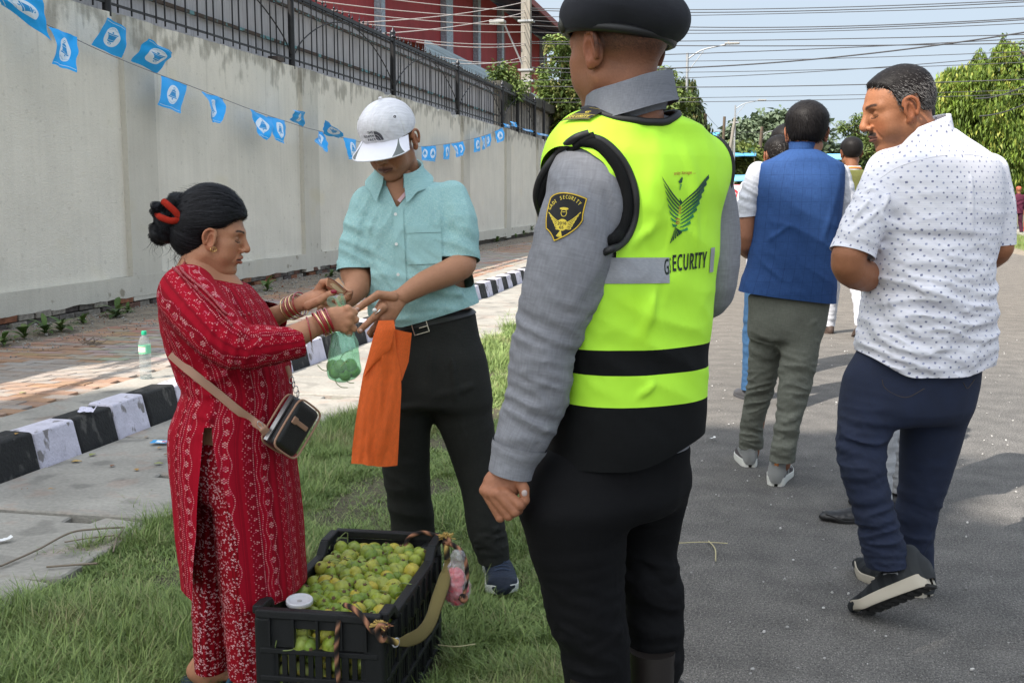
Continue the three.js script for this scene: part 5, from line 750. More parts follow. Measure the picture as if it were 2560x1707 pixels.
function headColour(base, o = {}) {
const seg = (x, y, z, a, b) => { const d = sub3(b, a), t = clamp(dot3([x - a[0], y - a[1], z - a[2]], d) / dot3(d, d), 0, 1); return Math.hypot(x - a[0] - d[0] * t, y - a[1] - d[1] * t, z - a[2] - d[2] * t); };
const dark = [0.012, 0.009, 0.008], lip = o.lip ?? [base[0] * 0.78, base[1] * 0.55, base[2] * 0.6], open = o.open ?? 0;
return (x, y, z, nx, ny, nz) => {
const ax = Math.abs(x); let c = base.slice();
c = lum(c, 1 + 0.14 * fbm(x * 26, y * 26, z * 26, 3) + 0.10 * pn(x * 230, y * 230, z * 230));
c = mix3(c, [base[0] * 1.12, base[1] * 0.86, base[2] * 0.78], sst(0.03, 0.0, Math.hypot(ax - 0.036, y + 0.03, z - 0.075) - 0.012) * 0.55 + sst(0.02, 0.005, Math.hypot(x, y + 0.024, z - 0.116)) * 0.4);
if (ax > 0.079 && z < 0.02 && y > -0.04 && y < 0.04) c = mix3(c, [base[0] * 0.95, base[1] * 0.72, base[2] * 0.66], 0.6);
c = mix3(c, lum(base, 0.5), 0.6 * sst(0.015, 0.004, Math.hypot((ax - 0.031) * 0.6, y - 0.010, (z - 0.085) * 0.8)) );
if (z > 0.045) {
const tb = clamp((ax - 0.012) / 0.038, 0, 1), yb = 0.0315 + 0.0065 * Math.sin(tb * 2.2) - 0.002 * tb, db = Math.abs(y - yb + 0.0009 * pn(x * 500, y * 240)); if (ax > 0.009 && ax < 0.054) c = mix3(c, dark, sst((o.browW ?? 0.005) * (1.1 - 0.45 * tb), 0.0022, db) * sst(0.009, 0.014, ax) * sst(0.054, 0.046, ax) * 0.9);
const te = (ax - 0.017) / 0.031; if (te > 0 && te < 1) { const sn = Math.sin(Math.PI * te), yl = 0.0008 - 0.0028 * sn + 0.0035 * te, gap = 0.0019 * sn; if (y < yl && y > yl - gap) c = Math.abs(te - 0.5) < 0.2 ? [0.012, 0.008, 0.006] : [0.42, 0.36, 0.32]; c = mix3(c, dark, sst(0.0022, 0.0007, Math.abs(y - yl)) * 0.95 * sst(0, 0.15, sn)); c = mix3(c, lum(base, 0.4), 0.6 * sst(0.0016, 0.0004, Math.abs(y - yl - 0.0085 * sn - 0.001))); }
}
const up = Math.min(seg(ax, y, z, [0.0, -0.0525, 0.103], [0.021, -0.0575, 0.0885]), seg(ax, y, z, [0, -0.064 - open, 0.102], [0.019, -0.0605 - open * 0.4, 0.0895])); c = mix3(c, lip, sst(0.0085, 0.005, up) * 0.9);
const ml = seg(ax, y, z, [0, -0.0578 - open * 0.4, 0.1025], [0.025, -0.0588, 0.089]); c = mix3(c, lum(dark, 1.5), sst(0.0026 + open * 0.4, 0.0008, ml));
if (y < -0.031 && ax < 0.013 && z > 0.098) c = mix3(c, dark, sst(0.0055, 0.003, Math.hypot(ax - 0.0075, y + 0.036, z - 0.105)) * 0.8);
if (o.moustache) { const m = seg(ax, y, z, [0.002, -0.0430, 0.1035], [0.021, -0.0480, 0.0945]) + 0.0015 * pn(x * 500, y * 200, z * 400); c = mix3(c, dark, sst(0.0088, 0.0045, m) * 0.95); }
if (o.stubble) { const r = sst(-0.028, -0.05, y + 0.006 * pn(x * 60, z * 60)) * sst(-0.02, 0.03, z) * sst(-0.14, -0.10, y), s = 0.5 + 0.5 * pn(x * 600, y * 600, z * 600); c = mix3(c, [0.055, 0.045, 0.042], o.stubble * r * (0.35 + 0.65 * s)); }
if (o.shave) { const hl = o.shave(x, y, z), s = 0.5 + 0.5 * pn(x * 620, y * 620, z * 620); c = mix3(c, [0.012, 0.010, 0.010], clamp(hl, 0, 1) * (0.45 + 0.55 * s)); }
return c;
};
}
const headM = (c, yaw, pitch, roll, s) => new THREE.Matrix4().compose(V(...c), new THREE.Quaternion().setFromEuler(new THREE.Euler(pitch * Math.PI / 180, yaw * Math.PI / 180, roll * Math.PI / 180, 'YXZ')), V(...(Array.isArray(s) ? s : [s, s, s])));
function makeHead(o, base, m4, cell = 0.0023) { const F = headField(o); return { F, m4, G: xform(tint(net(F, cell, [[-0.105, -0.21, -0.135], [0.105, 0.14, 0.14]]), headColour(base, o)), m4) }; }
// hair as a shell grown from the skull down to a hairline, with loose strands on top
function hairShell(o, m4, thick, line, cell = 0.0032, dispf) { const F = headField(o); F.pr = F.pr.slice(0, 3).map((p) => ({ ...p })); const H = new Field(F.pr); H.disp = (x, y, z) => { const l = line(x, y, z); return l < -0.02 ? -0.012 : mix(-0.006, thick(x, y, z), sst(-0.003, 0.028, l)) + (dispf ? dispf(x, y, z) * sst(0, 0.01, l) : 0); }; const G = net(H, cell, [[-0.12, -0.14, -0.15], [0.12, 0.17, 0.15]]); return { H, G: cutG(G, (x, y, z) => -line(x, y, z) - 0.003) }; }
function strandsOn(H, n, line, flow, len, lift, colf, w = 0.0006) {
const L = []; let t = 0;
while (L.length < n && t++ < n * 8) { const a = rnd() * 6.283, cz = rr(-0.75, 1), s = Math.sqrt(1 - cz * cz); let q = [0.13 * s * Math.cos(a), 0.03 + 0.13 * cz, -0.01 + 0.14 * s * Math.sin(a)], d = nrm(sub3([0, 0.03, -0.01], q));
for (let i = 0; i < 24; i++) { const e = H.full(...q); if (e < 0.0006) break; q = add3(q, d, e * 0.8); }
if (line(...q) < rr(-0.002, 0.006)) continue; const e = 0.002, g0 = H.full(...q), N = nrm([H.full(q[0] + e, q[1], q[2]) - g0, H.full(q[0], q[1] + e, q[2]) - g0, H.full(q[0], q[1], q[2] + e) - g0]), fl = flow(...q), f = nrm(add3(fl, N, -dot3(fl, N))), l = len * rr(0.6, 1.3), pts = [], sw = rr(-0.25, 0.25), S = nrm(crs(N, f));
let p = add3(q, N, -0.001); for (let i = 0; i <= 4; i++) { pts.push(p); p = add3(add3(add3(p, f, l / 4), N, lift * (0.35 + 0.4 * i / 4) * l / 4 * rr(0.5, 1.5)), S, sw * l / 4); if (i < 4) { const dd = H.d(...p); p = add3(p, N, -(dd - 0.004) * 0.15); } }
L.push({ pts, n: N, col: colf ? colf(...q) : [0.012, 0.011, 0.012], w: rr(0.7, 1.3) }); }
return ribbons(L, w);
}
const mSkin = P([1, 1, 1], 0.46, { vertexColors: true, bumpMap: rep(tConcB, 9, 9), bumpScale: 0.0011, specularIntensity: 0.45, sheen: 0.15, sheenRoughness: 0.5, sheenColor: C3(0.5, 0.25, 0.18) });
const mHair = P([0.7, 0.7, 0.7], 0.5, { vertexColors: true, specularIntensity: 0.22 });
const skinTint = (base) => (x, y, z) => lum(base, 1 + 0.12 * fbm(x * 18, y * 18, z * 18, 3) + 0.06 * pn(x * 160, y * 160, z * 160));
// cloth
const tWeave = dataTex(256, 256, (u, v) => { const a = Math.sin(u * 2 * Math.PI * 64), b = Math.sin(v * 2 * Math.PI * 64), n = pn(u * 40, v * 40, 3, 40); const g = 0.5 + 0.2 * a * (b > 0 ? 1 : 0.3) + 0.2 * b * (a > 0 ? 1 : 0.3) + 0.15 * n; return [g, g, g]; }, false);
const tCloth = dataTex(512, 512, (u, v) => { const a = fbm(u * 6, v * 6, 3, 4, 6), b = pn(u * 128, v * 20, 5, 128), c = pn(u * 20, v * 128, 6, 128); const g = 0.90 + 0.10 * a + 0.055 * b + 0.055 * c; return [g, g, g]; });
function cloth(c, rough = 0.85, o = {}) { return P(c, rough, { map: rep(tCloth, 1 / 0.5, 1 / 0.5), bumpMap: rep(tWeave, 1 / 0.07, 1 / 0.07), bumpScale: 0.0004, specularIntensity: 0.25, sheen: 0.3, sheenRoughness: 0.6, sheenColor: C3(c[0] * 0.5 + 0.05, c[1] * 0.5 + 0.05, c[2] * 0.5 + 0.05), ...o }); }
const PX = 0.205134;                                         // people are laid out facing the camera's heading
function person(label, pos, group) { return thing('person', label, 'person', pos, PX, group); }

// ---------------------------------------------------------------- tailoring helpers
function wear(name, F, cell, mat, parent, cuts = [], label, fnTint) { let G = cutG(net(F, cell), ...cuts); if (fnTint) tint(G, fnTint); return part(name, geo(G, F), mat, parent, label); }
function loops(G) {                                          // open edges of a cut garment, as closed point loops
const c = new Map(), m = G.p.length / 3;
for (let t = 0; t < G.i.length; t += 3) for (let q = 0; q < 3; q++) { const a = G.i[t + q], b = G.i[t + (q + 1) % 3]; if (a === b) continue; const k = a < b ? a * m + b : b * m + a; c.set(k, (c.get(k) ?? 0) + 1); }
const nb = new Map(), put = (a, b) => { if (!nb.has(a)) nb.set(a, []); nb.get(a).push(b); }; for (const [k, v] of c) if (v === 1) { const a = Math.floor(k / m), b = k % m; put(a, b); put(b, a); }
const out = [], seen = new Set(); for (const s of nb.keys()) { if (seen.has(s)) continue; const l = []; let a = s, prev = -1; while (a !== undefined && !seen.has(a)) { seen.add(a); l.push([...G.p.slice(a * 3, a * 3 + 3)]); const nx = nb.get(a).find((b) => b !== prev && !seen.has(b)); prev = a; a = nx; } if (l.length > 12) out.push(l); }
return out;
}
function thin(l, n) { const o = []; for (let i = 0; i < n; i++) { const c = [0, 0, 0], w = Math.max(2, Math.floor(l.length / n)); for (let k = -w; k <= w; k++) { const p = l[(Math.floor(i * l.length / n) + k + l.length) % l.length]; for (let q = 0; q < 3; q++) c[q] += p[q] / (2 * w + 1); } o.push(c); } return o; }
function loopTube(l, r, n = 60, rad = 7, closed = true) { return new THREE.TubeGeometry(new THREE.CatmullRomCurve3(thin(l, n).map((p) => V(...p)), closed), n * 3, r, rad, closed); }
// a shirt collar: stand and turned-down fall round the neck; o.open is the half angle left open at the front
function collar(c, rx, rz, yaw, slope, h, fall, o = {}) {
const op = o.open ?? 0.25, prof = [[-0.004, -0.02], [0, 0], [-0.001, h * 0.5], [0.001, h * 0.94], [0.004, h], [0.009, h * 0.96], [0.014, h - fall * 0.4], [0.019 + (o.flare ?? 0), h - fall * 0.75], [0.024 + (o.flare ?? 0) * 1.6, h - fall]];
const n = o.stand ? 5 : prof.length; return grid(64, n - 1, (u, v) => { const a = mix(op, 2 * Math.PI - op, u), [dr, dy] = prof[Math.round(v * (n - 1))], end = sst(0.55, 0.0, Math.min(u, 1 - u) * 8) , k = (o.point ?? 0) * end * sst(0.5, 1, v), x0 = Math.sin(a) * (rx + dr + k * 0.4), z0 = Math.cos(a) * (rz + dr + k * 0.5); const X = x0 * Math.cos(yaw) + z0 * Math.sin(yaw), Z = -x0 * Math.sin(yaw) + z0 * Math.cos(yaw); return [c[0] + X, c[1] + dy - k + slope[0] * X + slope[1] * Z + 0.002 * pn(u * 9, v * 3), c[2] + Z]; });
}
const uvm = (g, s) => { const p = g.attributes.position, uv = g.attributes.uv; for (let i = 0; i < p.count; i++) uv.setXY(i, p.getX(i) * s + p.getZ(i) * s, p.getY(i) * s); return g; };
function plane3(a, n) { const d = nrm(n); return (x, y, z) => (x - a[0]) * d[0] + (y - a[1]) * d[1] + (z - a[2]) * d[2]; }   // below 0 on the side away from n
const near = (c, R, f) => (x, y, z) => Math.min(f(x, y, z), R - Math.hypot(x - c[0], y - c[1], z - c[2]));   // a cut that acts only close to c
const cutS = (F, i, pl) => (x, y, z) => Math.min(pl(x, y, z), F.pr[0].f(x, y, z) - F.pr[i].f(x, y, z) + 0.012);   // a cut across one sleeve only
// a shoe along +z from heel to toe, sole on y = 0, length L
function shoe(parent, name, pos, turn, o) {
const T = new THREE.Group(); T.name = name; T.position.set(...pos); T.rotation.set(o.pitch ?? 0, turn, o.roll ?? 0, 'YXZ'); parent.add(T);
const L = o.L ?? 0.28, W = o.W ?? 0.105, sh = o.sole ?? 0.03, w = (t) => W / 2 * (0.72 + 0.28 * Math.sin(Math.min(1, t * 1.25) * Math.PI * 0.5) ** 1 - 0.05 * Math.sin(t * Math.PI * 2.1) - (t > 0.72 ? ((t - 0.72) / 0.28) ** 2.2 * 0.62 : 0) - (t < 0.12 ? ((0.12 - t) / 0.12) ** 2 * 0.32 : 0)), cx = (t) => 0.012 * Math.sin(t * Math.PI);
const F = new Field(), S = [], low = o.low ?? 0;
for (let i = 0; i < 12; i++) { const t = 0.03 + i / 11 * 0.94, z = (t - 0.3) * L, hh = (t < 0.32 ? 0.066 : mix(0.07, 0.026, sst(0.32, 0.85, t))) * (o.h ?? 1) * (1 - low * 0.25); S.push(ell([cx(t), sh * 0.7 + hh * 0.36, z], [Math.max(0.016, w(t) * 0.93), hh * 0.64 + 0.006, 0.028], 0.02)); }
F.add(...S, cap([0, sh + 0.04, -0.18 * L], [0, sh + 0.075 * (1 - low), -0.15 * L], 0.036, 0.038, 0.02)); F.disp = (x, y, z) => 0.0012 * pn(x * 60, y * 60, z * 60) + (o.seam ? 0.002 * Math.sin(z * 260 + y * 90) * sst(0.0, 0.05, z) * 0.4 : 0);
let G = cutG(net(F, 0.0038), (x, y, z) => sh * 0.55 - y, (x, y, z) => Math.max(-((y - sh - 0.045 * (1 - low)) ), Math.hypot(x / 0.9, z + 0.16 * L) - 0.030) * -1 < 0 ? -1 : -1);
if (o.tint) tint(G, o.tint); part('upper', geo(G), o.mat, T);
const ring = (t, side) => [cx(t) + side * w(t), (t - 0.3) * L], sole = grid(56, 7, (u, v) => { const k = u * 2, side = k < 1 ? 1 : -1, t = k < 1 ? k : 2 - k, tt = 0.5 - 0.5 * Math.cos(t * Math.PI), [x, z] = ring(clamp(tt, 0.0005, 0.9995), side * (tt < 0.001 || tt > 0.999 ? 0.35 : 1)), y = [0, 0.06, 0.35, 0.7, 0.94, 1, 1, 1][Math.round(v * 7)], e = [0.94, 1, 1.035, 1.02, 1.03, 1.0, 0.9, 0.5][Math.round(v * 7)], lift = 0.02 * sst(0.75, 1, tt) * (o.toe ?? 1) + (o.heelUp ?? 0) * sst(0.2, 0, tt), thick = sh * (1 + (o.wedge ?? 0.25) * (0.5 - tt)); return [cx(tt) + (x - cx(tt)) * e, lift + y * thick, z * (0.97 + 0.03 * e)]; });
part('sole', sole, o.soleMat, T);
part('tread', grid(20, 6, (u, v) => { const t = 0.02 + 0.96 * u, s = mix(-1, 1, v) * 0.93; return [cx(t) + s * w(t), 0.003 + 0.02 * sst(0.75, 1, t) * (o.toe ?? 1) + 0.0015 * Math.sin(u * 90), (t - 0.3) * L]; }), o.treadMat ?? o.soleMat, T);
if (o.laces) for (let i = 0; i < 5; i++) { const t = 0.42 + i * 0.065, z = (t - 0.3) * L; let y = 0.16; while (F.d(cx(t), y, z) > 0.001 && y > 0) y -= 0.002; const hw = 0.026, q = (x) => { let yy = 0.16; while (F.d(x, yy, z) > 0.0015 && yy > 0) yy -= 0.002; return yy; }; part('lace', tube([[cx(t) - hw, q(cx(t) - hw), z], [cx(t), y + 0.003, z + 0.003], [cx(t) + hw, q(cx(t) + hw), z]], 0.0022, 8, 5), o.laces, T); }
if (o.tab) part('heel_tab', rbx(0.02, 0.035, 0.008, 0.003, 0, sh + 0.07, -0.29 * L), o.tab, T);
return T;
}
const ell2 = (c, r) => new THREE.SphereGeometry(1, 16, 12).scale(...r).translate(...c);
const joints = (pts, r0, r1) => pts.slice(1).map((p, i) => cap(pts[i], p, mix(r0, r1, i / (pts.length - 1)), mix(r0, r1, (i + 1) / (pts.length - 1)), 0.0022));
// a watch, bangle or strap: a ring square to a limb
function ringAt(c, axis, r, w, r2 = r) { const g = new THREE.TorusGeometry(r, w, 8, 40); g.scale(1, r2 / r, 1); g.applyQuaternion(new THREE.Quaternion().setFromUnitVectors(V(0, 0, 1), V(...nrm(axis)))); return g.translate(...c); }
function strandsFrom(H, n, c0, R, ok, flow, len, lift, col, w = 0.0006, steps = 6, follow = 0.0015) {
const L = []; let t = 0;
while (L.length < n && t++ < n * 8) { const a = rnd() * 6.283, cz = rr(-1, 1), s = Math.sqrt(1 - cz * cz); let q = add3(c0, [s * Math.cos(a), cz, s * Math.sin(a)], R); const d = nrm(sub3(c0, q)); for (let i = 0; i < 30; i++) { const e = H.full(...q); if (e < 0.0006) break; q = add3(q, d, Math.min(e * 0.8, 0.02)); }
if (!ok(...q)) continue; const pts = [], e = 0.002, gradN = (p) => { const g0 = H.d(...p); return nrm([H.d(p[0] + e, p[1], p[2]) - g0, H.d(p[0], p[1] + e, p[2]) - g0, H.d(p[0], p[1], p[2] + e) - g0]); }; let N0 = gradN(q), p = q, N = N0; const l = len * rr(0.6, 1.3), jit = [rr(-0.12, 0.12), rr(-0.12, 0.12), rr(-0.12, 0.12)];
for (let i = 0; i <= steps; i++) { pts.push(p); const fl = add3(nrm(flow(...p)), jit); const f = nrm(add3(fl, N, -dot3(fl, N))); p = add3(p, f, l / steps); N = gradN(p); const dd = H.full(...p); p = add3(p, N, -(dd - follow) + lift * (i + 1) / steps); }
L.push({ pts, n: N0, col: typeof col === 'function' ? col(...q) : col, w: rr(0.6, 1.3) }); }
return ribbons(L, w);
}

// ---------------------------------------------------------------- the security guard, seen from behind
{
const T = person('guard in black beret and lime safety vest, seen from behind', [-.245,0,-2.503]);
const base = [0.28, 0.12, 0.066], Y = 0.52;
const hm = headM([-.035,1.637,0], -139, 3, 0, [1.15, 1.13, 1.13]), hair = (x, y, z) => sst(0.02, 0.06, y + (z < 0 ? 0.035 + 0.3 * -z * 0.2 : 0) - sst(0.02, 0.06, z) * 0.05 + 0.008 * pn(x * 50, y * 50, z * 50)) * sst(0.075, 0.045, z) * 0.9 * (Math.abs(x) > 0.079 && z > -0.03 ? 0 : 1) + 0.6 * sst(-0.08, -0.01, y) * sst(-0.01, -0.05, z);
const H = makeHead({ shave: hair, ear: 1.12, fat: 1.06, stubble: 0.25 }, base, hm);
// body under the clothes, with the closed left hand
const wr = [-.266,.731,.13], K = [[-.285,.681,.165], [-.302,.682,.168], [-.318,.683,.163], [-.33,.685,.152]], Mj = [[-.254,.659,.175], [-.264,.643,.175], [-.278,.632,.168], [-.296,.625,.158]], Dj = [[-.249,.651,.148], [-.256,.638,.145], [-.27,.629,.14], [-.287,.626,.135]], Tp = [[-.264,.659,.132], [-.272,.65,.13], [-.286,.645,.128], [-.302,.645,.125]];
const hand = new Field([limb([[-.259,.765,.13], wr, [-.28,.706,.137], [-.294,.693,.143]], [[0.030, 0.025], [0.029, 0.023], [0.038, 0.023], [0.042, 0.022]], 0.01, [0, 0, 1])]);
for (let i = 0; i < 4; i++) hand.add(ell(K[i], [0.0125, 0.0125, 0.0125], 0.008), ...joints([K[i], Mj[i], Dj[i], Tp[i]], 0.0128 - i * 0.0006, 0.0092));
hand.add(...joints([[-.256,.712,.15], [-.244,.69,.16], [-.242,.666,.163], [-.252,.649,.16]], 0.0135, 0.0092));
const body = new Field([limb([[.011,1.468,-.03], [.011,1.537,0], [-.014,1.606,0]], [0.062, 0.056, 0.058], 0.03), torso([[1.466,.008,0,.108,.06,.52], [1.387,.009,0,.168,.09,.52], [1.043,.009,0,.144,.09,.52], [.716,-.005,0,.133,.1,.52]], 0.04), limb([[-.1,1.402,.08], [-.144,1.143,.11], [-.217,.917,.13], wr], [0.045, 0.045, 0.04, 0.026], 0.03), limb([[.188,1.408,-.1], [.208,1.128,-.1], [.152,1.051,-.25], [.067,1.001,-.38]], [0.045, 0.042, 0.036, 0.028], 0.03), cap([-.123,.597,.05], [-.063,.103,.05], 0.07, 0.04, 0.03), cap([.072,.583,-.1], [.088,.133,-.1], 0.05, 0.036, 0.03), ell([.038,.989,-.4], [0.035, 0.02, 0.03], 0.02)]);
part('body', geo(joinG([H.G, tint(net(body, 0.012), skinTint(base)), tint(net(hand, 0.0028), (x, y, z, a, b, c) => { const s = skinTint(base)(x, y, z); return lum(s, 1.12 + 0.15 * pn(x * 90, y * 90, z * 90)); })])), mSkin, T);
part('thumb_nail', ell2([-.243,.684,.171], [0.0065, 0.008, 0.0035]), P([0.45, 0.36, 0.33], 0.25), T);
// grey shirt
const secs = [[1.505,.022,.02,.074,.06,.52], [1.485,.022,.01,.124,.085,.52], [1.453,.018,-.005,.171,.105,.52], [1.412,.017,0,.197,.12,.52], [1.356,.014,0,.213,.13,.52], [1.28,.003,0,.21,.132,.52], [1.203,.004,0,.206,.13,.52], [1.111,.005,0,.191,.128,.52], [.995,.007,0,.175,.13,.52], [.874,.004,0,.168,.138,.52], [.782,-.005,0,.171,.145,.52], [.697,-.018,0,.174,.14,.52], [.668,-.023,0,.175,.13,.52]];
const inner = secs.map((s) => [s[0], s[1], s[2], s[3] - 0.016, s[4] - 0.016, s[5]]);
const slL = limb([[-.097,1.415,.07], [-.119,1.29,.125], [-.158,1.146,.145], [-.195,1.015,.14], [-.212,.895,.13], [-.244,.81,.13], [-.267,.749,.13], [-.279,.689,.13]], [0.076, 0.086, 0.0865, 0.071, 0.067, 0.060, 0.047, 0.044], 0.05, [0, 0, 1], 4), slR = limb([[.175,1.408,-.09], [.202,1.259,-.1], [.205,1.128,-.1], [.183,1.072,-.17], [.067,.996,-.38]], [0.058, 0.064, 0.060, 0.055, 0.042], 0.04);
const sh = new Field([torso(inner, 0.05), slL, slR]);
const el = [-.21,1.001,.16], el2 = [-.131,1.015,.14];
sh.disp = folds(ridge([-.086,1.2,.2], [-.149,1.101,.22], 0.016, 0.013), ridge([-.079,1.118,.17], [-.169,1.049,.2], 0.014, 0.014), ridge([-.099,1.071,.17], [-.182,1.067,.21], 0.011, -0.012), ridge([-.12,1.022,.16], [-.194,.998,.2], 0.011, 0.012), ridge([-.132,.975,.16], [-.253,.955,.2], 0.012, 0.010), ridge([-.285,.894,.15], [-.21,.929,.2], 0.012, 0.013), ridge([-.292,.857,.14], [-.193,.823,.19], 0.013, 0.011), ridge([-.285,.832,.15], [-.218,.795,.18], 0.009, -0.008), ridge([-.041,1.265,.16], [-.145,1.332,.2], 0.014, 0.009), ridge([-.152,1.383,.15], [-.104,1.2,.21], 0.02, 0.008), ridge([-.071,1.341,.2], [-.052,1.225,.19], 0.012, -0.009), ridge([-.227,1.197,.15], [-.169,1.108,.2], 0.018, 0.008), crumple(el, 0.13, [0.35, 1, 0], 24, 0.0052, 3), crumple([-.227,.863,.17], 0.10, [0.4, 1, 0], 26, 0.0046, 8), crumple([-.128,1.299,.19], 0.14, [0.8, 0.5, 0], 14, 0.0044, 13), soft(7, 0.006, 4));
const mGrey = cloth([0.27, 0.275, 0.30], 0.8, { vertexColors: true });
const wristCut = plane3([-.272,.719,.13], sub3([-.279,.689,.13], [-.261,.765,.13]));
wear('shirt', sh, 0.0055, mGrey, T, [(x, y, z) => y - 1.528, wristCut, (x, y, z) => 0.75 - y], null, (x, y, z) => { const d = sst(0.15, 0.5, fbm(x * 6, y * 9, z * 6 + 3, 4)) * sst(1.25, 0.85, y), k = 1 + 0.10 * fbm(x * 9, y * 9, z * 9, 3); return mix3([k, k, k], [1.45, 1.42, 1.35], d * 0.55 + 0.25 * sst(0.35, 0.6, pn(x * 40, y * 40, z * 40)) * sst(1.2, 0.9, y)); });
const cf = new Field([slL]); cf.disp = (x, y, z) => 0.004 + sh.disp(x, y, z);
wear('cuff', cf, 0.0045, mGrey, T, [plane3([-.273,.715,.13], sub3([-.279,.689,.13], [-.261,.765,.13])), plane3([-.25,.783,.13], sub3([-.261,.765,.13], [-.279,.689,.13]))], null, () => [1.05, 1.05, 1.05]);
part('collar', uvm(collar([-.012,1.51,.03], 0.085, 0.086, -2.45, [0.28, 0.02], 0.062, 0.070, { open: 0.3 }), 2), cloth([0.22, 0.23, 0.26], 0.8), T);
// safety vest over it
const vf = new Field([torso(secs, 0.05), ell([-.096,1.415,.06], [0.085, 0.085, 0.085], 0.06), ell([.168,1.394,-.08], [0.055, 0.06, 0.055], 0.03)]);
vf.disp = folds(() => 0.012, crumple([.008,1.058,.13], 0.22, [0.5, 1, 0], 9, 0.0065, 2), ridge([.054,1.147,.16], [.013,1.035,.16], 0.018, 0.011), ridge([-.066,1.198,.16], [.052,1.265,.16], 0.02, 0.009), ridge([-.08,1.025,.15], [.005,1.077,.15], 0.016, 0.008), ridge([.037,1.451,.12], [.027,1.282,.15], 0.03, 0.007), ridge([.109,1.418,.1], [.148,1.212,.1], 0.02, 0.007), ridge([-.034,1.399,.15], [-.05,1.232,.17], 0.026, -0.006), ridge([.007,.896,.16], [.041,.922,.16], 0.012, 0.009), ridge([-.097,.921,.15], [-.027,.885,.15], 0.014, 0.008), crumple([.004,1.316,.13], 0.3, [1, 0.25, 0], 8, 0.0042, 21), soft(5, 0.006, 9));
const yA = .995, yB = .94, yC = .87, yD = .728;
const holeL = cap([-.125,1.348,.1], [-.134,1.205,.135], 0.098, 0.094), holeR = cap([.21,1.404,-.12], [.211,1.203,-.11], 0.060, 0.055), sB = limb([[-.125,1.348,.1], [-.131,1.204,.115]], [0.1, 0.1]);
const neckCut = (x, y, z) => { const c = [-.007,1.524,.03]; return 0.108 - Math.hypot(x - c[0], y - c[1] - 0.1 * (x - c[0]), z - c[2]); };
let vest = cutG(net(vf, 0.006), (x, y, z) => -holeL.f(x, y, z), (x, y, z) => -holeR.f(x, y, z), neckCut, (x, y, z) => yD + 0.06 * sst(-0.02, 0.2, x) - y);
const [up, lowr] = split(vest, (x, y, z) => yA - y), [band, low2] = split(lowr, (x, y, z) => yB - y), [lime2, panel] = split(low2, (x, y, z) => yC - y);
const tV = dataTex(256, 256, (u, v) => { const a = fbm(u * 5, v * 5, 7, 4, 5), s = sst(0.1, 0.5, fbm(u * 3, v * 3, 17, 4, 3)), b = Math.sin(u * 402) * Math.sin(v * 402); const g = 0.96 + 0.05 * a; return mix3([g, g, g], [0.86, 0.84, 0.5], s * 0.35); });
const mLime = P([0.52, 0.96, 0.06], 0.62, { map: rep(tV, 2, 2), specularIntensity: 0.3, sheen: 0.25, sheenColor: C3(0.3, 0.6, 0.1) }), mBlk = cloth([0.008, 0.0085, 0.009], 0.75), mPipe = M([0.009, 0.009, 0.010], 0.6);
part('vest', geo(up, vf), mLime, T); part('vest_band', geo(band, vf), mBlk, T); part('vest_lower_band', geo(lime2, vf), mLime, T); part('vest_hem', geo(panel, vf), mBlk, T);
for (const l of loops(vest)) { const c = l.reduce((a, p) => add3(a, p, 1 / l.length), [0, 0, 0]); if (c[1] > 1.0) if (c[0] < -0.05) continue; else part('piping', loopTube(l, c[1] > 1.58 ? 0.008 : 0.0085, Math.min(64, Math.max(16, l.length >> 2))), mPipe, T); }
// near armhole: binding and the padded edge inside it
{ const all = new Field([...vf.pr, slL]); all.disp = (x, y, z) => Math.max(0.004, vf.disp(x, y, z) - 0.004); const lk = [-0.1, -0.1, -1];
const back = [[-.122,1.442,.1], [-.089,1.433,.1], [-.054,1.403,.1], [-.028,1.363,.1], [-.015,1.316,.1], [-.016,1.271,.1], [-.032,1.233,.1], [-.058,1.21,.1], [-.078,1.202,.1]], pad = [[-.132,1.433,.1], [-.099,1.425,.1], [-.07,1.398,.1], [-.047,1.36,.1], [-.034,1.316,.1], [-.036,1.274,.1], [-.049,1.242,.1], [-.066,1.226,.1]];
const tuck = (p) => { const e = p[p.length - 1]; return [...p, add3(e, [-0.014, -0.008, -0.02]), add3(e, [-0.03, -0.016, -0.06])]; }; part('armhole_binding', tube(tuck(onto(all, back, lk, -0.0015)), 0.0085, 70, 8), mPipe, T); part('armhole_padding', tube(tuck(onto(all, pad, lk, -0.006)), 0.0125, 70, 9), cloth([0.012, 0.0125, 0.013], 0.9), T);
const fr = onto(all, [[-.119,1.444,.06], [-.147,1.435,.06]], lk, 0.004); fr.push([-.173,1.414,.1], [-.195,1.386,.09], [-.211,1.355,.07], [-.216,1.324,.05], [-.207,1.289,.02], [-.186,1.234,-.02]); part('armhole_binding', tube(fr, 0.0085, 60, 8), mPipe, T);
const fp = fr.map((p) => add3(p, [0.013, -0.008, -0.004])); part('armhole_padding', tube(fp, 0.0125, 60, 8), cloth([0.012, 0.0125, 0.013], 0.9), T); }
// print on the back
const look = nrm([-0.12, -0.05, -1]);
const tG = canvasTex(512, 256, (c, w, h) => { c.clearRect(0, 0, w, h); c.fillStyle = '#16231b'; c.font = 'bold 150px sans-serif'; c.save(); c.translate(8, 172); c.scale(0.55, 1.22); c.fillText('G', 0, 18); c.restore(); c.save(); c.translate(66, 172); c.scale(0.22, 1.18); c.fillText('S', 0, 10); c.restore(); c.save(); c.translate(92, 172); c.scale(0.66, 1.28); c.fillText('ECURITY', 0, 0); c.restore(); });
const dec = (t, r = 0.7, o = {}) => M([1, 1, 1], r, { map: t, alphaTest: 0.5, ...o });
part('lettering', patch(vf, [.113,1.177,.12], [1, 0.085, 0], [0, 1, 0], look, 0.120, 0.066, 40, 12, 0.0022), dec(tG), T);
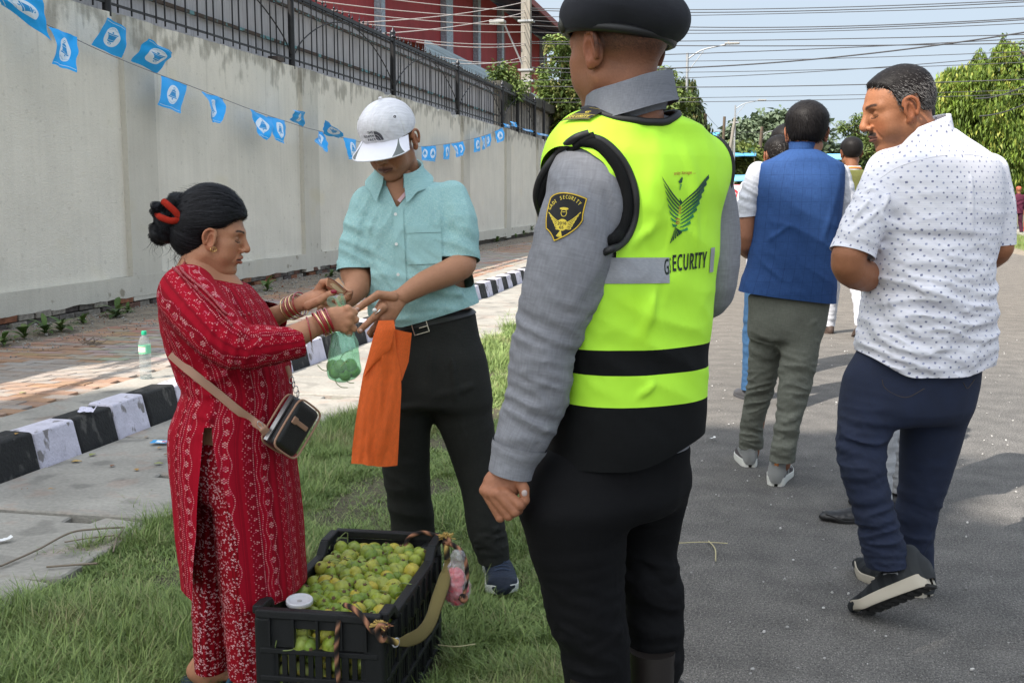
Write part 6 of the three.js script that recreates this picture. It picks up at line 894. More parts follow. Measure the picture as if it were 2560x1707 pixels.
const tBird = canvasTex(512, 720, (c, w, h) => {
c.clearRect(0, 0, w, h); const g = (k) => ['#16402f', '#1c5238', '#236641', '#2a7a49', '#318c4f', '#379a55'][Math.min(5, k)];
const feather = (x0, y0, x1, y1, w0, col) => { const dx = x1 - x0, dy = y1 - y0, l = Math.hypot(dx, dy), nx = -dy / l, ny = dx / l; c.fillStyle = col; c.beginPath(); c.moveTo(x0, y0); c.quadraticCurveTo(x0 + dx * 0.5 + nx * w0 * 0.4, y0 + dy * 0.5 + ny * w0 * 0.4, x1, y1); c.lineTo(x1 + nx * w0 - dx * 0.06, y1 + ny * w0 - dy * 0.06); c.quadraticCurveTo(x0 + dx * 0.5 + nx * w0, y0 + dy * 0.5 + ny * w0, x0 + nx * 9, y0 + ny * 9); c.fill(); };
for (let k = 0; k < 9; k++) { feather(212 - k * 2, 300 + k * 34, 500 - k * 28, 12 + k * 66, 32, g(k >> 1)); }
for (let k = 0; k < 8; k++) { const x1 = 4 + k * 16, y1 = 40 + k * 66; c.fillStyle = g(k >> 1); c.beginPath(); c.moveTo(196 - k * 4, 290 + k * 32); c.quadraticCurveTo(mix(196, x1, 0.6), mix(290 + k * 32, y1, 0.5) + 12, x1, y1); c.lineTo(x1 + 12, y1 + 34); c.quadraticCurveTo(mix(196, x1, 0.5), mix(290 + k * 32, y1, 0.4) + 34, 194 - k * 4, 306 + k * 32); c.fill(); }
c.fillStyle = '#16402f'; c.beginPath(); c.moveTo(214, 40); c.lineTo(172, 92); c.lineTo(186, 108); c.lineTo(208, 104); c.lineTo(220, 60); c.fill(); c.fillStyle = '#2a7a49'; for (let k = 0; k < 5; k++) c.fillRect(188 - k, 116 + k * 12, 22 - k * 3, 8);
c.fillStyle = '#16402f'; c.beginPath(); c.moveTo(188, 250); c.lineTo(222, 300); c.lineTo(196, 330); c.fill();
c.fillStyle = '#b23a2a'; c.font = 'bold 34px serif'; c.save(); c.translate(186, 330); c.rotate(1.66); c.fillText('RITY', 0, 0); c.restore(); c.font = 'bold 48px sans-serif'; c.save(); c.translate(160, 446); c.rotate(1.62); c.fillText('CO', 0, 0); c.restore();
c.fillStyle = '#16402f'; for (let k = 0; k < 5; k++) { c.beginPath(); c.moveTo(150, 540); c.lineTo(110 + k * 22, 700 - k * 22); c.lineTo(124 + k * 22, 690 - k * 22); c.fill(); } c.beginPath(); c.moveTo(152, 540); c.lineTo(228, 590); c.lineTo(196, 622); c.fill();
});
part('bird_emblem', patch(vf, [.105,1.297,.12], [1, 0.03, 0], [0, 1, 0], look, 0.128, 0.155, 30, 40, 0.0022), dec(tBird), T);
const tS = canvasTex(512, 96, (c, w, h) => { c.clearRect(0, 0, w, h); c.fillStyle = '#a5412c'; c.font = 'italic bold 66px serif'; c.fillText('arity Nevsps ......', 4, 66); });
part('slogan', patch(vf, [.1,1.373,.12], [1, 0.09, 0], [0, 1, 0], look, 0.056, 0.013, 20, 5, 0.0022), dec(tS), T);
const mRefl = P([0.36, 0.37, 0.40], 0.42, { map: rep(tCloth, 3, 3), specularIntensity: 0.8 });
part('reflective_strip', patch(vf, [-.005,1.166,.14], [1, 0.0, 0], [0, 1, 0], look, 0.152, 0.055, 44, 14, 0.002), mRefl, T); part('reflective_strip', patch(vf, [.18,1.184,.06], [1, 0.12, -0.3], [0, 1, 0], look, 0.014, 0.055, 8, 14, 0.002), mRefl, T);
// epaulette and arm badge
const tE = canvasTex(256, 448, (c, w, h) => { c.fillStyle = '#15151a'; c.fillRect(0, 0, w, h); c.fillStyle = '#c9b53a'; c.fillRect(0, 330, w, 6); c.fillRect(0, 418, w, 6); c.font = 'bold 54px sans-serif'; c.save(); c.translate(6, 398); c.scale(0.86, 1.15); c.fillText('SECURITY', 0, 0); c.restore(); c.fillRect(0, 150, w, 5); c.font = 'bold 76px sans-serif'; c.fillText('G', 96, 300); });
const af = new Field([...vf.pr]); af.disp = (x, y, z) => vf.disp(x, y, z) + 0.004;
{ const nu = 10, nv = 18, c = [[[-.077,1.493,0], [-.056,1.485,0]], [[-.172,1.447,0], [-.116,1.435,0]]], g = grid(nu, nv, (u, v) => onto(af, [mix3(mix3(c[0][0], c[0][1], u), mix3(c[1][0], c[1][1], u), v)], [-0.05, -0.35, -1], 0.004)[0]); const q = g.attributes.uv; for (let k = 0; k < q.count; k++) q.setY(k, 1 - q.getY(k)); part('epaulette', g, M([1, 1, 1], 0.75, { map: tE }), T); }
const tP = canvasTex(512, 576, (c, w, h) => {
c.clearRect(0, 0, w, h); const sh2 = () => { c.beginPath(); c.moveTo(60, 70); c.quadraticCurveTo(110, 20, 200, 16); c.quadraticCurveTo(330, 10, 500, 86); c.quadraticCurveTo(470, 230, 470, 330); c.quadraticCurveTo(400, 470, 150, 566); c.quadraticCurveTo(110, 470, 40, 430); c.quadraticCurveTo(10, 260, 60, 70); c.closePath(); };
sh2(); c.fillStyle = '#0d0d10'; c.fill(); c.lineWidth = 14; c.strokeStyle = '#c7a52c'; c.save(); c.translate(10, 8); c.scale(0.96, 0.965); sh2(); c.stroke(); c.restore(); c.fillStyle = c.strokeStyle = '#cdb63e'; c.font = 'bold 58px sans-serif';
'GADI SECURITY'.split('').forEach((ch, i) => { const t = i / 12, a = mix(-1.05, 0.78, t); c.save(); c.translate(262 + 206 * Math.sin(a), 322 - 232 * Math.cos(a)); c.rotate(a); c.scale(0.82, 1); c.fillText(ch, -18, 0); c.restore(); });
for (const s of [-1, 1]) for (let k = 0; k < 6; k++) { c.lineWidth = 11; c.beginPath(); c.moveTo(250 + s * 24, 360 + k * 12); c.quadraticCurveTo(250 + s * 100, 330 + k * 22, 250 + s * (190 - k * 22), 240 + k * 34); c.stroke(); }
c.beginPath(); c.ellipse(244, 200, 52, 16, 0.05, 0, 7); c.fill(); c.lineWidth = 8; c.beginPath(); c.ellipse(244, 246, 32, 40, 0, 0, 7); c.stroke(); c.fillRect(224, 232, 40, 8); c.beginPath(); c.arc(232, 380, 66, 0, 7); c.fill(); c.fillStyle = '#0d0d10'; c.font = 'bold 48px sans-serif'; c.fillText('2016', 178, 380); c.font = 'bold 44px sans-serif'; c.fillText('GS', 200, 424); c.fillStyle = '#cdb63e'; for (let k = -2; k < 3; k++) { c.save(); c.translate(220, 446); c.rotate(0.2 - k * 0.22); c.fillRect(-6, 0, 12, 74); c.restore(); }
});
part('arm_badge', patch(sh, [-.156,1.282,.18], [1, 0.0, 0.12], [0.03, 1, 0], nrm([0.16, 0, -1]), 0.094, 0.106, 26, 28, 0.0028), M([1, 1, 1], 0.8, { map: tP, alphaTest: 0.5, bumpMap: tP, bumpScale: 0.0008 }), T);
// beret
const bf = new Field([ell([-.021,1.723,0], [0.134, 0.066, 0.145], 0.03, [0, 0, -0.10]), ell([.037,1.698,.02], [0.073, 0.052, 0.100], 0.05), ell([-.095,1.708,.02], [0.066, 0.05, 0.1], 0.04)]); bf.disp = folds(soft(9, 0.006, 3), crumple([.001,1.702,.1], 0.15, [0, 1, 0], 14, 0.002, 3));
const mBer = P([0.010, 0.011, 0.016], 0.95, { sheen: 0.5, sheenRoughness: 0.7, sheenColor: C3(0.05, 0.05, 0.07), bumpMap: rep(tWeave, 10, 10), bumpScale: 0.0006 });
const pl = plane3([-.035,1.67,0], [-0.13, -1, -0.02]); part('beret', geo(cutG(net(bf, 0.005), (x, y, z) => pl(x, y, z) - 0.03 * sst([.013,1.675,0][0], [.084,1.675,0][0], x))), mBer, T);
{ const c = [-.034,1.674,0], p = []; for (let i = 0; i < 48; i++) { const a = i / 48 * 6.2832; p.push([c[0] + 0.118 * Math.cos(a), c[1] - 0.13 * 0.118 * Math.cos(a) + 0.0, c[2] + 0.118 * Math.sin(a)]); } part('beret_band', new THREE.TubeGeometry(new THREE.CatmullRomCurve3(p.map((q) => V(...q)), true), 96, 0.0115, 8, true).translate(0, 0, 0), M([0.008, 0.008, 0.009], 0.5), T); }
part('beret_badge', rough(new THREE.SphereGeometry(0.016, 12, 8).scale(0.6, 1.3, 1).translate(...[-.159,1.695,.03]), 0.004, 60), M([0.03, 0.03, 0.02], 0.5), T);
// black trousers and boots
const tf = new Field([torso([[.754,-.018,0,.176,.13,.52], [.687,-.035,0,.185,.14,.52], [.636,-.055,.02,.197,.14,.5], [.593,-.066,.02,.188,.13,.5]], 0.05), limb([[-.121,.641,.04], [-.123,.568,.05], [-.11,.473,.05], [-.1,.379,.05], [-.078,.29,.05], [-.068,.195,.05], [-.063,.103,.05], [-.06,.053,.05]], [[0.112, 0.12], [0.116, 0.125], [0.102, 0.112], [0.091, 0.1], [0.082, 0.09], [0.077, 0.085], [0.074, 0.08], [0.06, 0.07]], 0.05, [0, 0, 1]), limb([[.069,.648,-.08], [.064,.512,-.1], [.065,.431,-.1], [.076,.36,-.1], [.086,.237,-.1], [.089,.175,-.1], [.088,.141,-.1]], [0.095, 0.075, 0.070, 0.072, 0.068, 0.066, 0.05], 0.04)]);
tf.disp = folds(ridge([.131,.567,-.05], [.03,.563,0], 0.016, 0.012), ridge([.125,.419,-.05], [.036,.416,-.03], 0.018, 0.016), ridge([.025,.465,-.03], [.083,.416,-.03], 0.014, -0.012), ridge([.138,.207,-.05], [.029,.195,-.03], 0.014, 0.01), crumple([-.093,.338,.12], 0.11, [0.2, 1, 0], 20, 0.0065, 6), crumple([.07,.386,-.03], 0.12, [0.3, 1, 0], 18, 0.0065, 16), ridge([-.022,.404,.12], [-.153,.333,.13], 0.014, 0.012), ridge([-.017,.357,.12], [-.09,.309,.14], 0.012, 0.01), crumple([.077,.226,-.03], 0.09, [0, 1, 0], 26, 0.005, 26), soft(5, 0.007, 8), ridge([-.049,.702,.13], [-.036,.441,.12], 0.005, 0.0035));
wear('trousers', tf, 0.0065, cloth([0.007, 0.007, 0.008], 0.8), T, [(x, y, z) => y - 0.98]);
const mBoot = M([0.018, 0.014, 0.012], 0.45), mSole = M([0.012, 0.012, 0.012], 0.8), g0 = (x, z) => [x, 0, z];
for (const [q, tn] of [[[-.06,.023,.05], 2.7], [[.09,.012,-.1], 2.75]]) { const s = shoe(T, 'boot', g0(q[0], q[2]), tn, { L: 0.29, W: 0.108, sole: 0.03, h: 1.1, mat: mBoot, soleMat: mSole }); part('boot_shaft', new THREE.CylinderGeometry(0.056, 0.052, 0.16, 18, 1).translate(0, 0.15, -0.05), mBoot, s); }
}

// ---------------------------------------------------------------- the woman in red selling fruit
{
const T = person('woman in a red dotted tunic and trousers, handing over a green bag', [-1.326,0,-2.584]), base = [0.42, 0.20, 0.115], dark = [0.011, 0.0105, 0.012];
const hm = headM([.015,1.22,0], 93, 9, 0, [0.86, 0.768, 0.752]);
const H = makeHead({ fat: 1.12, jowl: true, nose: 1.06, open: 0.003, ear: 1.12, earZ: 0.022, neck: 0.062 }, base, hm, 0.0025);
// arms and hands
const hand = new Field([limb([[.283,1.007,.16], [.317,1.023,.145], [.34,1.028,.145], [.355,1.029,.146]], [[0.0265, 0.023], [0.024, 0.019], [0.030, 0.0165], [0.030, 0.0155]], 0.01, [0, 0, 1])]);
const K = [[.373,1.054,.15], [.379,1.039,.152], [.376,1.02,.15], [.366,1.005,.146]], Mj = [[.388,1.044,.14], [.391,1.027,.14], [.386,1.005,.138], [.374,.992,.134]], Dj = [[.383,1.039,.116], [.384,1.021,.114], [.378,1.003,.114], [.366,.993,.114]], Tp = [[.366,1.036,.108], [.366,1.02,.106], [.361,1.004,.106], [.354,.996,.108]];
for (let i = 0; i < 4; i++) hand.add(ell(K[i], [0.0105, 0.0105, 0.0105], 0.007), ...joints([K[i], Mj[i], Dj[i], Tp[i]], 0.0098 - i * 0.0005, 0.0075)); hand.add(...joints([[.324,1.036,.125], [.345,1.047,.108], [.363,1.049,.1], [.377,1.043,.098]], 0.0125, 0.0085));
const hand2 = new Field([limb([[.134,1.005,-.125], [.201,1.037,-.085], [.234,1.053,-.075], [.261,1.064,-.07]], [0.027, [0.022, 0.019], [0.028, 0.019], [0.030, 0.018]], 0.01, [0, 1, 0.5])]);
hand2.add(...joints([[.241,1.042,-.05], [.272,1.056,-.035], [.297,1.072,-.032], [.317,1.081,-.035]], 0.0125, 0.0078), ...joints([[.261,1.078,-.07], [.277,1.101,-.065], [.293,1.105,-.055], [.299,1.093,-.045]], 0.0102, 0.0078), ...joints([[.261,1.071,-.085], [.28,1.094,-.085], [.297,1.095,-.07], [.3,1.083,-.06]], 0.0098, 0.0075), ...joints([[.26,1.061,-.095], [.279,1.08,-.1], [.296,1.081,-.085], [.296,1.069,-.075]], 0.0095, 0.0072), ...joints([[.257,1.052,-.1], [.271,1.064,-.11], [.285,1.065,-.1], [.287,1.055,-.09]], 0.0085, 0.0068));
const body = new Field([cap([-.006,1.174,0], [-.026,1.097,0], 0.056, 0.066, 0.03), cap([-.026,1.097,0], [.037,1.082,0], 0.06, 0.05, 0.04), torso([[1.077,.001,0,.087,.1], [.959,.038,0,.128,.13], [.802,.061,0,.127,.13], [.644,.053,0,.135,.14]], 0.04), limb([[-.008,1.086,.16], [.073,1.02,.22], [.133,.972,.235], [.207,.972,.19], [.283,1.007,.16]], [0.05, 0.045, 0.036, 0.034, 0.0265], 0.03), limb([[-.092,1.058,-.16], [.046,.949,-.2], [.134,1.005,-.125]], [0.045, 0.035, 0.027], 0.03), limb([[.086,.665,.09], [.093,.298,.09], [.095,.039,.09]], [0.07, 0.05, 0.033], 0.04), limb([[-.01,.629,-.06], [-.032,.246,-.05], [-.055,.03,-.05]], [0.07, 0.046, 0.033], 0.04)]);
// bare feet in sandals
const feet = [[[.095,.023,.09], 0.09], [[-.056,.019,-.05], -0.05]];
for (const [a] of feet) { body.add(cap([a[0], 0.075, a[2]], [a[0] - 0.03, 0.045, a[2]], 0.03, 0.028, 0.02), limb([[a[0] - 0.01, 0.055, a[2]], [a[0] + 0.07, 0.045, a[2]], [a[0] + 0.135, 0.03, a[2]]], [[0.032, 0.03], [0.038, 0.026], [0.040, 0.015]], 0.02, [0, 1, 0])); for (let i = 0; i < 5; i++) body.add(cap([a[0] + 0.13, 0.026, a[2] + 0.03 - i * 0.016], [a[0] + 0.165 - i * 0.007, 0.022, a[2] + 0.032 - i * 0.017], 0.010, 0.009, 0.004)); }
const sk = skinTint(base), hc = (x, y, z) => lum(sk(x, y, z), 1.08 + 0.18 * pn(x * 80, y * 80, z * 80));
part('body', geo(joinG([H.G, tint(net(body, 0.008), sk), tint(net(hand, 0.0027), hc), tint(net(hand2, 0.0027), hc)])), mSkin, T);
part('red_nail', ell2([.312,1.081,-.026], [0.0085, 0.0055, 0.003]), P([0.28, 0.008, 0.03], 0.25), T);
// hair drawn back into a low bun
const hf = new Field([ell([.01,1.268,0], [0.0905, 0.089, 0.080], 0.02), ell([-.042,1.222,0], [0.050, 0.052, 0.058], 0.04), neg(ell([.111,1.186,0], [0.098, 0.082, 0.15], 0.014)), neg(ell([.064,1.123,0], [0.098, 0.095, 0.15], 0.02)), neg(ell([.032,1.213,.07], [0.030, 0.033, 0.03], 0.012)), neg(ell([-.014,1.208,-.07], [0.030, 0.033, 0.03], 0.012))]);
hf.disp = (x, y, z) => 0.0018 * pn(x * 18 + 3, y * 130, z * 90) + 0.0008 * pn(x * 50, y * 300, z * 200);
const bun = new Field([ell([-.091,1.255,0], [0.042, 0.040, 0.048], 0.02), ell([-.065,1.307,0], [0.036, 0.028, 0.046], 0.016), ell([-.111,1.233,.005], [0.034, 0.030, 0.042], 0.016), ell([-.12,1.293,.01], [0.017, 0.016, 0.03], 0.012), ell([-.048,1.27,0], [0.03, 0.04, 0.05], 0.02)]); bun.disp = (x, y, z) => 0.003 * Math.sin(x * 160 + y * 210 + 4 * pn(x * 20, y * 20, z * 20)) + 0.002 * pn(x * 60, y * 60, z * 60);
part('hair', geo(joinG([tint(net(hf, 0.0034), () => dark), tint(net(bun, 0.0034), () => dark)])), mHair, T);
const bc = [-.094,1.263,0], okH = (x, y, z) => hf.pr.slice(2).every((p) => p.f(x, y, z) > 0.003);
part('hair_strands', strandsFrom(hf, 3600, [.002,1.255,0], 0.16, okH, (x, y, z) => [bc[0] - x, (bc[1] - y) * 0.75, (bc[2] - z) * 0.5], 0.085, 0.0006, () => rnd() < 0.10 ? [0.06, 0.06, 0.068] : lum([0.02, 0.02, 0.023], rr(0.6, 1.6)), 0.00055, 8, 0.0022), mHair, T);
part('bun_strands', strandsFrom(bun, 1500, bc, 0.14, () => true, (x, y, z) => { const d = sub3([x, y, z], bc); return [-d[1], d[0], 0.25]; }, 0.06, 0.001, () => lum([0.02, 0.02, 0.023], rr(0.5, 1.8)), 0.00055, 7, 0.002), mHair, T);
{ const L = []; for (let i = 0; i < 90; i++) { const s = i < 45 ? add3([-.07,1.182,0], [rr(-0.02, 0.03), rr(-0.02, 0.02), rr(-0.04, 0.05)]) : add3([-.109,1.214,0], [rr(-0.03, 0.03), rr(-0.02, 0.04), rr(-0.03, 0.04)]), pts = [s]; let d = [rr(-0.4, 0.2), -1, rr(-0.2, 0.2)]; for (let k = 0; k < 5; k++) { d = add3(d, [rr(-0.4, 0.5), 0.1, rr(-0.3, 0.3)]); pts.push(add3(pts[k], nrm(d), rr(0.004, 0.011))); } L.push({ pts, n: [0, 0, 1], col: dark, w: 0.7 }); } for (let i = 0; i < 60; i++) { const a = rr(0.2, 2.6), s = add3([.002,1.265,0], [0.09 * Math.cos(a), 0.088 * Math.sin(a), rr(-0.03, 0.03)]); L.push({ pts: [s, add3(s, [-0.01, 0.003, 0]), add3(s, [-0.025, rr(0.002, 0.006), 0])], n: [0, 0, 1], col: dark, w: 0.5 }); } part('loose_hair', ribbons(L, 0.0006), mHair, T); }
const mScr = cloth([0.36, 0.022, 0.010], 0.85); const scr = (pts) => { const g = tube(pts, 0.0085, 60, 10), p = g.attributes.position; return g; };
part('hair_tie', merge([scr([[-.12,1.279,.02], [-.097,1.271,.052], [-.07,1.264,.062], [-.05,1.268,.056]]), scr([[-.095,1.312,.045], [-.076,1.299,.058], [-.06,1.284,.06], [-.049,1.267,.056]])]), mScr, T);
// earring
part('earring', new THREE.TorusGeometry(0.0062, 0.0008, 6, 20).rotateY(0.7).translate(...[.031,1.194,.074]), M([0.75, 0.5, 0.2], 0.25, { metalness: 1 }), T); part('earring', new THREE.TorusGeometry(0.0055, 0.0008, 6, 20).rotateY(0.4).translate(...[.035,1.194,.073]), M([0.75, 0.5, 0.2], 0.25, { metalness: 1 }), T);
// printed cloth
const tKurti = canvasTex(1536, 1536, (c, w, h) => {
c.fillStyle = '#93081f'; c.fillRect(0, 0, w, h); for (let i = 0; i < 40; i++) { c.fillStyle = rnd() < 0.5 ? 'rgba(110,4,22,0.5)' : 'rgba(170,12,40,0.25)'; const x = rnd() * w; c.fillRect(x, 0, rr(20, 70), h); }
const dot = (x, y, s, big) => { const k = rnd(); c.fillStyle = k < 0.35 ? '#c8657c' : '#dca9a8'; c.save(); c.translate(((x % w) + w) % w, ((y % h) + h) % h); c.rotate(rr(-0.4, 0.4)); c.fillRect(-s, -s * 0.85, 2 * s, 1.7 * s); if (big || s > 4) { c.fillStyle = big ? '#8a2a20' : '#a5203c'; c.fillRect(-s * 0.42, -s * 0.38, s * 0.84, s * 0.76); } c.restore(); };
for (let q = 0; q < 4; q++) { const X = q * 384;
for (let y = 0; y < h; y += 22) { const wv = (o, a, f) => X + o + a * Math.sin(y / h * 2 * Math.PI * f); dot(wv(20, 10, 5), y, 5.2); dot(wv(66, 16, 5), y, 4.6); dot(wv(150, 22, 4), y + 6, 5.2); const tz = Math.abs(((y / 96) % 1) * 2 - 1); dot(X + 262 + 52 * tz, y, 4.8); dot(X + 372, y, 5); }
for (let y = 0; y < h; y += 128) { for (const [dx, dy] of [[0, 0], [18, -12], [18, 12], [36, 0], [0, 26], [36, 26], [18, 38]]) dot(X + 88 + dx + 14 * Math.sin(y * 0.02), y + dy + q * 30, 7.5, true); for (const [dx, dy] of [[0, 0], [16, 10], [-4, 22]]) dot(X + 330 + dx, y + 60 + dy, 6.5, true); }
} });
const tPant = canvasTex(1024, 1024, (c, w, h) => { c.fillStyle = '#860c1a'; c.fillRect(0, 0, w, h); for (let i = 0; i < 30; i++) { c.fillStyle = 'rgba(70,2,12,0.35)'; c.fillRect(rnd() * w, 0, rr(8, 30), h); } for (let i = 0; i < 1500; i++) { const x = rnd() * w, y = rnd() * h, a = rr(-0.5, 0.5); c.save(); c.translate(x, y); c.rotate(a); c.fillStyle = rnd() < 0.7 ? '#dcc2c4' : '#c98590'; for (let k = 0; k < 3; k++) { c.beginPath(); c.ellipse(k * 5 - 5, (k % 2) * 7, 2.2, 4.8, k - 1, 0, 7); c.fill(); } c.restore(); } });
const mK = P([1, 1, 1], 0.8, { map: rep(tKurti, 1 / 0.35, 1 / 0.35), bumpMap: rep(tWeave, 14, 14), bumpScale: 0.0004, specularIntensity: 0.25 }), mP = P([1, 1, 1], 0.85, { map: rep(tPant, 1 / 0.27, 1 / 0.27), bumpMap: rep(tWeave, 14, 14), bumpScale: 0.0004, specularIntensity: 0.2 });
const ks = [[1.123,-.019,0,.057,.075], [1.101,-.006,0,.096,.13], [1.067,.001,0,.117,.175], [1.024,.013,0,.133,.185], [.964,.032,0,.143,.18], [.902,.051,0,.143,.168], [.834,.064,0,.136,.162], [.792,.058,0,.144,.172], [.735,.048,0,.156,.19], [.651,.047,0,.159,.2], [.572,.053,0,.159,.205], [.48,.059,0,.158,.212], [.389,.064,0,.155,.22], [.33,.067,0,.155,.222], [.198,.067,0,.156,.225]];
const kf = new Field([torso(ks, 0.04, 2.15), limb([[-.013,1.087,.15], [.036,1.047,.205], [.087,1,.235], [.135,.974,.24], [.2,.972,.205], [.262,.977,.168], [.305,.99,.15]], [[0.075, 0.07], [0.072, 0.068], [0.064, 0.062], [0.054, 0.054], [0.047, 0.047], [0.036, 0.036], [0.034, 0.034]], 0.04, [0, 0, 1]), limb([[-.089,1.061,-.15], [.022,.948,-.21], [.081,.975,-.17], [.138,1.006,-.125], [.178,1.026,-.1]], [0.068, 0.052, 0.046, 0.038, 0.036], 0.04)]);
kf.disp = folds(ridge([.108,1.032,.28], [-.036,1.042,.2], 0.014, 0.008), ridge([.146,1.015,.29], [.005,.987,.22], 0.012, 0.009), ridge([.176,.997,.26], [.051,.934,.22], 0.012, 0.009), ridge([.218,1.004,.24], [.128,.95,.26], 0.011, 0.008), ridge([.238,.984,.2], [.165,.939,.22], 0.009, 0.006), ridge([.038,1.096,.22], [.119,1.047,.25], 0.014, 0.007), ridge([-.042,.851,.1], [.081,.849,.2], 0.014, 0.010), ridge([-.028,.875,.12], [.121,.907,.2], 0.014, 0.009), ridge([-.045,.824,.12], [.059,.781,.2], 0.014, 0.009), ridge([.157,.743,.21], [.16,.371,.23], 0.022, 0.012), ridge([.192,.682,.16], [.2,.349,.17], 0.02, 0.014), ridge([.12,.792,.21], [.126,.598,.22], 0.016, 0.008), ridge([-.069,.739,.1], [-.061,.415,.12], 0.018, 0.01), crumple([-.001,.855,.15], 0.12, [0.25, 1, 0], 20, 0.006, 4), crumple([.143,.981,.28], 0.10, [1, -0.2, 0], 24, 0.0045, 14), soft(6, 0.006, 3));
const yHem = .309, y1 = .773, xa = [.025,.773,.2][0], xb = [-.022,.368,.15][0], xc = [.043,.763,.2][0], xd = [.107,.448,.21][0];
const neck0 = [-.045,1.137,0], neckD = nrm(sub3([.132,1.026,0], [-.083,1.145,0]));
const neckCut = (x, y, z) => { const c = [-.002,1.145,0], s = (x - c[0]), t = y - c[1] + 0.50 * s; return 0.054 - Math.hypot(s * 0.62, t * 0.95, z * (0.9 + 0.8 * Math.max(0, s))); };
const slit = (x, y, z) => { const t = clamp((y1 - y) / (y1 - yHem), 0, 1); return z < 0.05 || y > y1 ? -1 : Math.min(x - mix(xa, xb, t) - 0.004 * pn(y * 9, 1), mix(xc, xd, sst(0, 0.72, t) * 0.9 + 0.1 * t) - x); };
wear('tunic', kf, 0.006, mK, T, [neckCut, slit, near([.283,.984,.16], 0.08, plane3([.264,.977,.168], sub3([.305,.99,.15], [.216,.973,.19]))), near([.171,1.019,-.11], 0.065, plane3([.14,1.006,-.125], sub3([.178,1.026,-.1], [.089,.979,-.16]))), (x, y, z) => yHem + (x < xa ? 0.025 : 0) + 0.006 * Math.sin(x * 30 + z * 20) - y]);
const pf = new Field([torso([[.718,.063,0,.122,.15], [.644,.058,0,.13,.16], [.558,.058,0,.12,.15]], 0.05), limb([[.093,.632,.08], [.093,.51,.09], [.102,.353,.095], [.104,.191,.09], [.105,.077,.09], [.105,.017,.09]], [[0.082, 0.1], [0.078, 0.095], [0.072, 0.088], [0.066, 0.082], [0.066, 0.08], [0.066, 0.08]], 0.03, [0, 0, 1]), limb([[-.011,.596,-.06], [-.015,.468,-.05], [-.022,.309,-.03], [-.028,.145,-.02], [-.03,.044,-.02], [-.031,-.024,-.02]], [[0.075, 0.1], [0.062, 0.095], [0.053, 0.09], [0.049, 0.085], [0.0475, 0.08], [0.047, 0.08]], 0.03, [0, 0, 1])]);
pf.disp = folds(ridge([.098,.431,.17], [.063,.121,.15], 0.014, 0.009), ridge([.142,.486,.18], [.147,.125,.16], 0.016, 0.009), ridge([-.009,.551,.05], [-.031,.113,.06], 0.014, 0.008), ridge([.056,.644,.13], [.013,.23,.08], 0.016, 0.010), crumple([.106,.254,.14], 0.14, [0.2, 1, 0], 16, 0.004, 7), crumple([-.009,.283,.05], 0.14, [0.2, 1, 0], 16, 0.004, 17), soft(7, 0.005, 12));
const h1 = .108, h2 = .078;
wear('trousers', pf, 0.0062, mP, T, [(x, y, z) => (x > [.028,.076,.05][0] ? h1 : h2) - y, (x, y, z) => y - .729]);
// necklaces, bangles
const mBead = P([0.30, 0.008, 0.015], 0.28, { clearcoat: 0.6 }), bead = []; const string = (pts, n, r) => { const cv = new THREE.CatmullRomCurve3(pts.map((p) => V(...p))); for (let i = 0; i < n; i++) { const p = cv.getPoint(i / (n - 1)); bead.push(new THREE.SphereGeometry(r * rr(0.8, 1.25), 8, 6).translate(p.x, p.y, p.z)); } };
const kt = new Field([...kf.pr, ...body.pr.slice(0, 2)]); kt.disp = kf.disp; const nk = onto(kt, [[-.074,1.157,0], [-.046,1.159,.05], [-.012,1.15,.07], [.019,1.129,.08], [.054,1.107,.08], [.085,1.081,.07], [.111,1.054,.05]], [0, 0, -1], 0.003);
string([[-.074,1.157,0], ...nk.slice(1), [.134,1.036,.03]], 62, 0.0036); string(onto(kt, [[-.038,1.155,.05], [.007,1.128,.07], [.054,1.097,.08], [.092,1.065,.06], [.126,1.033,.04]], [0, 0, -1], 0.004), 44, 0.0028); part('bead_necklace', merge(bead), mBead, T);
const mBg = P([0.30, 0.006, 0.015], 0.2, { clearcoat: 1 }), mGold = M([0.72, 0.52, 0.28], 0.25, { metalness: 1 }), ax1 = sub3([.327,1.026,.145], [.279,1.004,.16]);
for (let i = 0; i < 7; i++) { const t = i / 6, c = mix3([.304,1.017,.155], [.328,1.026,.148], t); part('bangle', ringAt(c, add3(ax1, [rr(-0.006, 0.006), rr(-0.006, 0.006), 0]), 0.0335, 0.0026, 0.031), i % 3 === 1 ? mGold : mBg, T); }
part('bracelet', ringAt([.281,1.005,.162], add3(ax1, [0.01, -0.012, 0]), 0.031, 0.0018), mBg, T);
const ax2 = sub3([.208,1.039,-.085], [.142,1.008,-.12]); for (let i = 0; i < 6; i++) { const c = mix3([.184,1.03,-.095], [.216,1.044,-.082], i / 5); part('bangle', ringAt(c, add3(ax2, [rr(-0.01, 0.01), rr(-0.01, 0.01), 0]), 0.0335, 0.0019, 0.031), i % 2 ? mBg : mGold, T); }
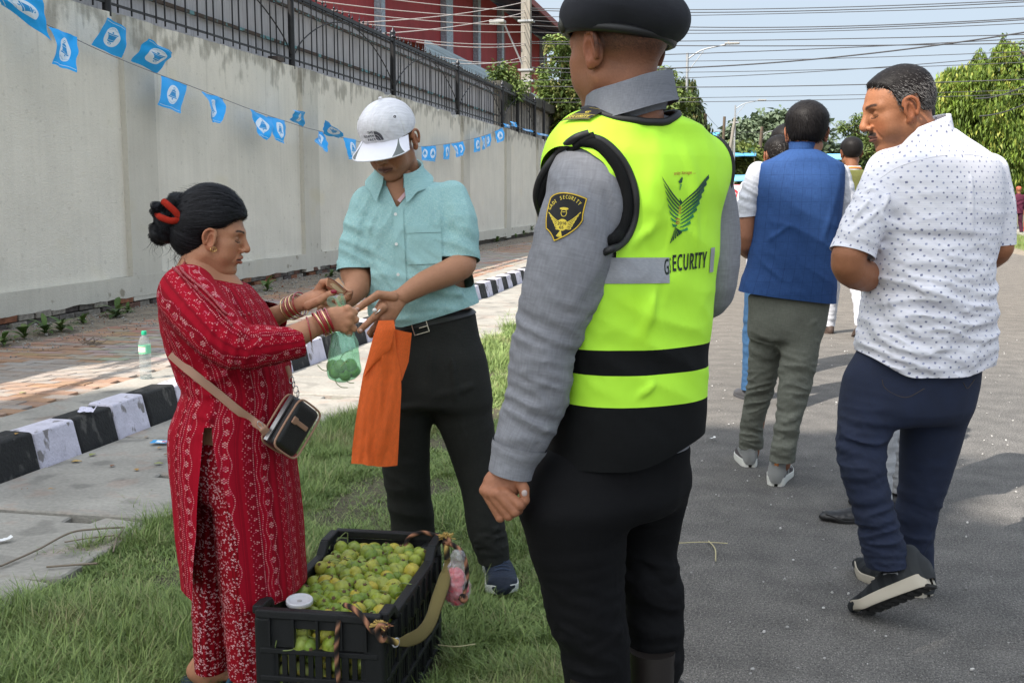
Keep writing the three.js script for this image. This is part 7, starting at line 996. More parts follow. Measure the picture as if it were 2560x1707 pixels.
// sandals
const mSan = M([0.03, 0.05, 0.09], 0.6); for (const [a] of feet) { part('sandal', new THREE.ExtrudeGeometry((() => { const s = new THREE.Shape(); s.moveTo(-0.07, -0.03); s.bezierCurveTo(-0.09, 0.03, -0.02, 0.035, 0.06, 0.042); s.bezierCurveTo(0.2, 0.055, 0.2, -0.04, 0.1, -0.045); s.bezierCurveTo(0.04, -0.04, -0.05, -0.05, -0.07, -0.03); return s; })(), { depth: 0.014, bevelEnabled: true, bevelSize: 0.003, bevelThickness: 0.003 }).rotateX(Math.PI / 2).translate(a[0], 0.017, a[2]), mSan, T); part('sandal_strap', tube([[a[0] + 0.06, 0.018, a[2] + 0.048], [a[0] + 0.085, 0.066, a[2] + 0.01], [a[0] + 0.09, 0.06, a[2] - 0.02], [a[0] + 0.07, 0.018, a[2] - 0.05]], 0.007, 20, 6), M([0.04, 0.16, 0.26], 0.5), T); }
// handbag on a long strap
const Bg = thing('handbag', 'small black handbag with tan piping and strap worn by the woman', 'handbag', [-1.326,0,-2.584], PX);
const a = nrm([0.46, 0.80, -0.38]), n0 = nrm([0.80, -0.14, 0.58]), n = nrm(add3(n0, a, -dot3(n0, a))), b = crs(n, a), bm = new THREE.Matrix4().makeBasis(V(...a), V(...b), V(...n)).setPosition(V(...[.228,.762,.14]));
const mLe = P([0.012, 0.012, 0.013], 0.38, { clearcoat: 0.25, bumpMap: rep(tConcB, 3, 3), bumpScale: 0.001 }), mTan = M([0.36, 0.20, 0.13], 0.6);
const bgG = rough(new RoundedBoxGeometry(0.132, 0.096, 0.05, 4, 0.018), 0.002, 30); part('bag_body', bgG.applyMatrix4(bm), mLe, Bg);
const pip = (z) => { const p = [], w = 0.066, h = 0.048, r = 0.018; for (const [sx, sy] of [[1, 1], [-1, 1], [-1, -1], [1, -1]]) for (let k = 0; k < 4; k++) { const t = Math.atan2(sy, sx) + (k / 3 - 0.5) * 1.3; p.push(V(sx * (w - r) + r * Math.cos(t), sy * (h - r) + r * Math.sin(t), z)); } return new THREE.TubeGeometry(new THREE.CatmullRomCurve3(p, true), 120, 0.0028, 6, true); };
part('piping', pip(0.023).applyMatrix4(bm), mTan, Bg); part('piping', pip(-0.023).applyMatrix4(bm), mTan, Bg);
const flip = b[1] < 0 ? -1 : 1; part('zip', bx(0.125, 0.004, 0.012, 0, flip * 0.053, 0.0).applyMatrix4(bm), M([0.3, 0.3, 0.3], 0.3, { metalness: 0.8 }), Bg); part('tan_tab', rbx(0.012, 0.05, 0.004, 0.002, 0.012, flip * 0.02 - flip * 0.02, 0.027).applyMatrix4(bm), mTan, Bg); part('tan_tab', rbx(0.018, 0.017, 0.005, 0.002, 0.012, flip * 0.03, 0.029).applyMatrix4(bm), mTan, Bg);
const kb = new Field(kf.pr); kb.disp = kf.disp; const path = onto(kb, [[-.064,.942,.1], [-.034,.919,.12], [.008,.891,.14], [.058,.85,.15], [.105,.808,.15], [.141,.776,.14]], [0, 0, -1], 0.004); path.push([.17,.771,.2], [.179,.755,.19]);
const cv = new THREE.CatmullRomCurve3(path.map((p) => V(...p))); part('strap', grid(60, 2, (u, v) => { const p = cv.getPoint(u), t = cv.getTangent(u), s = nrm(crs([t.x, t.y, t.z], [0.1, 0.1, 1])), k = (v - 0.5) * 0.021; return [p.x + s[0] * k, p.y + s[1] * k, p.z + s[2] * k + 0.003 * (1 - Math.abs(v - 0.5) * 2)]; }), mTan, Bg);
const mCh = M([0.5, 0.5, 0.5], 0.3, { metalness: 1 }); for (let i = 0; i < 3; i++) part('chain_link', new THREE.TorusGeometry(0.009, 0.0014, 6, 16).scale(0.6, 1, 1).rotateZ(0.6).rotateY(i % 2).translate(...mix3([.165,.779,.2], [.192,.741,.18], i / 2)), mCh, Bg);
part('strap', tube([[.207,.902,.07], [.211,.887,.07], [.216,.871,.07]], 0.006, 10, 6), mTan, Bg); for (let i = 0; i < 4; i++) part('chain_link', new THREE.TorusGeometry(0.009, 0.0014, 6, 16).scale(0.6, 1, 1).rotateZ(-0.2).rotateY(i % 2 * 1.3).translate(...mix3([.219,.868,.08], [.236,.834,.09], i / 3)), mCh, Bg);
}

// ---------------------------------------------------------------- the man in the white cap buying fruit
{
const T = person('man in white cap and pale green shirt holding an orange bag', [-1.06,0,-3.579]), base = [0.34, 0.165, 0.095];
const hm = headM([-.093,1.503,.02], -18, 25, 4, [0.98, 0.97, 0.98]);
const H = makeHead({ nose: 1.1, fat: 1.02, ear: 1.1, stubble: 0.12, lip: [0.16, 0.065, 0.05], shave: (x, y, z) => 0.8 * sst(0.0, 0.02, y) * sst(0.055, 0.03, z) * (Math.abs(x) > 0.078 && z > -0.035 ? 0 : 1) }, base, hm, 0.0026);
const body = new Field([cap([-.081,1.393,-.02], [-.07,1.286,-.03], 0.054, 0.064, 0.03), torso([[1.374,-.049,-.03,.101,.06], [1.313,-.033,-.03,.166,.09], [1.043,-.015,-.02,.16,.09], [.906,.021,-.02,.15,.1], [.823,.028,-.02,.158,.1]], 0.04),
limb([[-.188,1.293,-.02], [-.226,1.1,.02], [-.204,1.042,.06], [-.219,1.006,.1], [-.239,.986,.13]], [0.034, 0.044, 0.046, 0.036, 0.029], 0.03), limb([[.117,1.307,-.02], [.146,1.128,.05], [.125,1.09,.11], [.028,1.05,.18], [-.045,1.007,.22]], [0.034, 0.044, 0.045, 0.038, 0.0275], 0.03),
cap([-.047,.771,0], [-.05,.133,-.1], 0.08, 0.04, 0.03), cap([.104,.771,0], [.247,.084,.02], 0.08, 0.038, 0.03)]);
// the open left hand, thumb and first finger reaching for the green bag
const hd = new Field([limb([[.001,1.034,.2], [-.045,1.007,.22], [-.075,.986,.235], [-.094,.958,.24]], [[0.029, 0.026], [0.0275, 0.022], [0.038, 0.019], [0.039, 0.018]], 0.012, [0.2, 0.4, 1])]);
hd.add(...joints([[-.066,1.01,.245], [-.113,1.018,.26], [-.152,.993,.262], [-.185,.968,.262]], 0.0155, 0.0095), ...joints([[-.099,.978,.262], [-.127,.947,.272], [-.153,.923,.272], [-.172,.905,.268]], 0.0122, 0.0095), ...joints([[-.104,.941,.25], [-.13,.91,.245], [-.146,.892,.225], [-.145,.882,.205]], 0.0122, 0.0092), ...joints([[-.092,.927,.235], [-.108,.889,.22], [-.12,.875,.195], [-.114,.873,.175]], 0.012, 0.009), ...joints([[-.075,.925,.22], [-.088,.892,.2], [-.099,.879,.18], [-.092,.88,.165]], 0.0105, 0.0082));
for (const q of [[-.099,.978,.262], [-.104,.941,.25], [-.092,.927,.235]]) hd.add(ell(q, [0.014, 0.014, 0.012], 0.01));
// the right hand under the banknote
const hr = new Field([limb([[-.219,1.006,.1], [-.239,.982,.13], [-.258,.972,.15], [-.282,.969,.165]], [[0.031, 0.028], [0.028, 0.024], [0.036, 0.019], [0.037, 0.017]], 0.012, [0, 1, 0.3])]);
hr.add(...joints([[-.239,.99,.17], [-.217,1.005,.19], [-.21,1.021,.2]], 0.0125, 0.0095), ...joints([[-.273,.991,.18], [-.292,1.006,.2], [-.3,1.018,.2]], 0.011, 0.009), ...joints([[-.282,.981,.185], [-.304,.993,.205], [-.315,1.006,.2]], 0.011, 0.009), ...joints([[-.286,.967,.18], [-.308,.975,.2], [-.321,.985,.2]], 0.011, 0.0088), ...joints([[-.285,.953,.17], [-.304,.955,.185], [-.313,.963,.19]], 0.0105, 0.0085));
const sk = skinTint(base), hc = (x, y, z) => lum(sk(x, y, z), 1.12 + 0.2 * pn(x * 75, y * 75, z * 75));
part('body', geo(joinG([H.G, tint(net(body, 0.0075), (x, y, z) => lum(sk(x, y, z), 1.12)), tint(net(hd, 0.003), hc), tint(net(hr, 0.003), sk)])), mSkin, T);
part('ring', ringAt([-.116,.966,.27], [-0.6, 0.7, 0.2], 0.0128, 0.0022), M([0.75, 0.75, 0.72], 0.2, { metalness: 1 }), T); part('ring_stone', ell2([-.123,.971,.284], [0.007, 0.007, 0.005]), P([0.75, 0.74, 0.7], 0.1, { clearcoat: 1 }), T);
part('thumb_nail', ell2([-.179,.974,.272], [0.007, 0.0055, 0.003]), P([0.5, 0.32, 0.26], 0.3), T); part('finger_nail', ell2([-.168,.906,.278], [0.006, 0.006, 0.003]), P([0.5, 0.32, 0.26], 0.3), T);
// shirt
const secs = [[1.378,-.05,-.04,.095,.055], [1.354,-.05,-.035,.149,.085], [1.307,-.044,-.03,.177,.105], [1.233,-.036,-.02,.179,.125], [1.152,-.02,-.01,.175,.132], [1.072,-.007,0,.175,.135], [1.004,.004,0,.182,.14], [.943,.012,0,.188,.142], [.888,.016,0,.184,.138], [.854,.016,0,.178,.13]];
const sf = new Field([torso(secs, 0.05), limb([[-.18,1.297,-.02], [-.2,1.217,0], [-.213,1.127,.015], [-.216,1.079,.03], [-.216,1.063,.034]], [0.054, 0.060, 0.060, 0.060, 0.060], 0.04), limb([[.106,1.324,-.02], [.129,1.234,.02], [.133,1.155,.045], [.135,1.113,.06], [.136,1.097,.064]], [0.056, 0.066, 0.064, 0.062, 0.062], 0.04, [0, 0, 1])]);
sf.disp = folds(ridge([.073,1.339,.09], [.056,1.236,.13], 0.014, 0.010), ridge([.099,1.327,.08], [.084,1.184,.12], 0.012, 0.010), ridge([.042,1.288,.12], [.049,1.133,.14], 0.014, -0.007), ridge([-.162,1.275,.1], [-.108,1.055,.14], 0.016, 0.009), ridge([-.186,1.235,.07], [-.134,1.133,.13], 0.012, -0.008), ridge([-.106,1.185,.14], [-.089,.951,.15], 0.016, 0.007), ridge([.023,1.03,.15], [.177,.999,.1], 0.016, 0.010), ridge([-.017,.977,.15], [.138,.955,.12], 0.014, 0.009), ridge([.074,1.068,.14], [.189,1.051,.08], 0.012, 0.008), ridge([-.057,.925,.15], [.073,.944,.14], 0.012, 0.008), crumple([.047,.977,.14], 0.15, [0.35, 1, 0], 18, 0.006, 3), crumple([-.138,.975,.12], 0.12, [0.5, 1, 0], 18, 0.005, 13), crumple([.131,1.183,.09], 0.10, [0.6, 1, 0], 20, 0.004, 23), crumple([-.215,1.182,.06], 0.10, [0.5, 1, 0], 20, 0.005, 33), soft(6, 0.006, 9), crumple([.101,1.262,.12], 0.10, [0.9, 0.3, 0], 22, 0.005, 43), crumple([-.149,1.236,.1], 0.10, [0.9, -0.3, 0], 22, 0.005, 53), crumple([-.056,1.055,.14], 0.2, [0.6, 0.5, 0], 12, 0.004, 63));
const tSh = dataTex(512, 512, (u, v) => { const a = pn(u * 200, v * 24, 3, 200), b = pn(u * 24, v * 200, 7, 200), f = fbm(u * 5, v * 5, 9, 4, 5); return [0.82 + 0.12 * a + 0.1 * b + 0.06 * f, 0.90 + 0.07 * a + 0.06 * b + 0.06 * f, 0.91 + 0.05 * a + 0.07 * b + 0.05 * f]; });
const mSh = P([0.46, 0.61, 0.59], 0.8, { map: rep(tSh, 4, 4), bumpMap: rep(tWeave, 14, 14), bumpScale: 0.0004, specularIntensity: 0.3, sheen: 0.3, sheenColor: C3(0.3, 0.5, 0.5) });
const vA = [-.069,1.293,.11], vN = (x, y, z) => { const c = [-.066,1.382,0], h = y - 1.288; return z > -0.02 ? 0.0 + (h > 0 ? Math.min(h * 0.62, 0.07) - Math.abs(x - vA[0] - h * 0.10) : -1) - 0.0 : 0.062 - Math.hypot(x - c[0], y - c[1], z - c[2] + 0.02); };
const hemF = (x, y, z) => (mix(.922, .9, sst([-.148,.92,.1][0], [-.056,.896,.1][0], x)) + (x > [-.052,.9,.14][0] ? (x - [-.052,.9,.14][0]) / ([.184,.967,.1][0] - [-.052,.9,.14][0]) * (.967 - .9) : 0)) - y;
wear('shirt', sf, 0.0058, mSh, T, [vN, hemF, cutS(sf, 1, plane3([-.223,1.079,.03], sub3([-.222,1.028,.04], [-.225,1.127,.015]))), cutS(sf, 2, plane3([.135,1.114,.06], sub3([.136,1.05,.075], [.129,1.207,.02])))]);
const hemRing = (i, c, d, nm) => { const f = new Field([sf.pr[i]]); f.disp = (x, y, z) => 0.0028 + sf.disp(x, y, z); const pl = plane3(c, d), c2 = add3(c, nrm(d), -0.032), p2 = plane3(c2, [-d[0], -d[1], -d[2]]); wear(nm, f, 0.005, mSh, T, [pl, p2]); };
hemRing(1, [-.223,1.078,.03], sub3([-.222,1.028,.04], [-.225,1.127,.015]), 'sleeve_hem'); hemRing(2, [.135,1.113,.06], sub3([.136,1.05,.075], [.129,1.207,.02]), 'sleeve_hem');
part('collar', uvm(collar([-.071,1.393,-.02], 0.072, 0.070, -0.14, [0.02, -0.42], 0.036, 0.052, { open: 0.42, point: 0.022, flare: 0.012 }), 1), mSh, T);
const lk = nrm([0, -0.05, -1]); part('button_placket', patch(sf, [-.057,1.132,.12], [1, -0.06, 0], [-0.05, 1, 0], lk, 0.034, 0.315, 10, 60, 0.0032), mSh, T);
part('chest_pocket', patch(sf, [.022,1.169,.13], [1, 0.04, 0], [-0.03, 1, 0], lk, 0.112, 0.125, 24, 26, 0.0036), mSh, T); part('pocket_hem', patch(sf, [.02,1.221,.13], [1, 0.04, 0], [-0.03, 1, 0], lk, 0.112, 0.024, 24, 6, 0.006), mSh, T);
const mBut = P([0.75, 0.76, 0.74], 0.3); for (const q of onto(sf, [[-.073,1.268,.1], [-.069,1.17,.1], [-.063,1.071,.1], [-.057,.973,.1]], lk, 0.004)) part('button', new THREE.CylinderGeometry(0.0052, 0.0052, 0.002, 14).rotateX(Math.PI / 2).translate(...q), mBut, T);
part('collar_lining', patch(new Field([...sf.pr, ...body.pr.slice(0, 1)]), [-.045,1.332,.06], [0.6, 0.75, -0.1], [0.75, -0.6, 0], lk, 0.06, 0.012, 12, 4, 0.005), M([0.55, 0.36, 0.38], 0.8), T);
// trousers and belt
const tf = new Field([torso([[.942,.014,-.01,.169,.125], [.866,.019,-.01,.175,.132], [.784,.032,-.005,.184,.14], [.688,.04,0,.189,.142], [.618,.046,0,.188,.135]], 0.05), limb([[-.053,.743,0], [-.057,.618,0], [-.063,.487,-.02], [-.06,.337,-.05], [-.048,.181,-.09], [-.042,.074,-.1]], [[0.098, 0.12], [0.092, 0.115], [0.086, 0.1], [0.080, 0.09], [0.078, 0.088], [0.077, 0.09]], 0.04, [0, 0, 1]), limb([[.109,.743,0], [.133,.618,0], [.165,.492,0], [.198,.339,.01], [.217,.199,.02], [.241,.106,.02], [.245,.067,.02]], [[0.102, 0.12], [0.102, 0.115], [0.086, 0.1], [0.070, 0.085], [0.066, 0.08], [0.058, 0.075], [0.052, 0.075]], 0.04, [0, 0, 1])]);
tf.disp = folds(ridge([.105,.884,.14], [.124,.658,.14], 0.010, 0.009), ridge([.144,.882,.12], [.166,.775,.12], 0.009, 0.008), ridge([.04,.845,.14], [.043,.643,.13], 0.014, 0.007), ridge([.017,.643,.13], [-.116,.616,.13], 0.014, 0.007), ridge([.058,.671,.14], [.203,.708,.12], 0.016, 0.007), ridge([.144,.119,.08], [.282,.181,.1], 0.010, 0.010), ridge([.172,.15,.09], [.284,.22,.09], 0.010, 0.008), ridge([.135,.585,.11], [.221,.199,.11], 0.006, 0.004), crumple([.234,.147,.08], 0.07, [0.3, 1, 0], 30, 0.006, 5), crumple([-.055,.279,.05], 0.15, [0.2, 1, 0], 12, 0.005, 15), soft(5, 0.007, 6));
const mTr = cloth([0.027, 0.0275, 0.025], 0.78);
const beltY = (x) => mix(.896, .957, clamp((x - [-.129,.893,.1][0]) / ([.184,.957,.1][0] - [-.129,.893,.1][0]), 0, 1));
wear('trousers', tf, 0.0065, mTr, T, [(x, y, z) => y - beltY(x) - 0.012, near([-.042,.074,-.1], 0.2, plane3([-.044,.101,-.1], [0, -1, 0])), near([.242,.041,.02], 0.2, plane3([.242,.071,.02], [0.05, -1, 0]))]);
const bf = new Field(tf.pr.slice(0, 1)); bf.disp = (x, y, z) => 0.006; wear('belt', bf, 0.006, M([0.012, 0.011, 0.011], 0.45), T, [(x, y, z) => y - beltY(x) - 0.016, (x, y, z) => beltY(x) - 0.024 - y]);
{ const q = onto(bf, [[.007,.896,.1]], lk, 0.004)[0], g = merge([bx(0.05, 0.003, 0.003, 0, 0.019, 0), bx(0.05, 0.003, 0.003, 0, -0.019, 0), bx(0.003, 0.041, 0.003, -0.025, 0, 0), bx(0.003, 0.041, 0.003, 0.025, 0, 0), bx(0.028, 0.003, 0.003, 0.01, 0, 0.001)]); g.rotateZ(0.28); part('belt_buckle', g.translate(...q), M([0.6, 0.58, 0.52], 0.25, { metalness: 1 }), T); }
// running shoes
const mUp = M([1, 1, 1], 0.85, { vertexColors: true, bumpMap: rep(tWeave, 30, 30) }), blue = (x, y, z) => mix3(lum([0.085, 0.12, 0.21], 1 + 0.25 * Math.sin(z * 420) * Math.sin(x * 420)), [0.03, 0.05, 0.10], sst(0.13, 0.17, z) + 0.5 * sst(0.02, 0.0, y - 0.03));
const so = { L: 0.285, W: 0.108, sole: 0.032, mat: mUp, soleMat: M([0.55, 0.56, 0.55], 0.7), treadMat: M([0.03, 0.035, 0.05], 0.8), tint: blue, laces: M([0.03, 0.05, 0.10], 0.8), toe: 0.8 };
const f1 = [.253,.045,.03], f2 = [-.045,.074,-.1]; shoe(T, 'shoe', [f1[0] - 0.005, 0.0, f1[2] - 0.02], 0.14, so); shoe(T, 'shoe', [f2[0], 0, f2[2]], -0.25, so);
// cap
const inv = hm.clone().invert(), cf = new Field([ell([0, 0.055, -0.010], [0.0905, 0.090, 0.112], 0.02), ell([0, 0.085, 0.03], [0.068, 0.056, 0.078], 0.03)]);
cf.disp = folds((x, y, z) => 0.0008 * Math.sin(Math.atan2(x, z) * 6) * 0 - 0.0022 * Math.exp(-(((((Math.atan2(x, z) + 6.2832 + 0.5236) % 1.0472) - 0.5236) * 0.11) ** 2) / 2e-5), crumple([0.05, 0.06, 0.08], 0.06, [1, 0.4, 0], 26, 0.004, 4), crumple([-0.05, 0.06, 0.07], 0.06, [1, -0.4, 0], 26, 0.004, 14), soft(14, 0.004, 2));
const mCap = cloth([0.86, 0.85, 0.89], 0.8), G = cutG(net(cf, 0.0036), (x, y, z) => 0.036 + 0.10 * Math.max(0, -z - 0.02) - 0.12 * Math.max(0, z - 0.02) * 0 - y); part('cap_crown', geo(xform(G, hm), null), mCap, T);
const brim = (u, v) => { const a = mix(-1.22, 1.22, u), r = mix(0.0, 0.078, v) * (Math.cos(a * 0.86) ** 0.55), x = Math.sin(a) * 0.0905 + Math.sin(a) * r * 0.35, z = -0.010 + Math.cos(a) * 0.113 + r; return [x, 0.042 - 0.020 * v - 0.34 * x * x * 10 * 0.35 - 0.16 * r, z]; };
const tBrim = canvasTex(512, 256, (c, w, h) => { c.fillStyle = '#e9e8f0'; c.fillRect(0, 0, w, h); for (const [x0, x1, y1] of [[88, 60, 104], [424, 452, 408]]) { c.fillStyle = '#6e7371'; c.beginPath(); c.moveTo(x0 - 6, h); c.quadraticCurveTo(x0, h * 0.6, Math.min(x1, y1) - 26, 0); c.lineTo(Math.max(x1, y1) + 26, 0); c.quadraticCurveTo(x0 + 8, h * 0.5, x0 + 8, h); c.fill(); c.strokeStyle = '#f7f7fa'; c.lineWidth = 4; c.stroke(); } });
const bg = grid(48, 12, (u, v) => brim(u, v)), bu = bg.attributes.uv; for (let i = 0; i < bu.count; i++) bu.setY(i, bu.getY(i)); part('cap_brim', bg.applyMatrix4(hm), M([0.9, 0.9, 0.92], 0.75, { map: tBrim }), T);
{ const e = []; for (let i = 0; i <= 30; i++) e.push(brim(i / 30, 1)); part('brim_edge', tube(e, 0.0022, 60, 6).applyMatrix4(hm), M([0.62, 0.62, 0.64], 0.7), T); }
const cw = new Field(cf.pr); cw.disp = cf.disp; const tL = canvasTex(512, 288, (c, w, h) => { c.clearRect(0, 0, w, h); c.fillStyle = '#3c3a42'; c.font = 'bold 84px sans-serif'; c.textAlign = 'right'; ['THE', 'NORTH', 'FACE'].forEach((s, i) => c.fillText(s, 312, 84 + i * 92, 300)); const X = 330, Yb = 276; for (const [r, q] of [[168, '#4b4a52'], [118, '#fff0'], [108, '#4b4a52'], [66, '#fff0'], [56, '#4b4a52'], [26, '#fff0']]) { c.globalCompositeOperation = q === '#fff0' ? 'destination-out' : 'source-over'; c.fillStyle = q === '#fff0' ? '#000' : q; c.beginPath(); c.moveTo(X, Yb); c.lineTo(X, Yb - r * 1.45); c.bezierCurveTo(X + r * 0.7, Yb - r * 1.45, X + r, Yb - r * 0.8, X + r, Yb); c.fill(); } c.globalCompositeOperation = 'source-over'; });
part('cap_lettering', patch(cw, [-0.004, 0.071, 0.13], [1, 0.03, 0.0], [0, 1, 0], [0, -0.12, -1], 0.074, 0.041, 26, 14, 0.0012).applyMatrix4(hm), M([1, 1, 1], 0.7, { map: tL, alphaTest: 0.5 }), T);
part('cap_button', new THREE.SphereGeometry(0.007, 12, 8).scale(1, 0.5, 1).translate(0, 0.156, -0.008).applyMatrix4(hm), mCap, T); for (const s of [-1, 1]) part('eyelet', new THREE.TorusGeometry(0.0035, 0.0014, 6, 14).rotateY(s * 0.75).translate(s * 0.066, 0.108, 0.055).applyMatrix4(hm), M([0.04, 0.04, 0.045], 0.5), T);
}

// ---------------------------------------------------------------- people walking away up the road
const hairLine = (o = {}) => (x, y, z) => { const ax = Math.abs(x), n = 0.003 * pn(x * 90, y * 90, z * 90), P = [[-0.12, -0.062 + (o.nape ?? 0)], [-0.075, -0.055 + (o.nape ?? 0)], [-0.048, -0.035], [-0.032, ax > 0.066 ? 0.026 : 0.0], [-0.002, ax > 0.066 ? 0.026 : 0.0], [0.012, -0.006], [0.026, 0.004], [0.036, 0.045 + (o.front ?? 0) * 0.6], [0.055, 0.062 + (o.front ?? 0)], [0.075, 0.074 + (o.front ?? 0)], [0.12, 0.080 + (o.front ?? 0)]]; let i = 0; while (i < P.length - 2 && P[i + 1][0] < z) i++; const t = clamp((z - P[i][0]) / (P[i + 1][0] - P[i][0]), 0, 1); return y - mix(P[i][1], P[i + 1][1], t) + n; };
function cropped(parent, ho, hm, line, thick, n, len, lift, colf, w, flow) {  // short hair: a shell and its strands, in the head's own frame
const { H, G } = hairShell(ho, hm, thick, line, 0.0034, (x, y, z) => 0.0009 * pn(x * 130, y * 130, z * 130)); tint(G, (x, y, z) => lum([0.018, 0.0155, 0.015], 1 + 0.5 * pn(x * 150, y * 150, z * 150))); part('hair', geo(xform(G, hm)), mHair, parent);
part('hair_strands', strandsOn(H, n, line, flow ?? ((x, y, z) => [x * 1.5, -0.35 + 2.5 * y * 0, z < 0.02 ? -0.9 : 0.35]), len, lift, colf, w).applyMatrix4(hm), mHair, parent);
}
{
const T = person('man in a blue waistcoat and olive trousers walking away, seen from behind', [.229,0,-5.308]), base = [0.27, 0.12, 0.068];
const hm = headM([.067,1.613,-.05], 166, 2, 0, [1.05, 1.04, 1.04]), ho = { ear: 1.05, fat: 1.03 }, H = makeHead(ho, base, hm, 0.0034);
const body = new Field([cap([.052,1.586,-.01], [.045,1.51,-.03], 0.054, 0.048, 0.02), torso([[1.449,.042,-.02,.121,.07], [1.199,.032,-.02,.178,.09], [.862,.015,-.02,.179,.09]], 0.04),
limb([[-.176,1.421,-.02], [-.206,1.237,-.02], [-.21,1.11,-.03], [-.149,1.066,-.16], [-.071,1.114,-.3]], [0.034, 0.043, 0.044, 0.038, 0.03], 0.03), limb([[.236,1.394,-.02], [.249,1.199,-.02], [.251,1.077,-.05], [.276,1.075,-.3]], [0.034, 0.038, 0.04, 0.03], 0.03), ell([-.048,1.121,-.34], [0.035, 0.03, 0.05], 0.02), cap([-.077,.642,-.1], [-.112,.068,-.2], 0.06, 0.036, 0.03), cap([.041,.662,.05], [-.048,.096,.16], 0.06, 0.036, 0.03)]);
part('body', geo(joinG([H.G, tint(net(body, 0.009), skinTint(base))])), mSkin, T);
const line = hairLine({}), dk = () => lum([0.016, 0.014, 0.015], rr(0.6, 1.5));
cropped(T, ho, hm, (x, y, z) => line(x, y, z) + 0.012 * (z < -0.03 ? 1 : 0), (x, y, z) => 0.014 + 0.012 * sst(0.02, 0.10, y), 5000, 0.032, 0.6, (x, y, z) => Math.hypot(x + 0.01, y - 0.125, z + 0.03) < 0.022 && rnd() < 0.6 ? [0.10, 0.075, 0.065] : dk(), 0.0009, (x, y, z) => [x * 3 + 0.2 * Math.sin(z * 60), -0.5 + (y > 0.11 ? 0.5 : 0), -z * 0.2 - 0.4 * (y > 0.06 ? 1 : 0)]);
part('glasses', merge([bar([-0.078, 0.012, -0.02], [-0.076, 0.014, 0.075], 0.0018, 6), new THREE.TorusGeometry(0.019, 0.0018, 6, 20).translate(-0.033, 0.008, 0.098), new THREE.TorusGeometry(0.019, 0.0018, 6, 20).translate(0.033, 0.008, 0.098), bar([0.078, 0.012, -0.02], [0.07, 0.014, 0.09], 0.0018, 6), bar([-0.076, 0.014, 0.075], [-0.055, 0.012, 0.094], 0.0018, 6)]).applyMatrix4(hm), M([0.03, 0.03, 0.03], 0.4), T);
// white shirt sleeves and collar edge
const mW = cloth([0.66, 0.67, 0.72], 0.85), sf = new Field([limb([[-.16,1.436,-.02], [-.187,1.348,-.02], [-.202,1.274,-.02], [-.208,1.172,-.02]], [0.052, 0.053, 0.051, 0.051], 0.03), limb([[.219,1.431,-.02], [.243,1.338,-.02], [.245,1.255,-.02], [.242,1.144,-.02]], [0.048, 0.049, 0.046, 0.046], 0.03)]); sf.disp = folds(crumple([-.223,1.329,.02], 0.09, [0.4, 1, 0], 30, 0.006, 3), crumple([.234,1.311,.02], 0.09, [-0.4, 1, 0], 30, 0.006, 9), soft(9, 0.004, 2));
wear('shirt', sf, 0.0055, mW, T, [near([-.208,1.153,-.02], 0.1, plane3([-.206,1.235,-.02], [0.1, -1, 0])), near([.242,1.125,-.02], 0.1, plane3([.239,1.207,-.02], [-0.1, -1, 0]))]);
// waistcoat
const secs = [[1.542,.039,-.005,.076,.072], [1.505,.04,-.005,.135,.1], [1.476,.035,-.01,.195,.115], [1.403,.031,0,.202,.13], [1.329,.027,0,.201,.14], [1.218,.022,0,.198,.142], [1.088,.014,0,.202,.14], [.995,.003,0,.211,.142], [.882,-.014,0,.226,.15], [.769,-.021,0,.237,.155]], vf = new Field([torso(secs, 0.04, 2.4)]);
vf.disp = folds(ridge([-.04,1.425,.16], [.059,1.425,.16], 0.014, 0.008), ridge([-.057,1.397,.16], [.042,1.389,.16], 0.016, 0.006), ridge([-.174,1.112,.12], [-.033,1.204,.16], 0.02, 0.008), ridge([-.205,1.056,.1], [-.07,.951,.16], 0.02, 0.007), ridge([.186,1.437,.08], [.111,1.131,.14], 0.02, 0.006), ridge([-.014,1.453,.16], [.003,.879,.17], 0.003, -0.003), crumple([-.071,1.059,.15], 0.3, [0.6, 1, 0], 8, 0.006, 5), soft(5, 0.005, 4));
const tB = dataTex(512, 512, (u, v) => { const a = pn(u * 160, v * 10, 3, 160), b = pn(u * 10, v * 160, 3, 160), ln = Math.exp(-(((u * 6 % 1) - 0.5) ** 2) * 3000) * 0.16 + Math.exp(-(((v * 5 % 1) - 0.5) ** 2) * 3000) * 0.10; const g = 0.88 + 0.08 * a + 0.08 * b - ln; return [g, g, g]; });
const mB = cloth([0.032, 0.082, 0.235], 0.75, { map: rep(tB, 3.3, 3.3) });
const hb = (x) => mix(.891, .834, clamp((x - [-.27,.889,.1][0]) / ([.183,.832,.1][0] - [-.27,.889,.1][0]), 0, 1));
wear('waistcoat', vf, 0.0065, mB, T, [(x, y, z) => hb(x) - y, (x, y, z) => y - 1.543]);
part('collar', uvm(collar([.039,1.527,-.012], 0.061, 0.067, 3.14, [-0.05, 0.04], 0.046, 0.05, { stand: true, open: 0.4 }), 1), mB, T);
// trousers and trainers
const tf = new Field([torso([[.873,-.002,0,.192,.13], [.798,-.004,0,.185,.14], [.722,-.008,0,.177,.14], [.665,-.012,0,.164,.125]], 0.04), limb([[-.09,.729,-.02], [-.09,.626,-.05], [-.101,.424,-.1], [-.122,.238,-.16], [-.118,.121,-.19], [-.118,.058,-.2]], [0.085, 0.081, 0.066, 0.054, 0.057, 0.056], 0.035), limb([[.055,.735,.03], [.041,.64,.06], [.024,.526,.09], [.002,.418,.12], [-.033,.281,.16], [-.054,.148,.18], [-.06,.091,.18]], [0.09, 0.088, 0.08, 0.068, 0.057, 0.058, 0.056], 0.035)]);
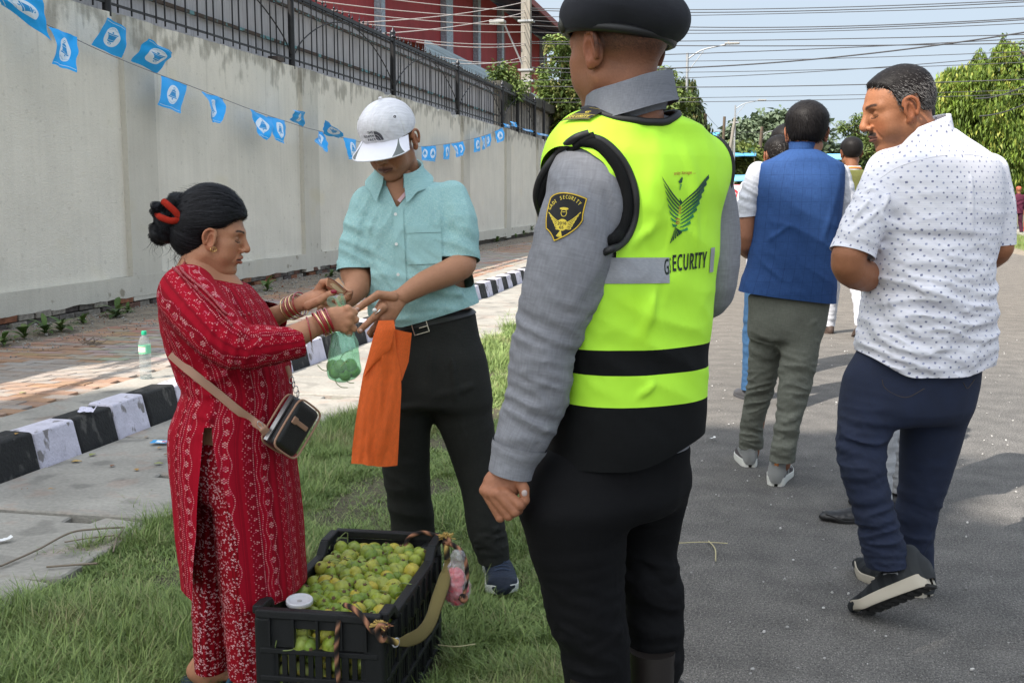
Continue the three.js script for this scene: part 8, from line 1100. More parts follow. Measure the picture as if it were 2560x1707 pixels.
tf.disp = folds(crumple([-.115,.586,.05], 0.12, [0.2, 1, 0], 20, 0.008, 3), crumple([-.129,.382,-.03], 0.12, [-0.3, 1, 0], 26, 0.009, 8), crumple([-.137,.171,-.1], 0.09, [0.2, 1, 0], 30, 0.009, 18), crumple([-.01,.497,.2], 0.13, [0.25, 1, 0], 24, 0.009, 28), crumple([-.059,.301,.24], 0.11, [-0.3, 1, 0], 24, 0.008, 38), crumple([-.078,.176,.26], 0.08, [0.3, 1, 0], 32, 0.009, 48), ridge([-.028,.696,.1], [.106,.766,.14], 0.014, 0.009), ridge([-.024,.68,.12], [.125,.661,.12], 0.014, 0.008), ridge([-.051,.689,.12], [-.17,.628,.08], 0.014, 0.008), soft(6, 0.006, 7));
wear('trousers', tf, 0.0062, cloth([0.17, 0.175, 0.145], 0.85), T, [near([-.119,.028,-.2], 0.12, plane3([-.117,.091,-.2], [0, -1, 0])), near([-.061,.053,.18], 0.12, plane3([-.059,.116,.18], [0, -1, 0])), (x, y, z) => y - .892]);
const so = { L: 0.285, W: 0.108, sole: 0.036, mat: M([1, 1, 1], 0.8, { vertexColors: true, bumpMap: rep(tWeave, 20, 20) }), tint: (x, y, z) => mix3([0.80, 0.80, 0.77], [0.14, 0.10, 0.11], sst(0.033, 0.038, Math.abs(x) + 0.004 * Math.sin(z * 90)) * sst(0.066, 0.058, y - z * 0.15) * 0.85), soleMat: M([0.70, 0.69, 0.63], 0.6), treadMat: M([0.04, 0.04, 0.04], 0.8), laces: M([0.7, 0.7, 0.7], 0.8), tab: M([0.42, 0.14, 0.03], 0.7), wedge: 0.5 };
const a = [-.119,.028,-.2], b = [-.058,.032,.17]; for (const [q, t] of [[a, 3.0], [b, 2.75]]) shoe(T, 'shoe', [q[0], 0, q[2] - 0.03], t, so);
}
{
const T = person('stout man in white dotted shirt and jeans walking away, face turned left', [.589,0,-3.646]), base = [0.30, 0.125, 0.062];
const hm = headM([-.128,1.584,0], -87, 14, 0, [1.03, 1.03, 1.02]), ho = { ear: 1.2, earZ: 0.012, fat: 1.2, nose: 1.16, jowl: true, neck: 0.066, moustache: true, stubble: 0.3, lip: [0.13, 0.05, 0.04], browW: 0.0075 };
const H = makeHead(ho, base, hm, 0.0026), line = hairLine({ front: 0.006, nape: 0.008 });
cropped(T, ho, hm, line, (x, y, z) => 0.004 + 0.007 * sst(0.05, 0.11, y) + 0.004 * sst(0.05, 0.09, z) * sst(0.06, 0.08, y), 11000, 0.011, 0.8, (x, y, z) => { const g = sst(0.11, 0.03, y) * 0.45 + 0.08; return rnd() < g ? lum([0.34, 0.32, 0.31], rr(0.4, 1.2)) : lum([0.020, 0.0165, 0.016], rr(0.6, 1.6)); }, 0.0005, (x, y, z) => [x * 2, -0.5, z > 0.05 ? 0.9 : -0.5]);
const body = new Field([limb([[-.107,1.522,0], [-.055,1.498,-.01], [-.024,1.437,-.02]], [0.066, 0.074, 0.085], 0.03), torso([[1.425,-.017,-.02,.156,.1], [1.189,.007,-.02,.17,.12], [.872,.004,-.02,.178,.13]], 0.04),
limb([[-.152,1.351,.02], [-.27,1.206,.1], [-.3,1.122,.12], [-.23,1.083,.05], [-.071,1.066,-.16], [.034,1.127,-.24]], [0.034, 0.05, 0.052, 0.05, 0.038, 0.03], 0.03), limb([[.196,1.389,-.06], [.219,1.213,-.05], [.224,1.152,-.06], [.227,1.115,-.22], [.116,1.125,-.28]], [0.05, 0.05, 0.045, 0.04, 0.03], 0.03), ell([.062,1.131,-.28], [0.05, 0.035, 0.04], 0.02), limb([[-.18,.711,.02], [-.224,.521,.09], [-.154,.202,.14]], [0.06, 0.045, 0.036], 0.03), limb([[.042,.703,-.03], [.037,.474,-.05], [.034,.084,-.085]], [0.06, 0.045, 0.034], 0.03)]);
part('body', geo(joinG([H.G, tint(net(body, 0.008), (x, y, z) => lum(skinTint(base)(x, y, z), 0.95))])), mSkin, T);
// shirt with small printed dots, a yoke seam and pleats
const Y = 0.33, secs = [[1.544,-.037,-.01,.077,.065,.33], [1.513,-.028,-.01,.103,.095,.33], [1.479,-.011,-.01,.142,.12,.33], [1.442,.001,0,.185,.135,.33], [1.388,.004,0,.204,.148,.33], [1.289,.006,0,.204,.158,.33], [1.19,.001,0,.199,.16,.33], [1.109,-.009,0,.195,.163,.33], [1.017,-.006,0,.203,.168,.33], [.938,-.007,0,.214,.17,.33], [.862,-.011,0,.22,.17,.33], [.792,-.012,0,.218,.165,.33], [.734,-.011,0,.218,.16,.33]];
const sf = new Field([torso(secs, 0.05, 2.3), limb([[-.161,1.397,.03], [-.216,1.304,.075], [-.262,1.22,.1], [-.287,1.163,.11], [-.301,1.086,.12]], [0.068, 0.064, 0.062, 0.0615, 0.062], 0.05, [0, 0, 1]), limb([[.185,1.401,-.06], [.216,1.301,-.055], [.224,1.213,-.05], [.229,1.125,-.05]], [0.06, 0.054, 0.05, 0.05], 0.045)]);
const pl = []; for (let i = 0; i < 9; i++) { const x = 2235 + i * 28; pl.push([x, 20 + (i * 37 % 50)]); }
sf.disp = folds(...[[-.159,1.422,.16], [-.118,1.431,.17], [-.081,1.435,.18], [-.046,1.438,.18], [-.001,1.44,.17], [.045,1.441,.15]].map((p, i) => ridge(p, add3(p, [-0.012 + 0.004 * i, -(0.13 + 0.05 * (i % 3)), 0.01]), 0.009, 0.0065)), ridge([-.072,1.384,.18], [-.087,1.244,.19], 0.012, 0.009), ridge([.105,1.338,.1], [.072,1.195,.14], 0.012, 0.009), ridge([-.177,1.397,.14], [-.214,1.267,.16], 0.012, 0.011), ridge([-.195,1.397,.14], [-.23,1.314,.15], 0.01, -0.008), ridge([-.161,1.349,.17], [-.185,1.149,.18], 0.014, 0.008), ridge([-.237,1.338,.15], [-.317,1.243,.15], 0.01, 0.009), ridge([-.22,1.291,.16], [-.307,1.22,.16], 0.01, 0.009), ridge([-.222,1.35,.14], [-.264,1.35,.12], 0.01, 0.008), crumple([-.267,1.267,.14], 0.10, [0.7, 0.8, 0], 24, 0.005, 7), crumple([-.075,.958,.18], 0.28, [0.12, 1, 0], 22, 0.0075, 17), crumple([-.155,.874,.18], 0.2, [0.4, 1, 0], 26, 0.006, 27), crumple([.083,.927,.12], 0.2, [-0.3, 1, 0], 24, 0.006, 37), crumple([-.061,1.149,.18], 0.2, [0.2, 1, 0], 14, 0.005, 47), ridge([-.146,1.044,.2], [-.004,1.038,.2], 0.03, 0.012), soft(5, 0.006, 9));
const tD = canvasTex(1024, 1024, (c, w, h) => { c.fillStyle = '#f4f3f8'; c.fillRect(0, 0, w, h); for (let i = 0; i < 260; i++) { c.fillStyle = `rgba(${rnd() < 0.5 ? '215,215,228' : '255,255,255'},0.35)`; c.fillRect(0, i * 4, w, 2); } const n = 14, s = w / n; for (let j = 0; j < n; j++) for (let i = 0; i < n; i++) for (const o of [0, 0.5]) { const x = (i + o + 0.08 * rr(-1, 1)) * s, y = (j + o + 0.08 * rr(-1, 1)) * s, k = rr(5, 7.6); c.fillStyle = ['#9a9eb8', '#80849f', '#a8adc6'][Math.floor(rnd() * 3)]; c.save(); c.translate(x, y); c.rotate(rr(-0.5, 0.5)); c.fillRect(-k, -k, 2 * k, 2 * k); c.restore(); } });
const mS = P([0.82, 0.82, 0.84], 0.85, { map: rep(tD, 1 / 0.43, 1 / 0.43), bumpMap: rep(tWeave, 14, 14), bumpScale: 0.0004, specularIntensity: 0.25, transmission: 0.06, thickness: 0 });
const xc = [-.047,.779,.16][0], hw = 0.21, yh = .782, hem = (x, y, z) => yh + 0.07 * sst(-0.25, -1.05, (x - xc) / hw) + 0.02 * sst(0.5, 1, (x - xc) / hw) - y;
wear('shirt', sf, 0.0058, mS, T, [hem, (x, y, z) => { const c = [-.06,1.532,0]; return 0.078 - Math.hypot(x - c[0], y - c[1] + 0.2 * (x - c[0]), z - c[2]); }, cutS(sf, 1, plane3([-.292,1.155,.11], sub3([-.312,1.086,.125], [-.262,1.242,.09]))), cutS(sf, 2, plane3([.228,1.173,-.05], [0.05, -1, 0]))]);
{ const cf = new Field([sf.pr[1]]); cf.disp = (x, y, z) => 0.003 + sf.disp(x, y, z); const d = sub3([-.312,1.086,.125], [-.262,1.242,.09]); wear('sleeve_hem', cf, 0.0052, mS, T, [plane3([-.292,1.154,.11], d), plane3([-.282,1.185,.106], [-d[0], -d[1], -d[2]])]); }
part('collar', (() => { const g = collar([-.062,1.498,-.005], 0.080, 0.086, -2.75, [0.36, -0.05], 0.050, 0.062, { open: 0.3, point: 0.015 }); const p = g.attributes.position, uv = g.attributes.uv; for (let i = 0; i < uv.count; i++) uv.setXY(i, uv.getX(i) * 0.5, p.getY(i)); return g; })(), mS, T);
part('yoke_seam', tube(onto(sf, [[-.215,1.376,.1], [-.175,1.404,.1], [-.116,1.426,.1], [-.045,1.44,.1], [.027,1.446,.1], [.087,1.444,.1], [.134,1.431,.1]], [0, -0.1, -1], 0.0), 0.0013, 60, 5), mS, T);
// jeans
const jf = new Field([torso([[.881,-.015,0,.192,.15,.2], [.804,-.033,0,.202,.155,.2], [.734,-.051,0,.209,.162,.2], [.658,-.064,.01,.207,.15,.2], [.619,-.067,.01,.195,.13,.2]], 0.05), limb([[-.178,.739,.03], [-.198,.653,.05], [-.222,.576,.08], [-.23,.494,.11], [-.205,.394,.13], [-.177,.292,.14], [-.153,.215,.14], [-.14,.167,.145]], [0.092, 0.088, 0.079, 0.069, 0.061, 0.0595, 0.066, 0.066], 0.04), limb([[.052,.73,-.02], [.043,.624,-.03], [.04,.528,-.05], [.029,.405,-.06], [.014,.288,-.07], [.02,.196,-.08], [.033,.098,-.085], [.037,.05,-.085]], [0.1, 0.1, 0.094, 0.078, 0.066, 0.058, 0.052, 0.05], 0.04)]);
jf.disp = folds(crumple([-.249,.55,.16], 0.12, [0.15, 1, 0], 24, 0.008, 4), crumple([-.204,.323,.2], 0.11, [-0.2, 1, 0], 26, 0.0075, 14), crumple([-.172,.228,.2], 0.07, [0.1, 1, 0], 34, 0.007, 24), ridge([-.3,.587,.1], [-.178,.535,.15], 0.012, 0.010), ridge([-.301,.549,.1], [-.195,.575,.16], 0.012, 0.008), ridge([-.135,.617,.12], [-.276,.596,.14], 0.014, 0.008), ridge([.013,.148,-.02], [.049,.229,-.02], 0.01, 0.008), crumple([.012,.288,0], 0.13, [0.2, 1, 0], 18, 0.005, 34), soft(6, 0.006, 5));
const tJ = dataTex(512, 512, (u, v) => { const d = Math.sin((u + v) * 2 * Math.PI * 110), n = pn(u * 150, v * 30, 3, 150), f = fbm(u * 4, v * 3, 9, 4, 4); const g = 0.86 + 0.06 * d + 0.10 * n + 0.14 * f; return [g * 0.97, g, g * 1.02]; });
const mJ = P([0.009, 0.017, 0.048], 0.85, { map: rep(tJ, 4, 4), bumpMap: rep(tWeave, 14, 14), bumpScale: 0.0006, sheen: 0.35, sheenRoughness: 0.5, sheenColor: C3(0.03, 0.045, 0.09) });
wear('jeans', jf, 0.0062, mJ, T, [(x, y, z) => y - .912, near([-.134,.139,.145], 0.14, plane3([-.146,.189,.145], [0.12, -1, 0.05])), near([.039,.029,-.085], 0.12, plane3([.036,.071,-.085], [0, -1, 0]))]);
const lk = [0, 0, -1], mSt = M([0.06, 0.045, 0.035], 0.8); for (const P0 of [[[-.189,.771,.1], [-.183,.748,.1], [-.126,.721,.1], [-.069,.748,.1]], [[.061,.761,.1], [.079,.741,.1], [.107,.766,.1]]]) part('pocket_stitching', tube(onto(jf, P0, lk, 0.0006), 0.0012, 40, 4), mSt, T);
// the trailing shoe, heel lifted and sole showing, and the leading one
const so = { L: 0.30, W: 0.115, sole: 0.036, mat: M([1, 1, 1], 0.8, { vertexColors: true, bumpMap: rep(tWeave, 20, 20) }), tint: (x, y, z) => mix3([0.020, 0.026, 0.034], [0.10, 0.11, 0.12], sst(0.02, -0.04, z) * 0.9 + 0.3 * sst(0.6, 0.7, Math.abs(Math.sin(z * 70)))), soleMat: M([0.40, 0.36, 0.29], 0.75), treadMat: M([0.035, 0.033, 0.03], 0.9, { bumpMap: rep(tConcB, 8, 8), bumpScale: 0.006 }), laces: M([0.12, 0.13, 0.14], 0.8), wedge: 0.35 };
const q = [-.217,.015,.1]; const s1 = shoe(T, 'shoe', [q[0] + 0.122, 0.108, q[2] + 0.098], -2.25, { ...so, L: 0.275, W: 0.108, pitch: 0.6, roll: 0.38 }); part('side_mark', bx(0.004, 0.016, 0.05, 0.049, 0.058, 0.03).rotateX(-0.3), M([0.25, 0.26, 0.27], 0.7), s1);
for (let i = 0; i < 9; i++) part('tread_block', bx(0.07 - 0.004 * Math.abs(i - 4), 0.010, 0.016, 0.004, 0.0, -0.075 + i * 0.028), so.treadMat, s1);
const q2 = [.04,.027,-.09]; shoe(T, 'shoe', [q2[0] - 0.02, 0, q2[2] - 0.05], -2.6, so);
}
// figures farther off, built facing their own +z and turned
function walker(label, pos, yaw, o) {
const T = person(label, pos, o.group); T.rotation.y = PX + yaw * Math.PI / 180; T.scale.setScalar((o.h ?? 1.7) / 1.7); const st = o.stride ?? 0.1, base = o.skin ?? [0.2, 0.085, 0.045], cell = o.cell ?? 0.012, sg = [-1, 1];
const ho = { ear: 1.05, fat: o.fat ?? 1.02 }, hm = headM([0, 1.585, 0.02], o.turn ?? 0, o.nod ?? 2, 0, 1), H = makeHead(ho, base, hm, Math.max(0.0032, cell * 0.36)), sh = sg.map((s) => [s * 0.185 * (o.wide ?? 1), 1.385, -0.01]), el = o.el ?? sg.map((s) => [s * 0.235, 1.11, -0.04 - s * st * 0.3]), wr = o.wr ?? sg.map((s) => [s * 0.235, 0.88, 0.05 - s * st * 0.9]);
const kn = sg.map((s) => [s * 0.095, 0.48, 0.03 + s * st * 0.5]), an = sg.map((s) => [s * 0.095, 0.085 + (s < 0 && st > 0.15 ? 0.05 : 0), s * st]), hip = sg.map((s) => [s * 0.09, 0.90, 0]);
const body = new Field([cap([0, 1.52, 0], [0, 1.42, -0.015], 0.052, 0.062, 0.03), torso([[1.40, 0, -0.01, 0.15, 0.08], [1.2, 0, 0, 0.14, 0.09], [0.95, 0, 0, 0.13, 0.09]], 0.04)]);
sg.forEach((s, i) => { body.add(limb([sh[i], el[i], wr[i]], [0.046, 0.04, 0.027], 0.03), limb([hip[i], kn[i], an[i]], [0.07, 0.05, 0.036], 0.03)); const d = nrm(sub3(wr[i], el[i])), P0 = wr[i], sd = [s, 0, 0]; body.add(limb([P0, add3(P0, d, 0.045), add3(P0, d, 0.085)], [[0.024, 0.02], [0.017, 0.036], [0.014, 0.034]], 0.01, [0, 0, 1])); for (let k = 0; k < 4; k++) { const r = add3(add3(P0, d, 0.085), [0, 0, 0.027 - k * 0.018]); body.add(...joints([r, add3(r, d, 0.036), add3(add3(r, d, 0.062), sd, -0.014)], 0.0085, 0.0068)); } const th = add3(add3(P0, d, 0.03), [0, 0, 0.03]); body.add(...joints([th, add3(add3(th, d, 0.035), [0, 0, 0.022]), add3(add3(th, d, 0.062), [0, 0, 0.022])], 0.011, 0.008)); });
part('body', geo(joinG([H.G, tint(net(body, Math.min(cell, 0.0085)), skinTint(base))])), mSkin, T);
if (o.hat) { const f = new Field([ell([0, 0.085, -0.005], [0.088, 0.068, 0.108], 0.02), ell([0, 0.10, 0.04], [0.06, 0.05, 0.06], 0.02)]); part('cap', geo(xform(cutG(net(f, 0.008), (x, y, z) => 0.06 - y), hm)), o.hat, T); } else { const line = hairLine(o.line ?? {}), c0 = o.hair ?? [0.016, 0.014, 0.015]; cropped(T, ho, hm, line, (x, y, z) => (o.thick ?? 0.012) + 0.008 * sst(0.03, 0.1, y), o.strands ?? 1200, 0.02, 0.5, () => lum(rnd() < (o.grey ?? 0) ? [0.22, 0.21, 0.2] : c0, rr(0.6, 1.5)), 0.0011); }
const secs = [[1.455, 0, -0.015, 0.075, 0.065], [1.43, 0, -0.015, 0.13, 0.085], [1.39, 0, -0.01, 0.18, 0.105], [1.3, 0, 0, 0.20, 0.125], [1.15, 0, 0.005, 0.19, 0.13], [1.0, 0, 0.005, 0.18, 0.13], [0.88, 0, 0, 0.185, 0.135], [o.hem ?? 0.78, 0, 0, 0.19, 0.14], [(o.hem ?? 0.78) - 0.08, 0, 0, 0.19, 0.14]].map((q) => [q[0], q[1], q[2], q[3] * (o.wide ?? 1), q[4] * (o.deep ?? 1)]);
const tops = new Field([torso(secs, 0.04, 2.3)]); sg.forEach((s, i) => { const e = o.long ? [sh[i], el[i], mix3(el[i], wr[i], 1.05)] : [sh[i], mix3(sh[i], el[i], 0.5), mix3(sh[i], el[i], 1.0)]; tops.add(limb(e, o.long ? [0.062, 0.055, 0.042] : [0.062, 0.06, 0.058], 0.04)); }); tops.disp = folds(crumple([0, 1.1, -0.12], 0.3, [0.4, 1, 0], 14, 0.008, o.seed ?? 1), crumple([0, 1.1, 0.12], 0.3, [0.4, 1, 0], 14, 0.008, 5), soft(7, 0.007, o.seed ?? 1));
const cuts = [(x, y, z) => (o.hem ?? 0.78) - y, (x, y, z) => y - 1.452]; if (!o.long) sg.forEach((s, i) => cuts.push(near(mix3(sh[i], el[i], 1.1), 0.12, plane3(mix3(sh[i], el[i], 0.72), sub3(el[i], sh[i]))))); else sg.forEach((s, i) => cuts.push(near(mix3(el[i], wr[i], 1.15), 0.08, plane3(mix3(el[i], wr[i], 0.97), sub3(wr[i], el[i])))));
wear('shirt', tops, cell, o.top, T, cuts); part('collar', uvm(collar([0, 1.445, -0.01], 0.066, 0.068, 0, [0, 0.1], 0.04, 0.045, { open: 0.35 }), 1), o.top, T);
if (o.vest) { const f = new Field([torso(secs, 0.04, 2.4)]); f.disp = (x, y, z) => 0.012 + 0.006 * fbm(x * 6, y * 5, z * 6, 2); wear('waistcoat', f, cell, o.vest, T, [(x, y, z) => (o.vestHem ?? 0.82) - y, (x, y, z) => y - 1.448]); if (o.trim) part('waistcoat_trim', ringAt([0, 1.452, -0.012], [0, 1, 0.15], 0.075, 0.012), o.trim, T); }
const legs = new Field([torso([[1.0, 0, 0, 0.16, 0.12], [0.9, 0, 0, 0.175, 0.13], [0.82, 0, 0, 0.165, 0.125]], 0.04)]); sg.forEach((s, i) => legs.add(limb([[hip[i][0], 0.86, 0], mix3(hip[i], kn[i], 0.5), kn[i], mix3(kn[i], an[i], 0.6), an[i], add3(an[i], [0, -0.05, 0])], [0.092, 0.085, 0.070, 0.064, 0.062, 0.06].map((r) => r * (o.leg ?? 1)), 0.03))); legs.disp = folds(crumple([0.09, 0.45, 0], 0.16, [0.2, 1, 0], 18, 0.009, 3), crumple([-0.09, 0.45, 0], 0.16, [-0.2, 1, 0], 18, 0.009, 9), crumple([0, 0.12, 0], 0.16, [0, 1, 0], 26, 0.008, 19), soft(6, 0.006, 4));
wear('trousers', legs, cell, o.bottom, T, sg.map((s, i) => near(an[i], 0.12, (x, y, z) => an[i][1] - 0.012 - y)));
sg.forEach((s, i) => { const lift = an[i][1] - 0.085; shoe(T, o.sandal ? 'sandal' : 'shoe', [an[i][0], lift * 0.7, an[i][2] + 0.02], s * 0.12, { L: 0.275, W: 0.102, sole: 0.022, h: o.sandal ? 0.75 : 0.9, mat: o.shoe, soleMat: o.sole ?? o.shoe, pitch: lift > 0.01 ? 0.35 : 0, low: o.low ?? 0 }); });
return T;
}
{
const mWhite = cloth([0.62, 0.63, 0.68], 0.85), mDkShoe = M([0.012, 0.011, 0.011], 0.4);
const L = walker('man in pale grey trousers and black shoes, mostly hidden behind the white shirt', [.642,0,-4.73], -92, { h: 1.72, cell: 0.008, stride: 0.09, top: cloth([0.45, 0.45, 0.42], 0.85), bottom: cloth([0.52, 0.52, 0.53], 0.85), shoe: mDkShoe, low: 0.9, hem: 0.80, el: [[-0.22, 1.10, -0.06], [0.22, 1.17, 0.05]], wr: [[-0.22, 0.88, -0.04], [0.222, 0.985, 0.125]], skin: [0.22, 0.09, 0.05], nod: 6, leg: 0.95 });
{ const c = [0.222, 1.0, 0.118]; part('watch_strap', ringAt(c, [0.0, -0.185, 0.075], 0.034, 0.006, 0.03), M([0.55, 0.55, 0.52], 0.25, { metalness: 1 }), L); part('watch_case', new THREE.CylinderGeometry(0.018, 0.018, 0.009, 20).rotateZ(Math.PI / 2).translate(0.256, 1.0, 0.118), M([0.6, 0.6, 0.6], 0.2, { metalness: 1 }), L); }
walker('man in white shirt and jeans with thin greying hair, half hidden by the blue waistcoat', [.215,0,-7.195], 184, { h: 1.69, stride: 0.14, top: mWhite, bottom: cloth([0.045, 0.11, 0.22], 0.85), shoe: M([0.05, 0.05, 0.055], 0.6), grey: 0.14, thick: 0.006, hair: [0.05, 0.04, 0.035], hem: 0.84, el: [[-0.24, 1.11, 0], [0.27, 1.10, -0.02]], wr: [[-0.24, 0.9, 0.05], [0.295, 0.93, 0.06]], wide: 0.98 });
walker('taller man with thick black hair behind the man with greying hair', [.298,0,-8.54], 178, { h: 1.83, stride: 0.12, top: mWhite, bottom: cloth([0.05, 0.05, 0.055], 0.85), shoe: mDkShoe, thick: 0.016, wide: 0.9 });
walker('man in olive waistcoat over a white kurta and sandals, seen from behind', [.996,0,-10.932], 178, { h: 1.86, stride: 0.19, top: mWhite, bottom: mWhite, vest: cloth([0.13, 0.135, 0.045], 0.85), vestHem: 0.84, trim: M([0.5, 0.17, 0.03], 0.8), hem: 0.62, shoe: M([0.05, 0.03, 0.022], 0.7), sandal: true, wide: 1.05, thick: 0.014, long: true });
walker('distant person in a maroon suit and orange cap walking at the right edge', [9.653,0,-42.456], 176, { h: 1.7, cell: 0.02, stride: 0.2, top: cloth([0.10, 0.022, 0.045], 0.85), bottom: cloth([0.055, 0.015, 0.03], 0.85), shoe: M([0.12, 0.12, 0.12], 0.7), hat: cloth([0.55, 0.13, 0.08], 0.85), long: true, strands: 100 });
walker('distant person in orange clothes partly cut off by the right edge', [10.427,0,-44.048], 170, { h: 1.6, cell: 0.02, stride: 0.12, top: cloth([0.55, 0.10, 0.03], 0.85), bottom: cloth([0.45, 0.06, 0.03], 0.85), shoe: mDkShoe, strands: 100 });
}

// ---------------------------------------------------------------- crate of fruit and what hangs on it
const mCrate = P([0.013, 0.0135, 0.0145], 0.42, { bumpMap: rep(tConcB, 3, 3), bumpScale: 0.0012, specularIntensity: 0.5 });
{
const W = 0.315, L = 0.62, Hh = 0.33, T = thing('fruit_crate', 'black plastic crate full of small green fruit on the grass', 'crate', [-0.985, 0, -2.69], 0.05);
const strip = (pts, w, h) => merge(pts.slice(1).map((p, i) => { const a = V(...pts[i]), b = V(...p), d = b.clone().sub(a), g = new RoundedBoxGeometry(w, h, d.length() + 0.006, 2, Math.min(w, h) * 0.22); g.applyQuaternion(new THREE.Quaternion().setFromUnitVectors(V(0, 0, 1), d.normalize())); const m = a.add(b).multiplyScalar(0.5); return g.translate(m.x, m.y, m.z); }));
const hx = W / 2, hz = L / 2;
for (const s of [-1, 1]) {
part('rim', strip([[s * hx, Hh, hz - 0.01], [s * hx, Hh, hz - 0.07], [s * hx, Hh - 0.028, hz - 0.10], [s * hx, Hh - 0.028, -hz + 0.14], [s * hx, Hh + 0.004, -hz + 0.10], [s * hx, Hh + 0.006, -hz + 0.01]], 0.026, 0.022), mCrate, T);
part('rim', strip([[-hx + 0.005, Hh - (s > 0 ? 0.002 : -0.006), s * hz], [hx - 0.005, Hh - (s > 0 ? 0.002 : -0.006), s * hz]], 0.026, 0.022), mCrate, T);
part('rim_skirt', bx(0.008, 0.058, L - 0.04, s * (hx + 0.006), Hh - 0.064, 0), mCrate, T);
for (const y of [0.235, 0.165, 0.09, 0.02]) { part('wall_rail', rbx(0.016, 0.014, L - 0.02, 0.003, s * hx, y, 0), mCrate, T); part('wall_rail', rbx(W - 0.02, 0.014, 0.016, 0.003, 0, y, s * hz), mCrate, T); }
for (const q of [-1, 1]) part('corner_post', rbx(0.055, Hh - 0.01, 0.055, 0.012, s * (hx - 0.022), (Hh - 0.01) / 2, q * (hz - 0.022), 2), mCrate, T);
for (let i = -12; i <= 12; i++) part('slat', bx(0.006, 0.235, i % 4 ? 0.013 : 0.018, s * (hx - 0.002 + (i % 4 ? 0 : 0.006)), 0.12, i * 0.0225), mCrate, T);
for (let i = -5; i <= 5; i++) part('slat', bx(i % 3 ? 0.0125 : 0.017, 0.225, 0.006, i * 0.022, 0.118, s * (hz - 0.002 + (i % 3 ? 0 : 0.006))), mCrate, T);
for (const [x0, x1] of [[-0.12, -0.06], [0.045, 0.12]]) part('end_panel', rbx(x1 - x0, 0.075, 0.007, 0.002, (x0 + x1) / 2, 0.283, s * (hz + 0.003)), mCrate, T);
part('end_panel', rbx(0.11, 0.026, 0.007, 0.002, -0.008, 0.307, s * (hz + 0.003)), mCrate, T); for (let i = 0; i < 5; i++) part('rib', bx(0.006, 0.07, 0.016, -0.12 + i * 0.06, 0.285, s * (hz + 0.008)), mCrate, T); for (let i = 0; i < 9; i++) part('rib', bx(0.014, 0.06, 0.006, s * (hx + 0.010), 0.27, -0.26 + i * 0.065), mCrate, T);
}
part('floor', bx(W - 0.02, 0.01, L - 0.02, 0, 0.012, 0), mCrate, T);
// fruit
const gcol = [[0.25, 0.33, 0.055], [0.32, 0.38, 0.065], [0.42, 0.42, 0.085], [0.19, 0.28, 0.05], [0.50, 0.42, 0.075], [0.37, 0.41, 0.10], [0.28, 0.35, 0.08]], mCal = M([0.10, 0.055, 0.03], 0.9), mStem = M([0.20, 0.25, 0.08], 0.7), tG = dataTex(256, 256, (u, v) => { const a = fbm(u * 6, v * 6, 3, 4, 6), b = sst(0.42, 0.6, pn(u * 22, v * 22, 7, 22)); const g = 0.92 + 0.22 * a; return mix3([g, g, g * 0.9], [0.45, 0.30, 0.16], b * 0.5); });
const protos = gcol.map((c, i) => {
const G = thing('guava', 'small round green guava in the heap filling the black crate', 'fruit', [0, 0, 0], 0, 'green guavas heaped in the crate'), g = new THREE.SphereGeometry(0.0168, 20, 14).scale(1, 1.08 + 0.06 * (i % 3), 1); rough(g, 0.0006, 70, i * 5);
const mt = P(c, 0.36, { map: tG, specularIntensity: 0.5, clearcoat: 0.12, clearcoatRoughness: 0.5 }); part('skin', g, mt, G);
part('calyx', merge([0, 1, 2, 3, 4].map((k) => new THREE.ConeGeometry(0.0024, 0.006, 4).rotateX(0.9).translate(0, 0.0003, 0.003).rotateY(k * 1.257)).concat([new THREE.CylinderGeometry(0.0034, 0.0028, 0.0018, 8)])).translate(0, 0.0178 * (1.04 + 0.06 * (i % 3)), 0), mCal, G);
if (i % 2 === 0) part('stem', tube([[0, -0.017, 0], [0.004, -0.028, 0.003], [0.016, -0.038, 0.002 + 0.004 * i], [0.032, -0.040, -0.004]], 0.0011, 10, 5), mStem, G);
return G;
});
const spots = [], q = new THREE.Matrix4().makeRotationY(0.05).setPosition(-0.985, 0, -2.69), surf = (x, z) => 0.272 + 0.022 * Math.cos(x / 0.16 * 1.3) * Math.cos(z / 0.3 * 1.2) + 0.022 * sst(0.1, -0.3, z) + 0.009 * pn(x * 20, z * 20, 3);
for (const layer of [0, 1]) for (let j = 0; j < 17; j++) for (let i = 0; i < 8; i++) { const x = -0.127 + (i + (j % 2) * 0.5 + layer * 0.33) * 0.0325 + rr(-0.009, 0.009), z = -0.272 + j * 0.0332 + rr(-0.009, 0.009); if (x > 0.133 || x < -0.133) continue; if (layer && spots.length > 278) continue; if (!layer && (rnd() < 0.06 || (x < -0.085 && z > 0.215))) continue; spots.push([x, surf(x, z) - layer * 0.0235 + rr(-0.008, 0.010), z]); }
for (let k = 0; k < 5; k++) spots.push([rr(-0.05, 0.04), rr(0.238, 0.252), 0.297]);
const v = V(); spots.forEach((s, i) => { const P0 = protos[(i * 5 + Math.floor(rnd() * 3)) % protos.length]; let o = i < protos.length ? protos[i] : P0.clone(); if (i >= protos.length) { o.name = numbered('guava'); scene.add(o); } v.set(...s).applyMatrix4(q); o.position.copy(v); o.rotation.set(rr(-1.4, 1.4), rr(0, 6.28), rr(-1.4, 1.4)); o.scale.setScalar(rr(0.9, 1.36)); });
